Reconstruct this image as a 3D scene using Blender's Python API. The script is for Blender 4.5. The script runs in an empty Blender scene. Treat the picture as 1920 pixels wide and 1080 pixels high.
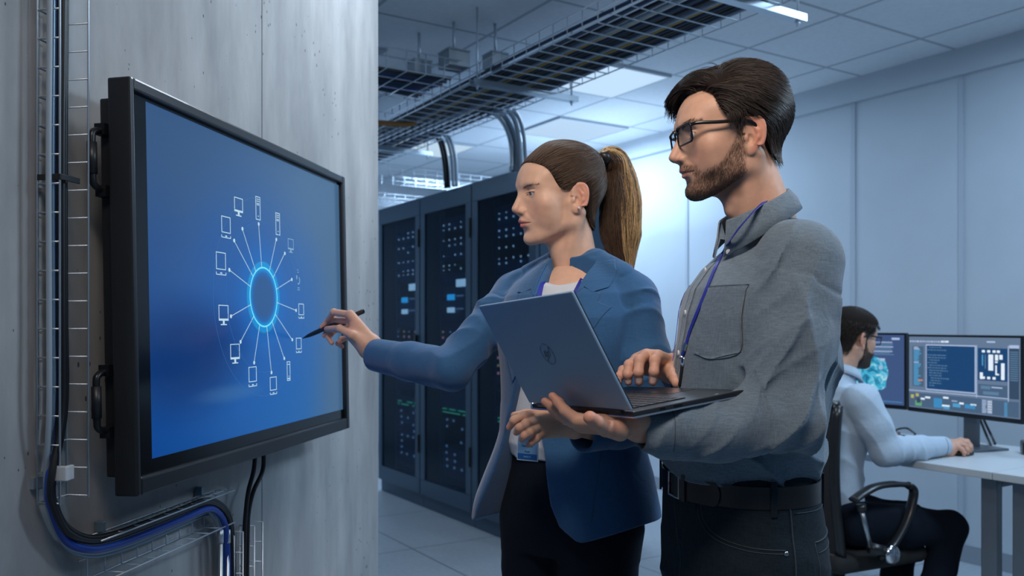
import bpy, bmesh, math, random
import numpy as np
from mathutils import Vector, Matrix

random.seed(7)
np.random.seed(7)
SC = bpy.context.scene
COL = SC.collection
CAM_H = 1.32
FPX, HORX, HORY = 1600.0, 960.0, 612.0      # focal length in pixels of a 1920-wide frame, principal column, horizon row

# ---------------------------------------------------------------- camera
cam_data = bpy.data.cameras.new('camera')
cam = bpy.data.objects.new('camera', cam_data)
COL.objects.link(cam)
cam.location = (0, 0, CAM_H)
cam.rotation_euler = (math.radians(90), 0, 0)
cam_data.sensor_width = 36.0
cam_data.lens = 30.0
cam_data.shift_y = 72 / 1920
cam_data.clip_start = 0.05
cam_data.dof.use_dof = True
cam_data.dof.focus_distance = 1.62
cam_data.dof.aperture_fstop = 5.0
SC.camera = cam

# ---------------------------------------------------------------- exposure and world
SC.view_settings.view_transform = 'Standard'
SC.view_settings.look = 'None'
SC.view_settings.gamma = 1.0
SC.view_settings.use_curve_mapping = False
SC.view_settings.exposure = 0.0
world = bpy.data.worlds.new('room_ambience')
SC.world = world
world.use_nodes = True
world.node_tree.nodes['Background'].inputs['Color'].default_value = (0.16, 0.34, 0.58, 1)
world.node_tree.nodes['Background'].inputs['Strength'].default_value = 0.25

# room axes: u runs along the racks towards the camera's right, v towards the panelled back wall
UX = np.array([0.533, -0.846, 0.0]); UX /= np.linalg.norm(UX)
VX = np.array([-UX[1], UX[0], 0.0])
ROOM_RZ = math.atan2(UX[1], UX[0])
CEIL = 2.88

def R(u, v, z=0.0):
    p = UX * u + VX * v
    return (float(p[0]), float(p[1]), float(z))

def P(X, Y, d):
    """world point seen at pixel (X, Y) of the photograph, d metres in front of the camera"""
    return np.array([(X - HORX) / FPX * d, d, CAM_H - (Y - HORY) / FPX * d])

# ---------------------------------------------------------------- lamps of the room (large ceiling lamps) and added lights
def area_light(name, loc, rot, sx, sy, power, color, spread=180):
    l = bpy.data.lights.new(name, 'AREA')
    l.shape = 'RECTANGLE'; l.size = sx; l.size_y = sy
    l.energy = power; l.color = color
    l.spread = math.radians(spread)
    o = bpy.data.objects.new(name, l)
    COL.objects.link(o)
    o.location = loc
    o.rotation_euler = rot
    return o

def aimed(name, loc, target, sx, sy, power, color, spread=180):
    d = Vector(target) - Vector(loc)
    return area_light(name, loc, d.to_track_quat('-Z', 'Y').to_euler(), sx, sy, power, color, spread)

COOL = (0.54, 0.75, 1.0)
area_light('ceiling_or_key_light', R(-4.25, 3.335, CEIL - 0.04), (0, 0, ROOM_RZ), 0.6, 0.6, 17, COOL)
area_light('ceiling_or_key_light', R(-5.46, 4.005, CEIL - 0.04), (0, 0, ROOM_RZ), 0.6, 0.6, 30, COOL)  # light of the added panel in the far corner
area_light('ceiling_or_key_light', R(-6.67, 3.335, CEIL - 0.04), (0, 0, ROOM_RZ), 0.6, 0.6, 42, COOL)
area_light('ceiling_or_key_light', R(-6.2, 1.2, CEIL - 0.04), (0, 0, ROOM_RZ), 0.6, 0.6, 30, COOL)
area_light('ceiling_or_key_light', R(-1.6, 3.6, CEIL - 0.04), (0, 0, ROOM_RZ), 0.6, 0.6, 26, COOL)
area_light('ceiling_or_key_light', R(-0.2, 2.7, CEIL - 0.04), (0, 0, ROOM_RZ), 0.6, 0.6, 20, COOL)
# light added behind the cabinets, without a fixture, to brighten the ceiling
area_light('added_ceiling_fill', R(-5.3, 4.05, 2.05), (math.pi, 0, ROOM_RZ), 1.6, 0.3, 13, COOL)
# lamps and an added face key above and beside the camera, outside the picture
aimed('ceiling_or_key_light', (0.10, 2.75, 2.80), (-0.50, 2.2, 1.6), 0.6, 0.6, 24, (0.78, 0.89, 1.0))
aimed('ceiling_or_key_light', (-0.05, 0.35, 2.75), (0.2, 1.9, 1.4), 0.8, 0.6, 8.5, (1.0, 0.86, 0.74), 80)  # warm key light added to brighten the faces
aimed('ceiling_or_key_light', (2.1, 1.6, 2.80), (0.6, 1.7, 1.2), 0.6, 0.6, 32, (0.62, 0.82, 1.0))
# ---------------------------------------------------------------- bookkeeping
def tag(o, label=None, cat=None, group=None, kind=None):
    if label: o['label'] = label
    if cat: o['category'] = cat
    if group: o['group'] = group
    if kind: o['kind'] = kind
    return o

def empty(name, loc=(0, 0, 0), rz=0.0, label=None, cat=None, group=None):
    o = bpy.data.objects.new(name, None)
    COL.objects.link(o)
    o.location = tuple(float(c) for c in loc)
    o.rotation_euler = (0, 0, rz)
    o.empty_display_size = 0.05
    return tag(o, label, cat, group)

def link(name, me, mat=None, parent=None, world=False):
    """world=True: the mesh is in world coordinates and keeps its place under its parent"""
    if mat is not None:
        for m in (mat if isinstance(mat, (list, tuple)) else [mat]):
            me.materials.append(m)
    o = bpy.data.objects.new(name, me)
    COL.objects.link(o)
    if parent is not None:
        o.parent = parent
        if world:
            chain = []
            q = parent
            while q is not None:
                chain.append(q); q = q.parent
            m = Matrix.Identity(4)
            for q in reversed(chain):
                m = m @ (Matrix.LocRotScale(q.location, q.rotation_euler, q.scale))
            me.transform(m.inverted())
    return o

def copy_tree(o, parent=None):
    c = o.copy(); COL.objects.link(c)
    c.parent = parent
    for ch in list(o.children):
        copy_tree(ch, c)
    return c

# ---------------------------------------------------------------- mesh collector
class MB:
    def __init__(self):
        self.v = []; self.f = []; self.m = []; self.n = 0
    def add(self, verts, faces, mi=0):
        verts = np.asarray(verts, float).reshape(-1, 3)
        self.v.append(verts)
        for f in faces:
            self.f.append([i + self.n for i in f]); self.m.append(mi)
        self.n += len(verts)
        return self
    def box(self, c, s, ax=None, mi=0):
        """centre, full sizes, optional 3 axis vectors"""
        A = np.eye(3) if ax is None else np.asarray(ax, float)
        c = np.asarray(c, float)
        vs = []
        for i in (-.5, .5):
            for j in (-.5, .5):
                for k in (-.5, .5):
                    vs.append(c + A[0] * i * s[0] + A[1] * j * s[1] + A[2] * k * s[2])
        return self.add(vs, [(0, 1, 3, 2), (4, 6, 7, 5), (0, 4, 5, 1), (2, 3, 7, 6), (0, 2, 6, 4), (1, 5, 7, 3)], mi)
    def bx(self, x0, x1, y0, y1, z0, z1, mi=0):
        return self.box(((x0 + x1) / 2, (y0 + y1) / 2, (z0 + z1) / 2), (x1 - x0, y1 - y0, z1 - z0), None, mi)
    def tube(self, pts, r, n=8, mi=0, caps=True, flat=None):
        pts = np.asarray(pts, float)
        rr = np.broadcast_to(np.asarray(r, float), (len(pts),))
        t = np.gradient(pts, axis=0)
        t /= np.linalg.norm(t, axis=1)[:, None] + 1e-12
        up = np.array([0, 0, 1.0]) if abs(t[0][2]) < 0.9 else np.array([1.0, 0, 0])
        nrm = np.cross(t[0], up); nrm /= np.linalg.norm(nrm)
        rings = []
        for i in range(len(pts)):
            nrm = nrm - t[i] * np.dot(nrm, t[i]); nrm /= np.linalg.norm(nrm) + 1e-12
            b = np.cross(t[i], nrm)
            a = np.linspace(0, 2 * math.pi, n, endpoint=False)
            k = 1.0 if flat is None else flat
            rings.append(pts[i] + rr[i] * (np.cos(a)[:, None] * nrm + k * np.sin(a)[:, None] * b))
        v = np.concatenate(rings)
        f = []
        for i in range(len(pts) - 1):
            for j in range(n):
                a0 = i * n + j; a1 = i * n + (j + 1) % n
                f.append((a0, a1, a1 + n, a0 + n))
        if caps:
            f.append(tuple(range(n - 1, -1, -1)))
            f.append(tuple((len(pts) - 1) * n + j for j in range(n)))
        return self.add(v, f, mi)
    def prism(self, poly, o, ex, ey, ez, h, mi=0):
        """polygon (a,b) extruded by h along ez from origin o"""
        o, ex, ey, ez = (np.asarray(q, float) for q in (o, ex, ey, ez))
        n = len(poly)
        v = [o + ex * a + ey * b for a, b in poly] + [o + ex * a + ey * b + ez * h for a, b in poly]
        f = [tuple(range(n - 1, -1, -1)), tuple(range(n, 2 * n))]
        f += [(i, (i + 1) % n, (i + 1) % n + n, i + n) for i in range(n)]
        return self.add(v, f, mi)
    def mesh(self, name, smooth=False):
        me = bpy.data.meshes.new(name)
        v = np.concatenate(self.v) if self.v else np.zeros((0, 3))
        me.from_pydata(v.tolist(), [], self.f)
        me.polygons.foreach_set('material_index', self.m)
        if smooth:
            me.polygons.foreach_set('use_smooth', [True] * len(me.polygons))
        me.update()
        return me
    def build(self, name, mat, parent=None, world=False, smooth=False, bevel=0.0):
        me = self.mesh(name, smooth)
        if not smooth or bevel:
            bm = bmesh.new(); bm.from_mesh(me)
            bmesh.ops.recalc_face_normals(bm, faces=bm.faces)
            if bevel:
                es = [e for e in bm.edges if len(e.link_faces) == 2 and e.calc_face_angle(0) > 0.6]
                bmesh.ops.bevel(bm, geom=es, offset=bevel, segments=2, affect='EDGES', profile=0.6)
            bm.to_mesh(me); bm.free()
        return link(name, me, mat, parent, world)

def catmull(pts, n=8):
    p = np.asarray(pts, float)
    q = np.vstack([2 * p[0] - p[1], p, 2 * p[-1] - p[-2]])
    out = []
    for i in range(1, len(q) - 2):
        for t in np.linspace(0, 1, n, endpoint=False):
            out.append(0.5 * ((2 * q[i]) + (-q[i - 1] + q[i + 1]) * t + (2 * q[i - 1] - 5 * q[i] + 4 * q[i + 1] - q[i + 2]) * t * t
                              + (-q[i - 1] + 3 * q[i] - 3 * q[i + 1] + q[i + 2]) * t ** 3))
    out.append(p[-1])
    return np.array(out)

# ---------------------------------------------------------------- signed distance modelling
def smin(a, b, k):
    h = np.clip(0.5 + 0.5 * (b - a) / k, 0, 1)
    return b + (a - b) * h - k * h * (1 - h)
def smax(a, b, k):
    return -smin(-a, -b, k)
def s_ball(p, c, r):
    return np.linalg.norm(p - np.asarray(c, np.float32), axis=1) - r
def s_ell(p, c, r, rot=None):
    q = p - np.asarray(c, np.float32)
    if rot is not None:
        q = q @ np.asarray(rot, np.float32).T
    r = np.asarray(r, np.float32)
    k0 = np.linalg.norm(q / r, axis=1)
    k1 = np.linalg.norm(q / (r * r), axis=1) + 1e-9
    return k0 * (k0 - 1.0) / k1
def s_cap(p, a, b, ra, rb=None):
    rb = ra if rb is None else rb
    a = np.asarray(a, np.float32); b = np.asarray(b, np.float32)
    pa = p - a; ba = b - a
    h = np.clip(pa @ ba / (ba @ ba + 1e-12), 0, 1)
    return np.linalg.norm(pa - h[:, None] * ba, axis=1) - (ra + (rb - ra) * h)
def s_chain(p, pts, rs, k=0.004):
    d = None
    for i in range(len(pts) - 1):
        e = s_cap(p, pts[i], pts[i + 1], rs[i], rs[i + 1])
        d = e if d is None else smin(d, e, k)
    return d
def s_box(p, c, half, rot=None, rad=0.0):
    q = p - np.asarray(c, np.float32)
    if rot is not None:
        q = q @ np.asarray(rot, np.float32).T
    q = np.abs(q) - (np.asarray(half, np.float32) - rad)
    return np.linalg.norm(np.maximum(q, 0), axis=1) + np.minimum(q.max(axis=1), 0) - rad
def s_poly2(x, y, poly):
    """signed distance to a 2-D polygon (negative inside)"""
    poly = np.asarray(poly, np.float32)
    d = np.full(x.shape, 1e9, np.float32); inside = np.zeros(x.shape, bool)
    n = len(poly)
    for i in range(n):
        ax, ay = poly[i]; bx, by = poly[(i + 1) % n]
        ex, ey = bx - ax, by - ay
        h = np.clip(((x - ax) * ex + (y - ay) * ey) / (ex * ex + ey * ey + 1e-12), 0, 1)
        d = np.minimum(d, (x - ax - ex * h) ** 2 + (y - ay - ey * h) ** 2)
        c = ((ay > y) != (by > y)) & (x < (bx - ax) * (y - ay) / (by - ay + 1e-12) + ax)
        inside ^= c
    d = np.sqrt(d)
    return np.where(inside, -d, d)
def s_loft(p, zs, cx, cy, a, b, pw=2.0):
    """stack of (super)ellipses along z in the local frame"""
    z = p[:, 2]
    X = (p[:, 0] - np.interp(z, zs, cx)); Y = (p[:, 1] - np.interp(z, zs, cy))
    A = np.interp(z, zs, a); B = np.interp(z, zs, b)
    k0 = ((np.abs(X) / A) ** pw + (np.abs(Y) / B) ** pw) ** (1.0 / pw)
    g = np.sqrt((X / (A * A)) ** 2 + (Y / (B * B)) ** 2) + 1e-6
    r = np.sqrt((X / A) ** 2 + (Y / B) ** 2) + 1e-6
    d = (k0 - 1.0) * np.minimum(r / g, np.maximum(A, B))
    return np.maximum(d, np.maximum(zs[0] - z, z - zs[-1]))
_rng = np.random.RandomState(3)
_K = _rng.normal(size=(14, 3)); _K /= np.linalg.norm(_K, axis=1)[:, None]
_PH = _rng.uniform(0, 6.28, 14)
def wob(p, freq, seed=0):
    """cheap smooth pseudo-noise in about -1..1"""
    s = 0
    for i in range(5):
        j = (i + seed * 3) % 14
        s = s + np.sin(p @ (_K[j] * freq * (0.7 + 0.22 * i)).astype(np.float32) + _PH[(j + seed) % 14] + 1.7 * seed)
    return s / 3.0
def folds(p, direction, freq, seed=0, warp=1.2):
    """sharp-crested cloth folds running across 'direction', 0..1"""
    d = np.asarray(direction, np.float32)
    ph = p @ (d * freq) + warp * wob(p, freq * 0.35, seed)
    return (1.0 - np.abs(np.sin(ph))) ** 1.6

def polygonise(fn, lo, hi, h, band=None):
    """surface nets of fn (Nx3 -> N) inside the box lo..hi with cell h; only blocks near the surface are evaluated"""
    lo = np.asarray(lo, float); hi = np.asarray(hi, float)
    B = 8
    n = np.ceil((hi - lo) / h).astype(int) + 1
    n = ((n + B - 1) // B) * B
    nb = n // B
    bi = np.stack(np.meshgrid(*[np.arange(k) for k in nb], indexing='ij'), -1).reshape(-1, 3)
    cen = lo + (bi * B + (B - 1) / 2) * h
    fc = fn(cen.astype(np.float32))
    half = math.sqrt(3) * B / 2 * h
    act = np.abs(fc) < half * 1.5 + (band or 0.012)
    G = np.empty(tuple(n), np.float32)
    Gb = G.reshape(nb[0], B, nb[1], B, nb[2], B)
    Gb[...] = np.where(fc > 0, 1.0, -1.0).reshape(nb[0], 1, nb[1], 1, nb[2], 1)
    ab = bi[act]
    off = np.stack(np.meshgrid(*[np.arange(B)] * 3, indexing='ij'), -1).reshape(-1, 3)
    step = 1500
    for s in range(0, len(ab), step):
        q = ab[s:s + step]
        idx = (q[:, None, :] * B + off[None]).reshape(-1, 3)
        val = fn((lo + idx * h).astype(np.float32))
        G[idx[:, 0], idx[:, 1], idx[:, 2]] = val
    # close the surface on the border of the box
    for ax in range(3):
        sl = [slice(None)] * 3
        for e in (0, -1):
            sl[ax] = e
            G[tuple(sl)] = np.maximum(G[tuple(sl)], 1e-4)
    ins = G < 0
    c = np.zeros(tuple(n - 1), np.uint8)
    for i in (0, 1):
        for j in (0, 1):
            for k in (0, 1):
                c += ins[i:n[0] - 1 + i, j:n[1] - 1 + j, k:n[2] - 1 + k]
    cells = np.argwhere((c > 0) & (c < 8))
    if len(cells) == 0:
        return np.zeros((0, 3)), np.zeros((0, 4), int)
    vid = np.full(tuple(n - 1), -1, np.int64)
    vid[cells[:, 0], cells[:, 1], cells[:, 2]] = np.arange(len(cells))
    acc = np.zeros((len(cells), 3)); cnt = np.zeros(len(cells))
    cor = [(i, j, k) for i in (0, 1) for j in (0, 1) for k in (0, 1)]
    for a in range(8):
        for b in range(a + 1, 8):
            ca, cb = np.array(cor[a]), np.array(cor[b])
            if np.abs(ca - cb).sum() != 1: continue
            ga = G[tuple((cells + ca).T)]; gb = G[tuple((cells + cb).T)]
            m = (ga < 0) != (gb < 0)
            t = ga[m] / (ga[m] - gb[m])
            acc[m] += ca + t[:, None] * (cb - ca); cnt[m] += 1
    V = lo + (cells + acc / cnt[:, None]) * h
    F = []
    for ax in range(3):
        o1, o2 = [(1, 2), (2, 0), (0, 1)][ax]
        s0 = [slice(0, n[i] - 1) for i in range(3)]
        s1 = list(s0); s1[ax] = slice(1, n[ax])
        g0 = ins[tuple(s0)]; g1 = ins[tuple(s1)]
        e = np.argwhere(g0 != g1)
        e = e[(e[:, o1] > 0) & (e[:, o2] > 0)]
        d1 = np.zeros(3, int); d1[o1] = 1
        d2 = np.zeros(3, int); d2[o2] = 1
        q = np.stack([vid[tuple((e - d1 - d2).T)], vid[tuple((e - d2).T)], vid[tuple(e.T)], vid[tuple((e - d1).T)]], 1)
        flip = ~g0[tuple(e.T)]
        q[flip] = q[flip][:, ::-1]
        F.append(q)
    F = np.concatenate(F)
    F = F[(F >= 0).all(1)]
    return V, F

def np_mesh(name, V, F, smooth=True, col=None):
    me = bpy.data.meshes.new(name)
    F = np.asarray(F)
    me.vertices.add(len(V)); me.vertices.foreach_set('co', np.asarray(V, np.float32).ravel())
    k = F.shape[1]
    me.loops.add(F.size); me.loops.foreach_set('vertex_index', F.ravel().astype(np.int32))
    me.polygons.add(len(F))
    me.polygons.foreach_set('loop_start', (np.arange(len(F)) * k).astype(np.int32))
    me.polygons.foreach_set('use_smooth', np.full(len(F), smooth))
    me.update(calc_edges=True)
    if col is not None:
        at = me.color_attributes.new('Col', 'FLOAT_COLOR', 'POINT')
        c = np.ones((len(V), 4), np.float32); c[:, :3] = col
        at.data.foreach_set('color', c.ravel())
    return me

def join_vf(parts):
    Vs, Fs, n = [], [], 0
    for V, F in parts:
        Vs.append(V); Fs.append(F + n); n += len(V)
    return np.concatenate(Vs), np.concatenate(Fs)

def grad(fn, p, e=0.0015):
    g = np.stack([fn(p + np.array(d, np.float32) * e) - fn(p - np.array(d, np.float32) * e) for d in np.eye(3)], 1)
    return g / (np.linalg.norm(g, axis=1)[:, None] + 1e-9)

def drop_on(fn, start, direction, off=0.0, n=40, maxd=1.0):
    """march points along a direction until they sit 'off' outside the surface fn"""
    p = np.asarray(start, np.float32).copy(); d = np.asarray(direction, np.float32)
    if d.ndim == 1: d = np.broadcast_to(d, p.shape)
    tot = np.zeros(len(p), np.float32)
    for _ in range(n):
        s = fn(p) - off
        s = np.where(tot > maxd, 0, s)
        p = p + d * (s * 0.8)[:, None]
        tot += s * 0.8
    return p

def sheet(fn, poly, o, ex, ey, off, thick, res=0.006, tdir=None, soft=None):
    """cloth patch: polygon in the (ex, ey) plane through o, thrown along -normal on to fn, with thickness"""
    o, ex, ey = (np.asarray(q, float) for q in (o, ex, ey))
    nz = np.cross(ex, ey)
    poly = np.asarray(poly, float)
    bm = bmesh.new()
    vs = [bm.verts.new((a, b, 0)) for a, b in poly]
    bm.faces.new(vs)
    lo = poly.min(0); hi = poly.max(0)
    for ax in (0, 1):
        k = lo[ax] + res
        while k < hi[ax]:
            co = [0, 0, 0]; co[ax] = k
            no = [0, 0, 0]; no[ax] = 1
            bmesh.ops.bisect_plane(bm, geom=bm.verts[:] + bm.edges[:] + bm.faces[:], plane_co=co, plane_no=no)
            k += res
    bmesh.ops.triangulate(bm, faces=[f for f in bm.faces if len(f.verts) > 4])
    ab = np.array([v.co[:2] for v in bm.verts])
    for i, v in enumerate(bm.verts): v.index = i
    faces = [[v.index for v in f.verts] for f in bm.faces]
    bnd = [(e.verts[0].index, e.verts[1].index) for e in bm.edges if len(e.link_faces) == 1]
    bm.free()
    w = o + ab[:, :1] * ex + ab[:, 1:] * ey
    base = drop_on(fn, w + nz * 0.0, -nz, off)
    top = base + nz * thick
    n = len(ab)
    hit = np.abs(fn(base.astype(np.float32)) - off) < 0.008
    faces = [f for f in faces if all(hit[i] for i in f)]
    cnt = {}
    for f in faces:
        for a, b in zip(f, f[1:] + f[:1]): cnt[(a, b)] = cnt.get((a, b), 0) + 1
    bnd = [(a, b) for (a, b) in cnt if (b, a) not in cnt]
    F = [f for f in faces]
    F2 = [[i + n for i in f][::-1] for f in faces]
    S = [(a, b, b + n, a + n) for a, b in bnd]
    mb = MB()
    mb.add(np.vstack([top, base]), F + F2 + S)
    return mb

def ribbon(pts, width, nrm, thick=0.0012):
    """flat strap along pts, lying across normals nrm"""
    pts = np.asarray(pts, float); nrm = np.asarray(nrm, float)
    if nrm.ndim == 1: nrm = np.broadcast_to(nrm, pts.shape)
    t = np.gradient(pts, axis=0); t /= np.linalg.norm(t, axis=1)[:, None] + 1e-9
    s = np.cross(t, nrm); s /= np.linalg.norm(s, axis=1)[:, None] + 1e-9
    n2 = np.cross(s, t)
    wd = np.broadcast_to(np.asarray(width, float), (len(pts),))[:, None]
    a = pts - s * wd / 2; b = pts + s * wd / 2
    c = b + n2 * thick; d = a + n2 * thick
    V = np.stack([a, b, c, d], 1).reshape(-1, 3)
    F = []
    for i in range(len(pts) - 1):
        for j in range(4):
            F.append((i * 4 + j, i * 4 + (j + 1) % 4, i * 4 + 4 + (j + 1) % 4, i * 4 + 4 + j))
    F.append((3, 2, 1, 0)); m = (len(pts) - 1) * 4; F.append((m, m + 1, m + 2, m + 3))
    mb = MB(); mb.add(V, F)
    return mb

def strands(paths, r0, r1=None):
    """many thin three-sided hair tubes; paths (S, K, 3)"""
    paths = np.asarray(paths, np.float32)
    S, K, _ = paths.shape
    t = np.gradient(paths, axis=1); t /= np.linalg.norm(t, axis=2)[..., None] + 1e-9
    ref = np.tile(np.array([0.31, 0.87, 0.38], np.float32), (S, K, 1))
    n = np.cross(t, ref); n /= np.linalg.norm(n, axis=2)[..., None] + 1e-9
    b = np.cross(t, n)
    r = np.linspace(r0, r0 if r1 is None else r1, K).astype(np.float32)[None, :, None]
    ring = []
    for k in range(3):
        a = 2 * math.pi * k / 3
        ring.append(paths + r * (math.cos(a) * n + math.sin(a) * b))
    V = np.stack(ring, 2).reshape(-1, 3)
    i = np.arange(S)[:, None, None] * K * 3 + np.arange(K - 1)[None, :, None] * 3
    j = np.arange(3)[None, None, :]
    a0 = i + j; a1 = i + (j + 1) % 3
    F = np.stack([a0, a1, a1 + 3, a0 + 3], -1).reshape(-1, 4)
    return V, F

# ---------------------------------------------------------------- materials
def new_mat(name):
    m = bpy.data.materials.new(name); m.use_nodes = True
    return m, m.node_tree, m.node_tree.nodes['Principled BSDF']

def setin(b, **kw):
    names = dict(color='Base Color', rough='Roughness', metal='Metallic', spec='Specular IOR Level', sub='Subsurface Weight',
                 sheen='Sheen Weight', coat='Coat Weight', trans='Transmission Weight', alpha='Alpha', emit='Emission Color',
                 power='Emission Strength', aniso='Anisotropic', ior='IOR', coatr='Coat Roughness')
    for k, v in kw.items():
        i = b.inputs[names[k]]
        if k in ('color', 'emit'): v = (*v, 1) if len(v) == 3 else v
        i.default_value = v

def mat(name, color, rough=0.5, metal=0.0, noise=None, bump=None, **kw):
    """noise=(scale, amount): mottled colour; bump=(scale, strength, distance)"""
    m, nt, b = new_mat(name)
    setin(b, color=color, rough=rough, metal=metal, **kw)
    tc = nt.nodes.new('ShaderNodeTexCoord')
    if noise:
        n = nt.nodes.new('ShaderNodeTexNoise'); n.inputs['Scale'].default_value = noise[0]; n.inputs['Detail'].default_value = 6
        nt.links.new(tc.outputs['Object'], n.inputs['Vector'])
        r = nt.nodes.new('ShaderNodeMapRange')
        r.inputs['From Min'].default_value = 0.3; r.inputs['From Max'].default_value = 0.7
        r.inputs['To Min'].default_value = 1 - noise[1]; r.inputs['To Max'].default_value = 1 + noise[1]
        nt.links.new(n.outputs['Fac'], r.inputs['Value'])
        mx = nt.nodes.new('ShaderNodeVectorMath'); mx.operation = 'SCALE'
        mx.inputs[0].default_value = color[:3]
        nt.links.new(r.outputs[0], mx.inputs['Scale'])
        nt.links.new(mx.outputs[0], b.inputs['Base Color'])
    if bump:
        n = nt.nodes.new('ShaderNodeTexNoise'); n.inputs['Scale'].default_value = bump[0]; n.inputs['Detail'].default_value = 5
        nt.links.new(tc.outputs['Object'], n.inputs['Vector'])
        bu = nt.nodes.new('ShaderNodeBump'); bu.inputs['Strength'].default_value = bump[1]; bu.inputs['Distance'].default_value = bump[2]
        nt.links.new(n.outputs['Fac'], bu.inputs['Height'])
        nt.links.new(bu.outputs['Normal'], b.inputs['Normal'])
    return m

def cloth_mat(name, color, c2=None, rough=0.85, weave=1400.0, slub=0.25, bump=0.25, sheen=0.2, fold=0.0):
    """woven cloth: fine crossing threads with irregular slubs, plus soft creases"""
    m, nt, b = new_mat(name)
    N = nt.nodes.new; L = nt.links.new
    setin(b, rough=rough, sheen=sheen, spec=0.2)
    b.inputs['Sheen Roughness'].default_value = 0.5
    tc = N('ShaderNodeTexCoord')
    mp1 = N('ShaderNodeMapping'); mp1.inputs['Scale'].default_value = (60, 60, 700)
    mp2 = N('ShaderNodeMapping'); mp2.inputs['Scale'].default_value = (700, 700, 45)
    n1 = N('ShaderNodeTexNoise'); n1.inputs['Scale'].default_value = 1.0; n1.inputs['Detail'].default_value = 3
    n2 = N('ShaderNodeTexNoise'); n2.inputs['Scale'].default_value = 1.0; n2.inputs['Detail'].default_value = 3
    L(tc.outputs['Object'], mp1.inputs[0]); L(tc.outputs['Object'], mp2.inputs[0])
    L(mp1.outputs[0], n1.inputs[0]); L(mp2.outputs[0], n2.inputs[0])
    ad = N('ShaderNodeMath'); ad.operation = 'ADD'; L(n1.outputs['Fac'], ad.inputs[0]); L(n2.outputs['Fac'], ad.inputs[1])
    r = N('ShaderNodeMapRange'); r.inputs['From Min'].default_value = 0.75; r.inputs['From Max'].default_value = 1.25
    L(ad.outputs[0], r.inputs['Value'])
    mx = N('ShaderNodeMix'); mx.data_type = 'RGBA'
    c2 = c2 or tuple(c * (1 - slub) for c in color)
    c1 = tuple(min(1, c * (1 + slub)) for c in color)
    mx.inputs['A'].default_value = (*c2, 1); mx.inputs['B'].default_value = (*c1, 1)
    L(r.outputs[0], mx.inputs['Factor']); L(mx.outputs['Result'], b.inputs['Base Color'])
    n3 = N('ShaderNodeTexNoise'); n3.inputs['Scale'].default_value = 26; n3.inputs['Detail'].default_value = 4
    n3.inputs['Distortion'].default_value = 1.2
    L(tc.outputs['Object'], n3.inputs[0])
    b1 = N('ShaderNodeBump'); b1.inputs['Strength'].default_value = bump; b1.inputs['Distance'].default_value = 0.0006
    L(ad.outputs[0], b1.inputs['Height'])
    b2 = N('ShaderNodeBump'); b2.inputs['Strength'].default_value = 0.35 + fold; b2.inputs['Distance'].default_value = 0.004
    L(n3.outputs['Fac'], b2.inputs['Height']); L(b1.outputs[0], b2.inputs['Normal'])
    L(b2.outputs[0], b.inputs['Normal'])
    return m

def emit_mat(name, color, power):
    m, nt, b = new_mat(name)
    setin(b, color=(0, 0, 0), rough=0.5, emit=color, power=power)
    return m

def skin_mat(name):
    m, nt, b = new_mat(name)
    N = nt.nodes.new; L = nt.links.new
    a = N('ShaderNodeVertexColor'); a.layer_name = 'Col'
    tc = N('ShaderNodeTexCoord')
    n = N('ShaderNodeTexNoise'); n.inputs['Scale'].default_value = 60; n.inputs['Detail'].default_value = 5
    L(tc.outputs['Object'], n.inputs[0])
    r = N('ShaderNodeMapRange'); r.inputs['From Min'].default_value = 0.3; r.inputs['From Max'].default_value = 0.7
    r.inputs['To Min'].default_value = 0.93; r.inputs['To Max'].default_value = 1.06
    L(n.outputs['Fac'], r.inputs['Value'])
    v = N('ShaderNodeVectorMath'); v.operation = 'SCALE'
    L(a.outputs['Color'], v.inputs[0]); L(r.outputs[0], v.inputs['Scale'])
    L(v.outputs[0], b.inputs['Base Color'])
    setin(b, rough=0.50, sub=0.12, spec=0.35)
    b.inputs['Subsurface Radius'].default_value = (1.0, 0.3, 0.15)
    b.inputs['Subsurface Scale'].default_value = 0.006
    n2 = N('ShaderNodeTexNoise'); n2.inputs['Scale'].default_value = 900; n2.inputs['Detail'].default_value = 3
    L(tc.outputs['Object'], n2.inputs[0])
    bu = N('ShaderNodeBump'); bu.inputs['Strength'].default_value = 0.12; bu.inputs['Distance'].default_value = 0.0004
    L(n2.outputs['Fac'], bu.inputs['Height']); L(bu.outputs[0], b.inputs['Normal'])
    return m

def hair_mat(name, c1, c2, rough=0.48):
    m, nt, b = new_mat(name)
    N = nt.nodes.new; L = nt.links.new
    g = N('ShaderNodeNewGeometry')
    r = N('ShaderNodeMix'); r.data_type = 'RGBA'
    r.inputs['A'].default_value = (*c1, 1); r.inputs['B'].default_value = (*c2, 1)
    L(g.outputs['Random Per Island'], r.inputs['Factor'])
    L(r.outputs['Result'], b.inputs['Base Color'])
    setin(b, rough=rough, spec=0.5)
    return m
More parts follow.
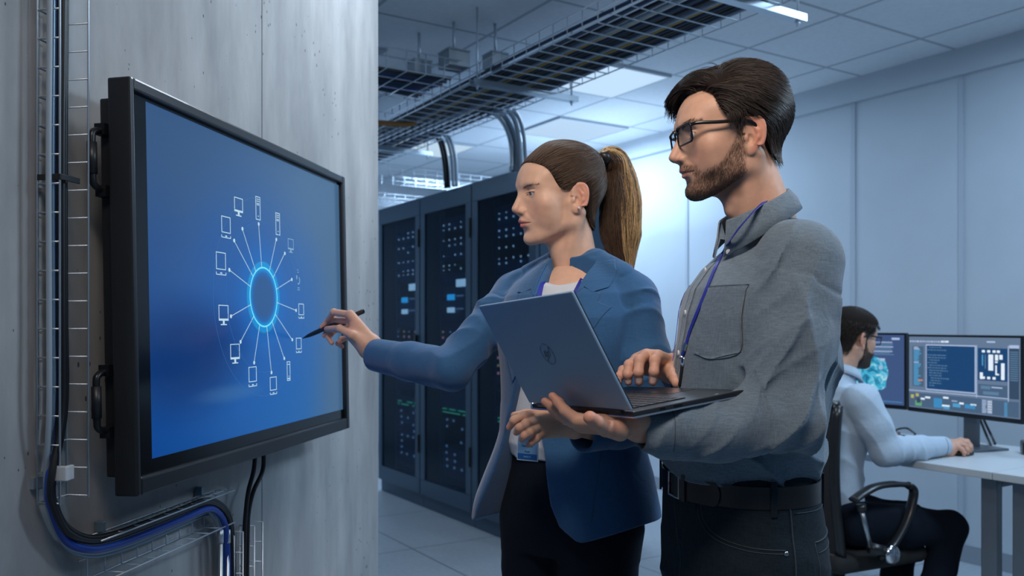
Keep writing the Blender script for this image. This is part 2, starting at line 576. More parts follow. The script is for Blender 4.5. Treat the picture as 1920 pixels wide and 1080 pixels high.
# ---------------------------------------------------------------- room materials
def concrete_mat():
    m, nt, b = new_mat('board_marked_concrete')
    N = nt.nodes.new; L = nt.links.new
    tc = N('ShaderNodeTexCoord')
    mp = N('ShaderNodeMapping'); mp.inputs['Scale'].default_value = (3.0, 3.0, 1.1)
    L(tc.outputs['Object'], mp.inputs[0])
    n1 = N('ShaderNodeTexNoise'); n1.inputs['Scale'].default_value = 1.3; n1.inputs['Detail'].default_value = 9; n1.inputs['Roughness'].default_value = 0.65
    L(mp.outputs[0], n1.inputs[0])
    mp2 = N('ShaderNodeMapping'); mp2.inputs['Scale'].default_value = (11, 11, 2.2)
    L(tc.outputs['Object'], mp2.inputs[0])
    n2 = N('ShaderNodeTexNoise'); n2.inputs['Scale'].default_value = 1.0; n2.inputs['Detail'].default_value = 6
    L(mp2.outputs[0], n2.inputs[0])
    cr = N('ShaderNodeValToRGB')
    cr.color_ramp.elements[0].position = 0.36; cr.color_ramp.elements[0].color = (0.29, 0.30, 0.31, 1)
    cr.color_ramp.elements[1].position = 0.72; cr.color_ramp.elements[1].color = (0.47, 0.47, 0.465, 1)
    L(n1.outputs['Fac'], cr.inputs[0])
    mr = N('ShaderNodeMapRange'); mr.inputs['From Min'].default_value = 0.3; mr.inputs['From Max'].default_value = 0.7
    mr.inputs['To Min'].default_value = 0.86; mr.inputs['To Max'].default_value = 1.12
    L(n2.outputs['Fac'], mr.inputs['Value'])
    sc = N('ShaderNodeVectorMath'); sc.operation = 'SCALE'; L(cr.outputs[0], sc.inputs[0]); L(mr.outputs[0], sc.inputs['Scale'])
    # small blow holes: sparse elongated pits
    mp3 = N('ShaderNodeMapping'); mp3.inputs['Scale'].default_value = (1.5, 1.5, 0.8)
    L(tc.outputs['Object'], mp3.inputs[0])
    vo = N('ShaderNodeTexVoronoi'); vo.inputs['Scale'].default_value = 30
    L(mp3.outputs[0], vo.inputs[0])
    n4 = N('ShaderNodeTexNoise'); n4.inputs['Scale'].default_value = 3.5; L(tc.outputs['Object'], n4.inputs[0])
    th = N('ShaderNodeMapRange'); th.inputs['From Min'].default_value = 0.40; th.inputs['From Max'].default_value = 0.68
    th.inputs['To Min'].default_value = 0.0; th.inputs['To Max'].default_value = 0.13
    L(n4.outputs['Fac'], th.inputs['Value'])
    lt = N('ShaderNodeMath'); lt.operation = 'LESS_THAN'; L(vo.outputs['Distance'], lt.inputs[0]); L(th.outputs[0], lt.inputs[1])
    mx = N('ShaderNodeMix'); mx.data_type = 'RGBA'; mx.inputs['B'].default_value = (0.07, 0.08, 0.09, 1)
    L(lt.outputs[0], mx.inputs['Factor']); L(sc.outputs[0], mx.inputs['A'])
    L(mx.outputs['Result'], b.inputs['Base Color'])
    b1 = N('ShaderNodeBump'); b1.inputs['Strength'].default_value = 0.35; b1.inputs['Distance'].default_value = 0.006
    L(n1.outputs['Fac'], b1.inputs['Height'])
    b2 = N('ShaderNodeBump'); b2.invert = True; b2.inputs['Strength'].default_value = 0.7; b2.inputs['Distance'].default_value = 0.003
    L(lt.outputs[0], b2.inputs['Height']); L(b1.outputs[0], b2.inputs['Normal'])
    L(b2.outputs[0], b.inputs['Normal'])
    setin(b, rough=0.75)
    return m

def tile_mat(name, color, su, sv, ou, ov, line=0.018, linecol=(0.2, 0.22, 0.25), rough=0.8, speck=0.06, spec=0.3, vary=0.0):
    """rectangular tiles in the object's own x, y"""
    m, nt, b = new_mat(name)
    N = nt.nodes.new; L = nt.links.new
    tc = N('ShaderNodeTexCoord'); sp = N('ShaderNodeSeparateXYZ'); L(tc.outputs['Object'], sp.inputs[0])
    fac = []
    ids = []
    for out, s, o in ((sp.outputs[0], su, ou), (sp.outputs[1], sv, ov)):
        a = N('ShaderNodeMath'); a.operation = 'SUBTRACT'; L(out, a.inputs[0]); a.inputs[1].default_value = o
        d = N('ShaderNodeMath'); d.operation = 'DIVIDE'; L(a.outputs[0], d.inputs[0]); d.inputs[1].default_value = s
        fl = N('ShaderNodeMath'); fl.operation = 'FLOOR'; L(d.outputs[0], fl.inputs[0]); ids.append(fl)
        f = N('ShaderNodeMath'); f.operation = 'FRACT'; L(d.outputs[0], f.inputs[0])
        p = N('ShaderNodeMath'); p.operation = 'PINGPONG'; L(d.outputs[0], p.inputs[0]); p.inputs[1].default_value = 0.5
        l = N('ShaderNodeMath'); l.operation = 'LESS_THAN'; L(p.outputs[0], l.inputs[0]); l.inputs[1].default_value = line / s / 2
        fac.append(l)
    mx = N('ShaderNodeMath'); mx.operation = 'MAXIMUM'; L(fac[0].outputs[0], mx.inputs[0]); L(fac[1].outputs[0], mx.inputs[1])
    n = N('ShaderNodeTexNoise'); n.inputs['Scale'].default_value = 35; n.inputs['Detail'].default_value = 8; L(tc.outputs['Object'], n.inputs[0])
    n2 = N('ShaderNodeTexNoise'); n2.inputs['Scale'].default_value = 1.4; n2.inputs['Detail'].default_value = 5; L(tc.outputs['Object'], n2.inputs[0])
    ad = N('ShaderNodeMath'); ad.operation = 'ADD'; L(n.outputs['Fac'], ad.inputs[0]); L(n2.outputs['Fac'], ad.inputs[1])
    r = N('ShaderNodeMapRange'); r.inputs['From Min'].default_value = 0.7; r.inputs['From Max'].default_value = 1.3
    r.inputs['To Min'].default_value = 1 - speck; r.inputs['To Max'].default_value = 1 + speck
    L(ad.outputs[0], r.inputs['Value'])
    sc = N('ShaderNodeVectorMath'); sc.operation = 'SCALE'; sc.inputs[0].default_value = color; L(r.outputs[0], sc.inputs['Scale'])
    mix = N('ShaderNodeMix'); mix.data_type = 'RGBA'; mix.inputs['B'].default_value = (*linecol, 1)
    L(mx.outputs[0], mix.inputs['Factor']); L(sc.outputs[0], mix.inputs['A']); L(mix.outputs['Result'], b.inputs['Base Color'])
    bu = N('ShaderNodeBump'); bu.invert = True; bu.inputs['Strength'].default_value = 0.6; bu.inputs['Distance'].default_value = 0.004
    L(mx.outputs[0], bu.inputs['Height']); L(bu.outputs[0], b.inputs['Normal'])
    setin(b, rough=rough, spec=spec)
    return m

M_CONC = concrete_mat()
M_CEIL = tile_mat('ceiling_tile', (0.74, 0.77, 0.80), 0.605, 0.67, -3.34, 3.67, 0.022, (0.42, 0.46, 0.50), 0.9, 0.05)
M_FLOOR = tile_mat('floor_vinyl', (0.34, 0.38, 0.42), 0.9, 0.9, -4.6, 2.2, 0.008, (0.10, 0.12, 0.14), 0.42, 0.10, 0.4)
M_WALL = mat('painted_wall_panel', (0.56, 0.61, 0.66), 0.55, noise=(3, 0.03))
M_WALLTRIM = mat('wall_panel_joint', (0.49, 0.54, 0.60), 0.6)
M_SKIRT = mat('skirting_grey', (0.30, 0.33, 0.37), 0.5)
M_ALU = mat('brushed_metal', (0.42, 0.45, 0.48), 0.32, 1.0)
M_ZINC = mat('zinc_wire', (0.62, 0.68, 0.74), 0.38, 0.7)
M_ZINC2 = mat('zinc_channel', (0.55, 0.62, 0.68), 0.35, 0.85)
M_BLACK = mat('black_plastic', (0.012, 0.013, 0.015), 0.42)
M_BLACK2 = mat('black_satin_metal', (0.010, 0.012, 0.015), 0.35, 0.2)
M_DARKGLOSS = mat('black_gloss', (0.004, 0.005, 0.007), 0.12)
M_CABLEK = mat('black_cable', (0.008, 0.009, 0.011), 0.38)
M_CABLEG = mat('grey_cable', (0.30, 0.36, 0.42), 0.35)
M_CABLEB = mat('blue_cable', (0.010, 0.055, 0.33), 0.38)
M_CABLEY = mat('yellow_cable', (0.42, 0.26, 0.03), 0.45)
M_CABLEN = mat('navy_cable', (0.008, 0.028, 0.075), 0.4)
M_WHITEPL = mat('white_plastic', (0.60, 0.63, 0.66), 0.4)

def room_box(name, u0, u1, v0, v1, z0, z1, mt, kind='structure', parent=None, bevel=0):
    mb = MB().bx(u0, u1, v0, v1, z0, z1)
    o = mb.build(name, mt, parent, bevel=bevel)
    if parent is None:
        o.rotation_euler = (0, 0, ROOM_RZ)
        if kind: o['kind'] = kind
    return o

room_box('floor', -8.8, 4.5, -4.5, 5.0, -0.10, 0.0, M_FLOOR)
room_box('ceiling', -8.8, 3.2, -1.5, 5.0, CEIL, CEIL + 0.08, M_CEIL)
room_box('wall_back', -8.6, 3.2, 4.70, 4.85, 0.0, CEIL, M_WALL)
room_box('wall_end', -8.55, -8.36, -4.5, 4.70, 0.0, CEIL, M_WALL)
room_box('trim_1', -8.36, 3.2, 4.665, 4.70, 2.73, CEIL, M_WALL)
room_box('baseboard_back', -8.36, 3.2, 4.685, 4.70, 0.0, 0.10, M_SKIRT)
room_box('baseboard_end', -8.36, -8.345, -4.5, 4.685, 0.0, 0.10, M_SKIRT)
for i, u in enumerate([-7.0, -6.3, -5.6, -4.90, -4.16, -3.41, -2.715, -2.0, -1.3, -0.6, 0.1]):
    room_box('trim_%d' % (i + 2), u - 0.014, u + 0.014, 4.692, 4.70, 0.10, 2.73, M_WALLTRIM)

# concrete wall carrying the display: own axes a (away from the camera along the wall), w (out of the wall into the room)
AX = np.array([0.1736, 0.985, 0.0]); AX /= np.linalg.norm(AX)
WX = np.array([AX[1], -AX[0], 0.0])
ZX = np.array([0, 0, 1.0])
W0 = np.array([-0.658, 1.5, 0.0]) - WX * 0.125
def wall_pt(X, Y, w):
    """point at pixel (X, Y) of the photograph on the plane w in front of the concrete wall"""
    o = np.array([0, 0, CAM_H]); d = P(X, Y, 1.0) - o
    t = np.dot(W0 + WX * w - o, WX) / np.dot(d, WX)
    return o + d * t
def wa(a, w, z):
    return W0 + AX * a + WX * w + ZX * z
def wall_az(X, Y, w):
    p = wall_pt(X, Y, w) - W0
    return float(np.dot(p, AX)), float(p[2])
aend = wall_az(709.5, 600, 0.0)[0]
mb = MB()
mb.box(wa((aend - 2.2) / 2, -0.15, CEIL / 2), (aend + 2.2, 0.30, CEIL), [AX, WX, ZX])
o = mb.build('wall_left', M_CONC, bevel=0.004); o['kind'] = 'structure'
# shuttering joints in the concrete
ja = wall_az(491, 300, 0.0)[0]
mb = MB()
for a in (ja, ja - 1.25):
    mb.box(wa(a, 0.0002, CEIL / 2), (0.0025, 0.0012, CEIL - 0.004), [AX, WX, ZX])
j2 = wall_az(600, 20, 0.0)[0]
o = mb.build('trim_20', mat('concrete_joint', (0.10, 0.11, 0.12), 0.9)); o['kind'] = 'structure'

# lit ceiling panels, one of them added
M_LIT = emit_mat('lit_diffuser', (0.62, 0.82, 1.0), 0.78)
M_LIT2 = emit_mat('dim_lit_diffuser', (0.55, 0.76, 1.0), 0.80)
LAMPLAB = ['lit square ceiling panel just above the near end of the overhead cable tray',
           'lit square ceiling panel above the standing woman with the ponytail',
           'added glowing square ceiling panel furthest away above the server cabinets',
           'dim square ceiling panel left of the overhead cable tray']
def ceiling_lamp(u0, v0, label, mt):
    t = empty('ceiling_lamp', R(u0 + 0.30, v0 + 0.335, CEIL - 0.012), ROOM_RZ, label, 'ceiling light', 'square ceiling lights')
    mb = MB()
    a, c = 0.295, 0.328
    for (x0, x1, y0, y1) in ((-a, a, -c, -c + .015), (-a, a, c - .015, c), (-a, -a + .015, -c + .015, c - .015), (a - .015, a, -c + .015, c - .015)):
        mb.bx(x0, x1, y0, y1, -0.004, 0.012)
    mb.build('frame', M_WALL, t)
    MB().bx(-a + .015, a - .015, -c + .015, c - .015, -0.001, 0.010).build('diffuser', mt, t)
ceiling_lamp(-4.55, 3.00, LAMPLAB[1], M_LIT2)
ceiling_lamp(-5.76, 3.67, LAMPLAB[2].replace('furthest away above', 'in the far corner behind'), M_LIT2)  # panel added so the bright ceiling here has a source
ceiling_lamp(-6.97, 3.00, 'lit square ceiling panel furthest from the camera above the cabinets', M_LIT)

# ---------------------------------------------------------------- server cabinets
def rack_glass():
    m, nt, b = new_mat('smoked_door_mesh')
    setin(b, color=(0.012, 0.030, 0.055), rough=0.16, spec=0.6)
    N = nt.nodes.new; L = nt.links.new
    tr = N('ShaderNodeBsdfTransparent'); tr.inputs[0].default_value = (0.50, 0.66, 0.82, 1)
    mx = N('ShaderNodeMixShader'); mx.inputs[0].default_value = 0.30
    out = nt.nodes['Material Output']
    L(tr.outputs[0], mx.inputs[1]); L(b.outputs[0], mx.inputs[2]); L(mx.outputs[0], out.inputs[0])
    return m
M_RGLASS = rack_glass()
M_RACK = mat('rack_dark_steel', (0.050, 0.090, 0.135), 0.36, 0.4)
M_RACKIN = mat('rack_equipment', (0.040, 0.078, 0.130), 0.5, 0.2)
M_RACKIN2 = mat('rack_equipment_face', (0.075, 0.13, 0.21), 0.45, 0.3)
M_RAIL = mat('rack_rail', (0.17, 0.22, 0.29), 0.4, 0.6)
LEDS = {'white': emit_mat('led_white', (0.75, 0.88, 1.0), 1.0), 'green': emit_mat('led_green', (0.10, 0.8, 0.40), 0.65),
        'red': emit_mat('led_red', (0.95, 0.35, 0.38), 0.8), 'cyan': emit_mat('led_cyan', (0.05, 0.60, 1.0), 1.5),
        'orange': emit_mat('led_orange', (0.9, 0.5, 0.2), 0.7), 'pale': emit_mat('led_pale', (0.80, 0.92, 0.95), 1.5),
        'dim': emit_mat('led_dim', (0.40, 0.55, 0.8), 0.5)}
M_STUD = mat('steel_stud', (0.55, 0.62, 0.7), 0.2, 0.9)
RACK_V, RACK_D, RACK_W, RACK_H = 2.746, 0.72, 0.762, 2.26
def server_rack(u0, label, seed):
    rnd = random.Random(seed)
    # local frame: x along u, y into the cabinet, z up
    t = empty('server_rack', R(u0, RACK_V, 0), ROOM_RZ, label, 'server cabinet', 'row of server cabinets')
    w, dp, H = RACK_W - 0.004, RACK_D, RACK_H
    mb = MB()
    mb.bx(0, w, 0.03, dp, H - 0.05, H)          # top
    mb.bx(0, w, 0.03, dp, 0.0, 0.10)            # plinth
    mb.bx(0, 0.02, 0.03, dp, 0.10, H - 0.05); mb.bx(w - 0.02, w, 0.03, dp, 0.10, H - 0.05)
    mb.bx(0.02, w - 0.02, dp - 0.02, dp, 0.10, H - 0.05)
    mb.build('cabinet_body', M_RACK, t, bevel=0.003)
    # door: frame with a smoked panel
    d = MB()
    fw = 0.075
    d.bx(0.004, w - 0.004, 0.0, 0.028, H - 0.13, H - 0.004)
    d.bx(0.004, w - 0.004, 0.0, 0.028, 0.10, 0.21)
    d.bx(0.004, fw, 0.0, 0.028, 0.21, H - 0.13)
    d.bx(w - fw, w - 0.004, 0.0, 0.028, 0.21, H - 0.13)
    door = d.build('door', M_RACK, t, bevel=0.004)
    MB().bx(fw, w - fw, 0.010, 0.014, 0.21, H - 0.13).build('door_panel', M_RGLASS, door)
    h = MB(); h.bx(w - 0.060, w - 0.030, -0.020, 0.0, 1.02, 1.26)
    h.bx(w - 0.054, w - 0.036, -0.032, -0.020, 1.05, 1.20)
    h.build('door_handle', M_BLACK, door, bevel=0.004)
    hg = MB()
    for z in (0.4, 1.9): hg.bx(w - 0.020, w - 0.004, -0.012, 0.0, z, z + 0.13)
    hg.build('door_hinge', M_BLACK, door, bevel=0.002)
    r = MB()
    for x in (0.115, w - 0.145):
        r.bx(x, x + 0.03, 0.10, 0.13, 0.12, H - 0.06)
    r.build('mounting_rail', M_RAIL, t)
    # equipment filling the rails
    z = 0.16; k = 0
    q = MB(); face = MB()
    while z < H - 0.2:
        hh = rnd.choice([0.044, 0.044, 0.088, 0.088, 0.132])
        if rnd.random() < 0.85:
            q.bx(0.150, w - 0.150, 0.10, dp - 0.12, z, z + hh - 0.004)
            if rnd.random() < 0.6: face.bx(0.160, w - 0.160, 0.094, 0.10, z + 0.006, z + hh - 0.010)
        z += hh
    q.build('equipment', M_RACKIN, t)
    face.build('equipment_face', M_RACKIN2, t)
    # status lamps, by colour
    def lamps(name, mt, items):
        for (x, zz, sx, sz) in items:
            MB().bx(x - sx / 2, x + sx / 2, 0.086, 0.094, zz - sz / 2, zz + sz / 2).build(name, mt, t)
    wl = []; 
    for c in range(5):
        x = 0.20 + c * 0.085
        for zz in (2.04, 2.005, 1.93, 1.89, 1.82, 1.75, 1.72):
            if rnd.random() < 0.86: wl.append((x, zz, 0.011, 0.011) if rnd.random() < .75 else (x, zz, 0.007, 0.007))
    for (x, zz, sx, sz) in wl:
        pts = [(x, 0.093, zz), (x, 0.089, zz), (x, 0.086, zz)]
        MB().tube(pts, [sx * .62, sx * .62, sx * .3], 8).build('indicator_lamp', LEDS['white'], t, smooth=True)
    lamps('wide_display_lamp', LEDS['pale'], [(0.455, 1.62, 0.125, 0.052)])
    lamps('blue_display_lamp', LEDS['cyan'], [(0.31, 1.525, 0.100, 0.040)])
    lamps('pale_display_lamp', LEDS['pale'], [(0.31, 1.435, 0.100, 0.036)])
    lamps('dim_status_lamp', LEDS['dim'], [(0.405 + 0.024 * i, zz, 0.015, 0.010) for zz in (1.532, 1.442) for i in range(4)])
    rl = []; ol = []; dl = []
    for zz in (1.28, 1.24, 1.18, 1.12, 1.07, 1.02):
        for x in (0.19, 0.30, 0.39, 0.50, 0.58):
            v = rnd.random()
            if v < .22: rl.append((x, zz, 0.014, 0.016))
            elif v < .36: ol.append((x, zz, 0.013, 0.014))
            elif v < .6: dl.append((x, zz, 0.012, 0.012))
    lamps('red_status_lamp', LEDS['red'], rl); lamps('orange_status_lamp', LEDS['orange'], ol)
    gl = []
    for i in range(12):
        for zz in (0.735, 0.712):
            if rnd.random() < .75: gl.append((0.20 + i * 0.033, zz, 0.018, 0.008))
    lamps('green_status_lamp', LEDS['green'], gl)
    for zz in [0.66 - 0.047 * i for i in range(8)]:
        for x in (0.25, 0.36, 0.47, 0.56):
            if rnd.random() < .55: dl.append((x + rnd.uniform(-.01, .01), zz, 0.016, 0.016))
    lamps('dim_status_lamp', LEDS['dim'], dl)
    return t
server_rack(-6.38, 'dark blue server cabinet nearest the concrete wall, furthest from the camera', 1)
server_rack(-6.38 + RACK_W, 'dark blue server cabinet in the middle of the row, bright display lamps inside', 2)
server_rack(-6.38 + 2 * RACK_W, 'dark blue server cabinet partly hidden behind the woman in the blue blazer', 5)

# ---------------------------------------------------------------- overhead wire trays
def wire_tray(u0, u1, v0, v1, z, side, label, along='u', name='overhead_cable_tray', r=0.0033, step=0.104, group='overhead wire cable trays'):
    """basket tray lying along u (or v); every wire of it in room coordinates, origin at its first corner"""
    t = empty(name, R(u0, v0, z), ROOM_RZ, label, 'cable tray', group)
    Lx, Ly = u1 - u0, v1 - v0
    if along == 'v': Lr, Wd = Ly, Lx
    else: Lr, Wd = Lx, Ly
    def pt(a, b, c):
        return (a, b, c) if along == 'u' else (b, a, c)
    n = int(Lr / step)
    for i in range(n + 1):
        a = i * step + 0.02
        if a > Lr: break
        MB().tube([pt(a, 0, side), pt(a, 0, 0), pt(a, Wd, 0), pt(a, Wd, side)], r, 5).build('cross_wire', M_ZINC, t, smooth=True)
    for b, c in [(0, side), (0, side * 0.5), (Wd, side), (Wd, side * 0.5)] + [(Wd * f, 0.003) for f in ((0, 1) if along == 'u' else (0, 0.33, 0.67, 1))]:
        MB().tube([pt(0, b, c), pt(Lr, b, c)], r, 5).build('long_wire', M_ZINC, t, smooth=True)
    return t
TV0, TV1, TZ = 2.10, 2.57, 2.53
wire_tray(-7.6, -0.6, TV0, TV1, TZ, 0.085, 'long wire basket cable tray running overhead above the server cabinets')
wire_tray(-4.25, -3.78, 0.3, 2.08, TZ + 0.03, 0.10, 'short wire basket tray joining the long tray from the left', along='v')
wire_tray(-5.40, -5.05, 0.3, 2.08, TZ - 0.03, 0.08, 'further wire basket tray meeting the long tray near the concrete wall', along='v')
wire_tray(-6.60, -6.20, 2.75, 4.60, TZ - 0.02, 0.07, 'distant wire basket tray crossing behind the drop cables', along='v', r=0.0022)
wire_tray(-7.55, -7.25, 2.75, 4.60, TZ - 0.06, 0.07, 'most distant wire basket tray under the lit ceiling', along='v', r=0.0022)

def cable_run(name, pts, rad, mt, label, group=None, parent=None, n=8):
    mb = MB(); mb.tube(catmull(pts, n), rad, 8)
    o = mb.build(name, mt, parent, smooth=True)
    if parent is None: tag(o, label, 'cable', group)
    return o
rnd = random.Random(11)
cm = [M_CABLEN, M_CABLEK, M_CABLEK, M_CABLEB, M_CABLEY, M_CABLEN, M_CABLEK, M_CABLEN, M_CABLEG]
cn = {M_CABLEN.name: 'dark navy', M_CABLEB.name: 'bright blue', M_CABLEK.name: 'black', M_CABLEY.name: 'yellow', M_CABLEG.name: 'grey'}
ncab = 26
for i in range(ncab):
    v = TV0 + 0.03 + (TV1 - TV0 - 0.06) * i / (ncab - 1)
    mt = cm[(i * 5) % 9]
    pts = []
    for j in range(15):
        u = -7.5 + j * 0.49
        pts.append(R(u, v + 0.004 * math.sin(j * 1.3 + i * 0.15), TZ + 0.024 + 0.004 * math.sin(j * 0.9 + i * 2) + (0.014 if i % 3 == 0 else 0)))
    cable_run('network_cable', pts, 0.0080 if mt is not M_CABLEY else 0.006, mt,
              '%s network cable lying lengthwise in the long overhead tray' % cn[mt.name], '%s cables in the long overhead tray' % cn[mt.name], n=3)
for i in range(10):
    mt = [M_CABLEN, M_CABLEK, M_CABLEB, M_CABLEN][i % 4]
    u = -4.21 + 0.04 * i
    cable_run('network_cable', [R(u + 0.01 * math.sin(j + i), 0.35 + j * 0.34, TZ + 0.05 + 0.006 * math.sin(2 * j + i)) for j in range(6)], 0.010, mt,
              '%s network cable in the short overhead tray at left' % cn[mt.name], '%s cables in the short overhead tray' % cn[mt.name], n=3)
cable_run('orange_cable', [R(-4.85, 0.5, TZ + 0.02), R(-4.80, 1.2, TZ + 0.01), R(-4.72, 1.7, TZ - 0.01), R(-4.62, 2.12, TZ - 0.015), R(-4.58, 2.22, TZ + 0.0)], 0.016,
          mat('orange_cable', (0.45, 0.20, 0.05), 0.45), 'thick orange cable crossing under the overhead trays')

# support channels with threaded rods
def channel(u, v0, v1, z, label):
    t = empty('tray_support', R(u, v0, z), ROOM_RZ, label, 'bracket', 'tray support channels')
    mb = MB(); L_ = v1 - v0
    mb.bx(-0.021, 0.021, 0, L_, 0.0, 0.003); mb.bx(-0.021, -0.018, 0, L_, 0.003, 0.028); mb.bx(0.018, 0.021, 0, L_, 0.003, 0.028)
    mb.build('channel', M_ZINC2, t)
    mb = MB()
    for y in (0.03, L_ - 0.03):
        mb.tube([(0, y, -0.02), (0, y, CEIL - z)], 0.005, 8)
    mb.build('threaded_rod', M_ZINC, t, smooth=True)
    mb = MB()
    for y in (0.03, L_ - 0.03):
        mb.tube([(0, y, -0.008), (0, y, 0.0)], 0.010, 6)
    mb.build('nut', M_ZINC, t)
channel(-3.62, 2.05, 2.68, TZ - 0.032, 'bright steel channel holding the long tray, above the woman')
channel(-2.20, 2.05, 2.72, TZ - 0.032, 'bright steel channel holding the long tray, above the man in the grey shirt')
channel(-5.30, 2.05, 2.68, TZ - 0.032, 'steel channel holding the long tray nearest the concrete wall')

# small boxes and a detector by the ceiling
def junction(u, v, z, s, label, mt, name='junction_box'):
    t = empty(name, R(u, v, z), ROOM_RZ, label, 'junction box', 'boxes by the tray crossing')
    MB().bx(-s[0] / 2, s[0] / 2, -s[1] / 2, s[1] / 2, 0, s[2]).build('housing', mt, t, bevel=0.004)
    MB().bx(-s[0] / 2 - 0.003, s[0] / 2 + 0.003, -s[1] / 2 - 0.003, s[1] / 2 + 0.003, s[2], s[2] + 0.008).build('lid', mt, t, bevel=0.002)
    MB().tube([(0, 0, s[2] + 0.008), (0, 0, CEIL - z)], 0.008, 8).build('conduit', M_ZINC, t, smooth=True)
junction(-4.10, 2.00, TZ + 0.10, (0.10, 0.10, 0.09), 'small white junction box above the crossing of the trays', M_WHITEPL)
junction(-3.86, 2.08, TZ + 0.11, (0.12, 0.12, 0.08), 'grey metal box hanging at the crossing of the trays', M_ALU)
junction(-3.78, 2.28, TZ + 0.12, (0.10, 0.10, 0.07), 'grey box nearest the camera above the tray cables', M_ALU)
t = empty('smoke_detector', R(-4.55, 1.85, CEIL), ROOM_RZ, 'round smoke detector on a square plate under the ceiling at left', 'smoke detector')
MB().bx(-0.12, 0.12, -0.12, 0.12, -0.008, 0).build('plate', M_ALU, t, bevel=0.002)
MB().tube([(0, 0, -0.008), (0, 0, -0.03), (0, 0, -0.045), (0, 0, -0.052)], [0.05, 0.05, 0.035, 0.01], 24).build('sensor', M_WHITEPL, t, smooth=True)

# cables dropping from the tray into the cabinets
def bundle(name, cen, n, rad, spread, mt, label, k=8):
    t = empty(name, cen[0], 0, label, 'cable bundle')
    c = catmull(cen, 6)
    for i in range(n):
        a = 2 * math.pi * i / n
        off = np.array([math.cos(a) * spread, math.sin(a) * spread * 0.6, 0])
        m = mt[i % len(mt)]
        MB().tube(c + off, rad, 8).build('cable', m, t, world=True, smooth=True)
    return t
bundle('drop_cable_bundle', [P(905, 205, 4.95), P(935, 212, 4.95), P(955, 235, 4.97), P(966, 270, 5.0), P(967, 320, 5.0)], 5, 0.016, 0.028,
       [M_ZINC2, M_CABLEG, M_CABLEK], 'thick metallic cable bundle curving down on to the cabinets beside the woman')
bundle('drop_cable_bundle', [P(955, 205, 4.9), P(968, 225, 4.9), P(976, 260, 4.93), P(980, 320, 4.96)], 3, 0.012, 0.02,
       [M_CABLEG, M_ZINC2], 'slim grey cable bundle right of the thick metallic drop')
bundle('drop_cable_bundle', [P(808, 250, 5.75), P(824, 262, 5.75), P(834, 300, 5.76), P(838, 352, 5.78)], 3, 0.012, 0.014,
       [M_CABLEK, M_CABLEN], 'dark cable bundle dropping on to the middle server cabinet')
bundle('drop_cable_bundle', [P(832, 248, 5.7), P(843, 265, 5.7), P(851, 300, 5.72), P(853, 350, 5.74)], 2, 0.011, 0.012,
       [M_CABLEG], 'thin grey cable pair dropping on to the middle server cabinet')
# ---------------------------------------------------------------- large touch display on the concrete wall
TV_TILT = 0.020
TV_W, TV_H = 1.035, 0.742
tv = empty('touch_display', W0 + WX * 0.125 + ZX * 1.020, math.atan2(AX[1], AX[0]),
           'large black framed touch display mounted on the concrete wall, showing a blue network diagram', 'display')
tv.rotation_euler = (TV_TILT * -1, 0, math.atan2(AX[1], AX[0]))
TVM = Matrix.LocRotScale(tv.location, tv.rotation_euler, tv.scale)
TVI = TVM.inverted()
def tv_local(X, Y, ydep):
    """pixel -> local (x, z) on the display's plane at local depth ydep (into the wall is +y)"""
    o = TVI @ Vector((0, 0, CAM_H)); q = TVI @ Vector(P(X, Y, 1.0)); d = q - o
    t = (ydep - o.y) / d.y
    r = o + d * t
    return r.x, r.z
M_TVFRAME = mat('display_frame_black', (0.016, 0.018, 0.021), 0.38, 0.1, coat=0.1)
M_TVINNER = mat('display_inner_bezel', (0.004, 0.005, 0.007), 0.18)
sx0, sz1 = tv_local(271, 189, 0.012); _, sz0 = tv_local(277, 862, 0.012); sx1, _ = tv_local(636, 339, 0.012)
mb = MB()
fl, ft, fr_, fb = 0.012, 0.022, 0.022, 0.032      # outer frame widths
mb.bx(fl, TV_W - fr_, -0.0, 0.045, TV_H - ft, TV_H); mb.bx(fl, TV_W - fr_, 0, 0.045, 0, fb)
mb.bx(0, fl, 0, 0.045, 0, TV_H); mb.bx(TV_W - fr_, TV_W, 0, 0.045, 0, TV_H)
mb.build('frame', M_TVFRAME, tv, bevel=0.004)
mb = MB(); mb.bx(fl - 0.002, sx0, 0.010, 0.03, fb, TV_H - ft + 0.001); mb.bx(sx1, TV_W - fr_ + 0.001, 0.010, 0.03, fb, TV_H - ft)
mb.bx(sx0, sx1, 0.010, 0.03, sz1, TV_H - ft + 0.001); mb.bx(sx0, sx1, 0.010, 0.03, fb - 0.001, sz0)
mb.build('inner_bezel', M_TVINNER, tv)
MB().bx(0.02, TV_W - 0.02, 0.045, 0.075, 0.03, TV_H - 0.03).build('rear_housing', M_BLACK, tv, bevel=0.004)
MB().bx(0.25, TV_W - 0.25, 0.075, 0.1245, 0.15, TV_H - 0.15).build('wall_mount', M_BLACK2, tv)
for zc in (0.597, 0.168):
    h = MB(); zz = zc
    pts = [(0.03, 0.060, zz - 0.055), (0.004, 0.062, zz - 0.053), (-0.014, 0.064, zz - 0.046), (-0.018, 0.064, zz - 0.03),
           (-0.018, 0.064, zz + 0.03), (-0.014, 0.064, zz + 0.046), (0.004, 0.062, zz + 0.053), (0.03, 0.060, zz + 0.055)]
    h.tube(catmull(pts, 4), 0.0062, 10)
    hd = h.build('carry_handle', M_BLACK2, tv, smooth=True)
    g = MB(); g.tube([(-0.018, 0.064, zz - 0.028), (-0.018, 0.064, zz + 0.028)], 0.0085, 12)
    g.build('grip', M_BLACK, hd, smooth=True)
    for s in (-1, 1): MB().bx(0.0, 0.022, 0.052, 0.072, zz + s * 0.055 - 0.010, zz + s * 0.055 + 0.010).build('handle_bracket', M_BLACK2, hd)

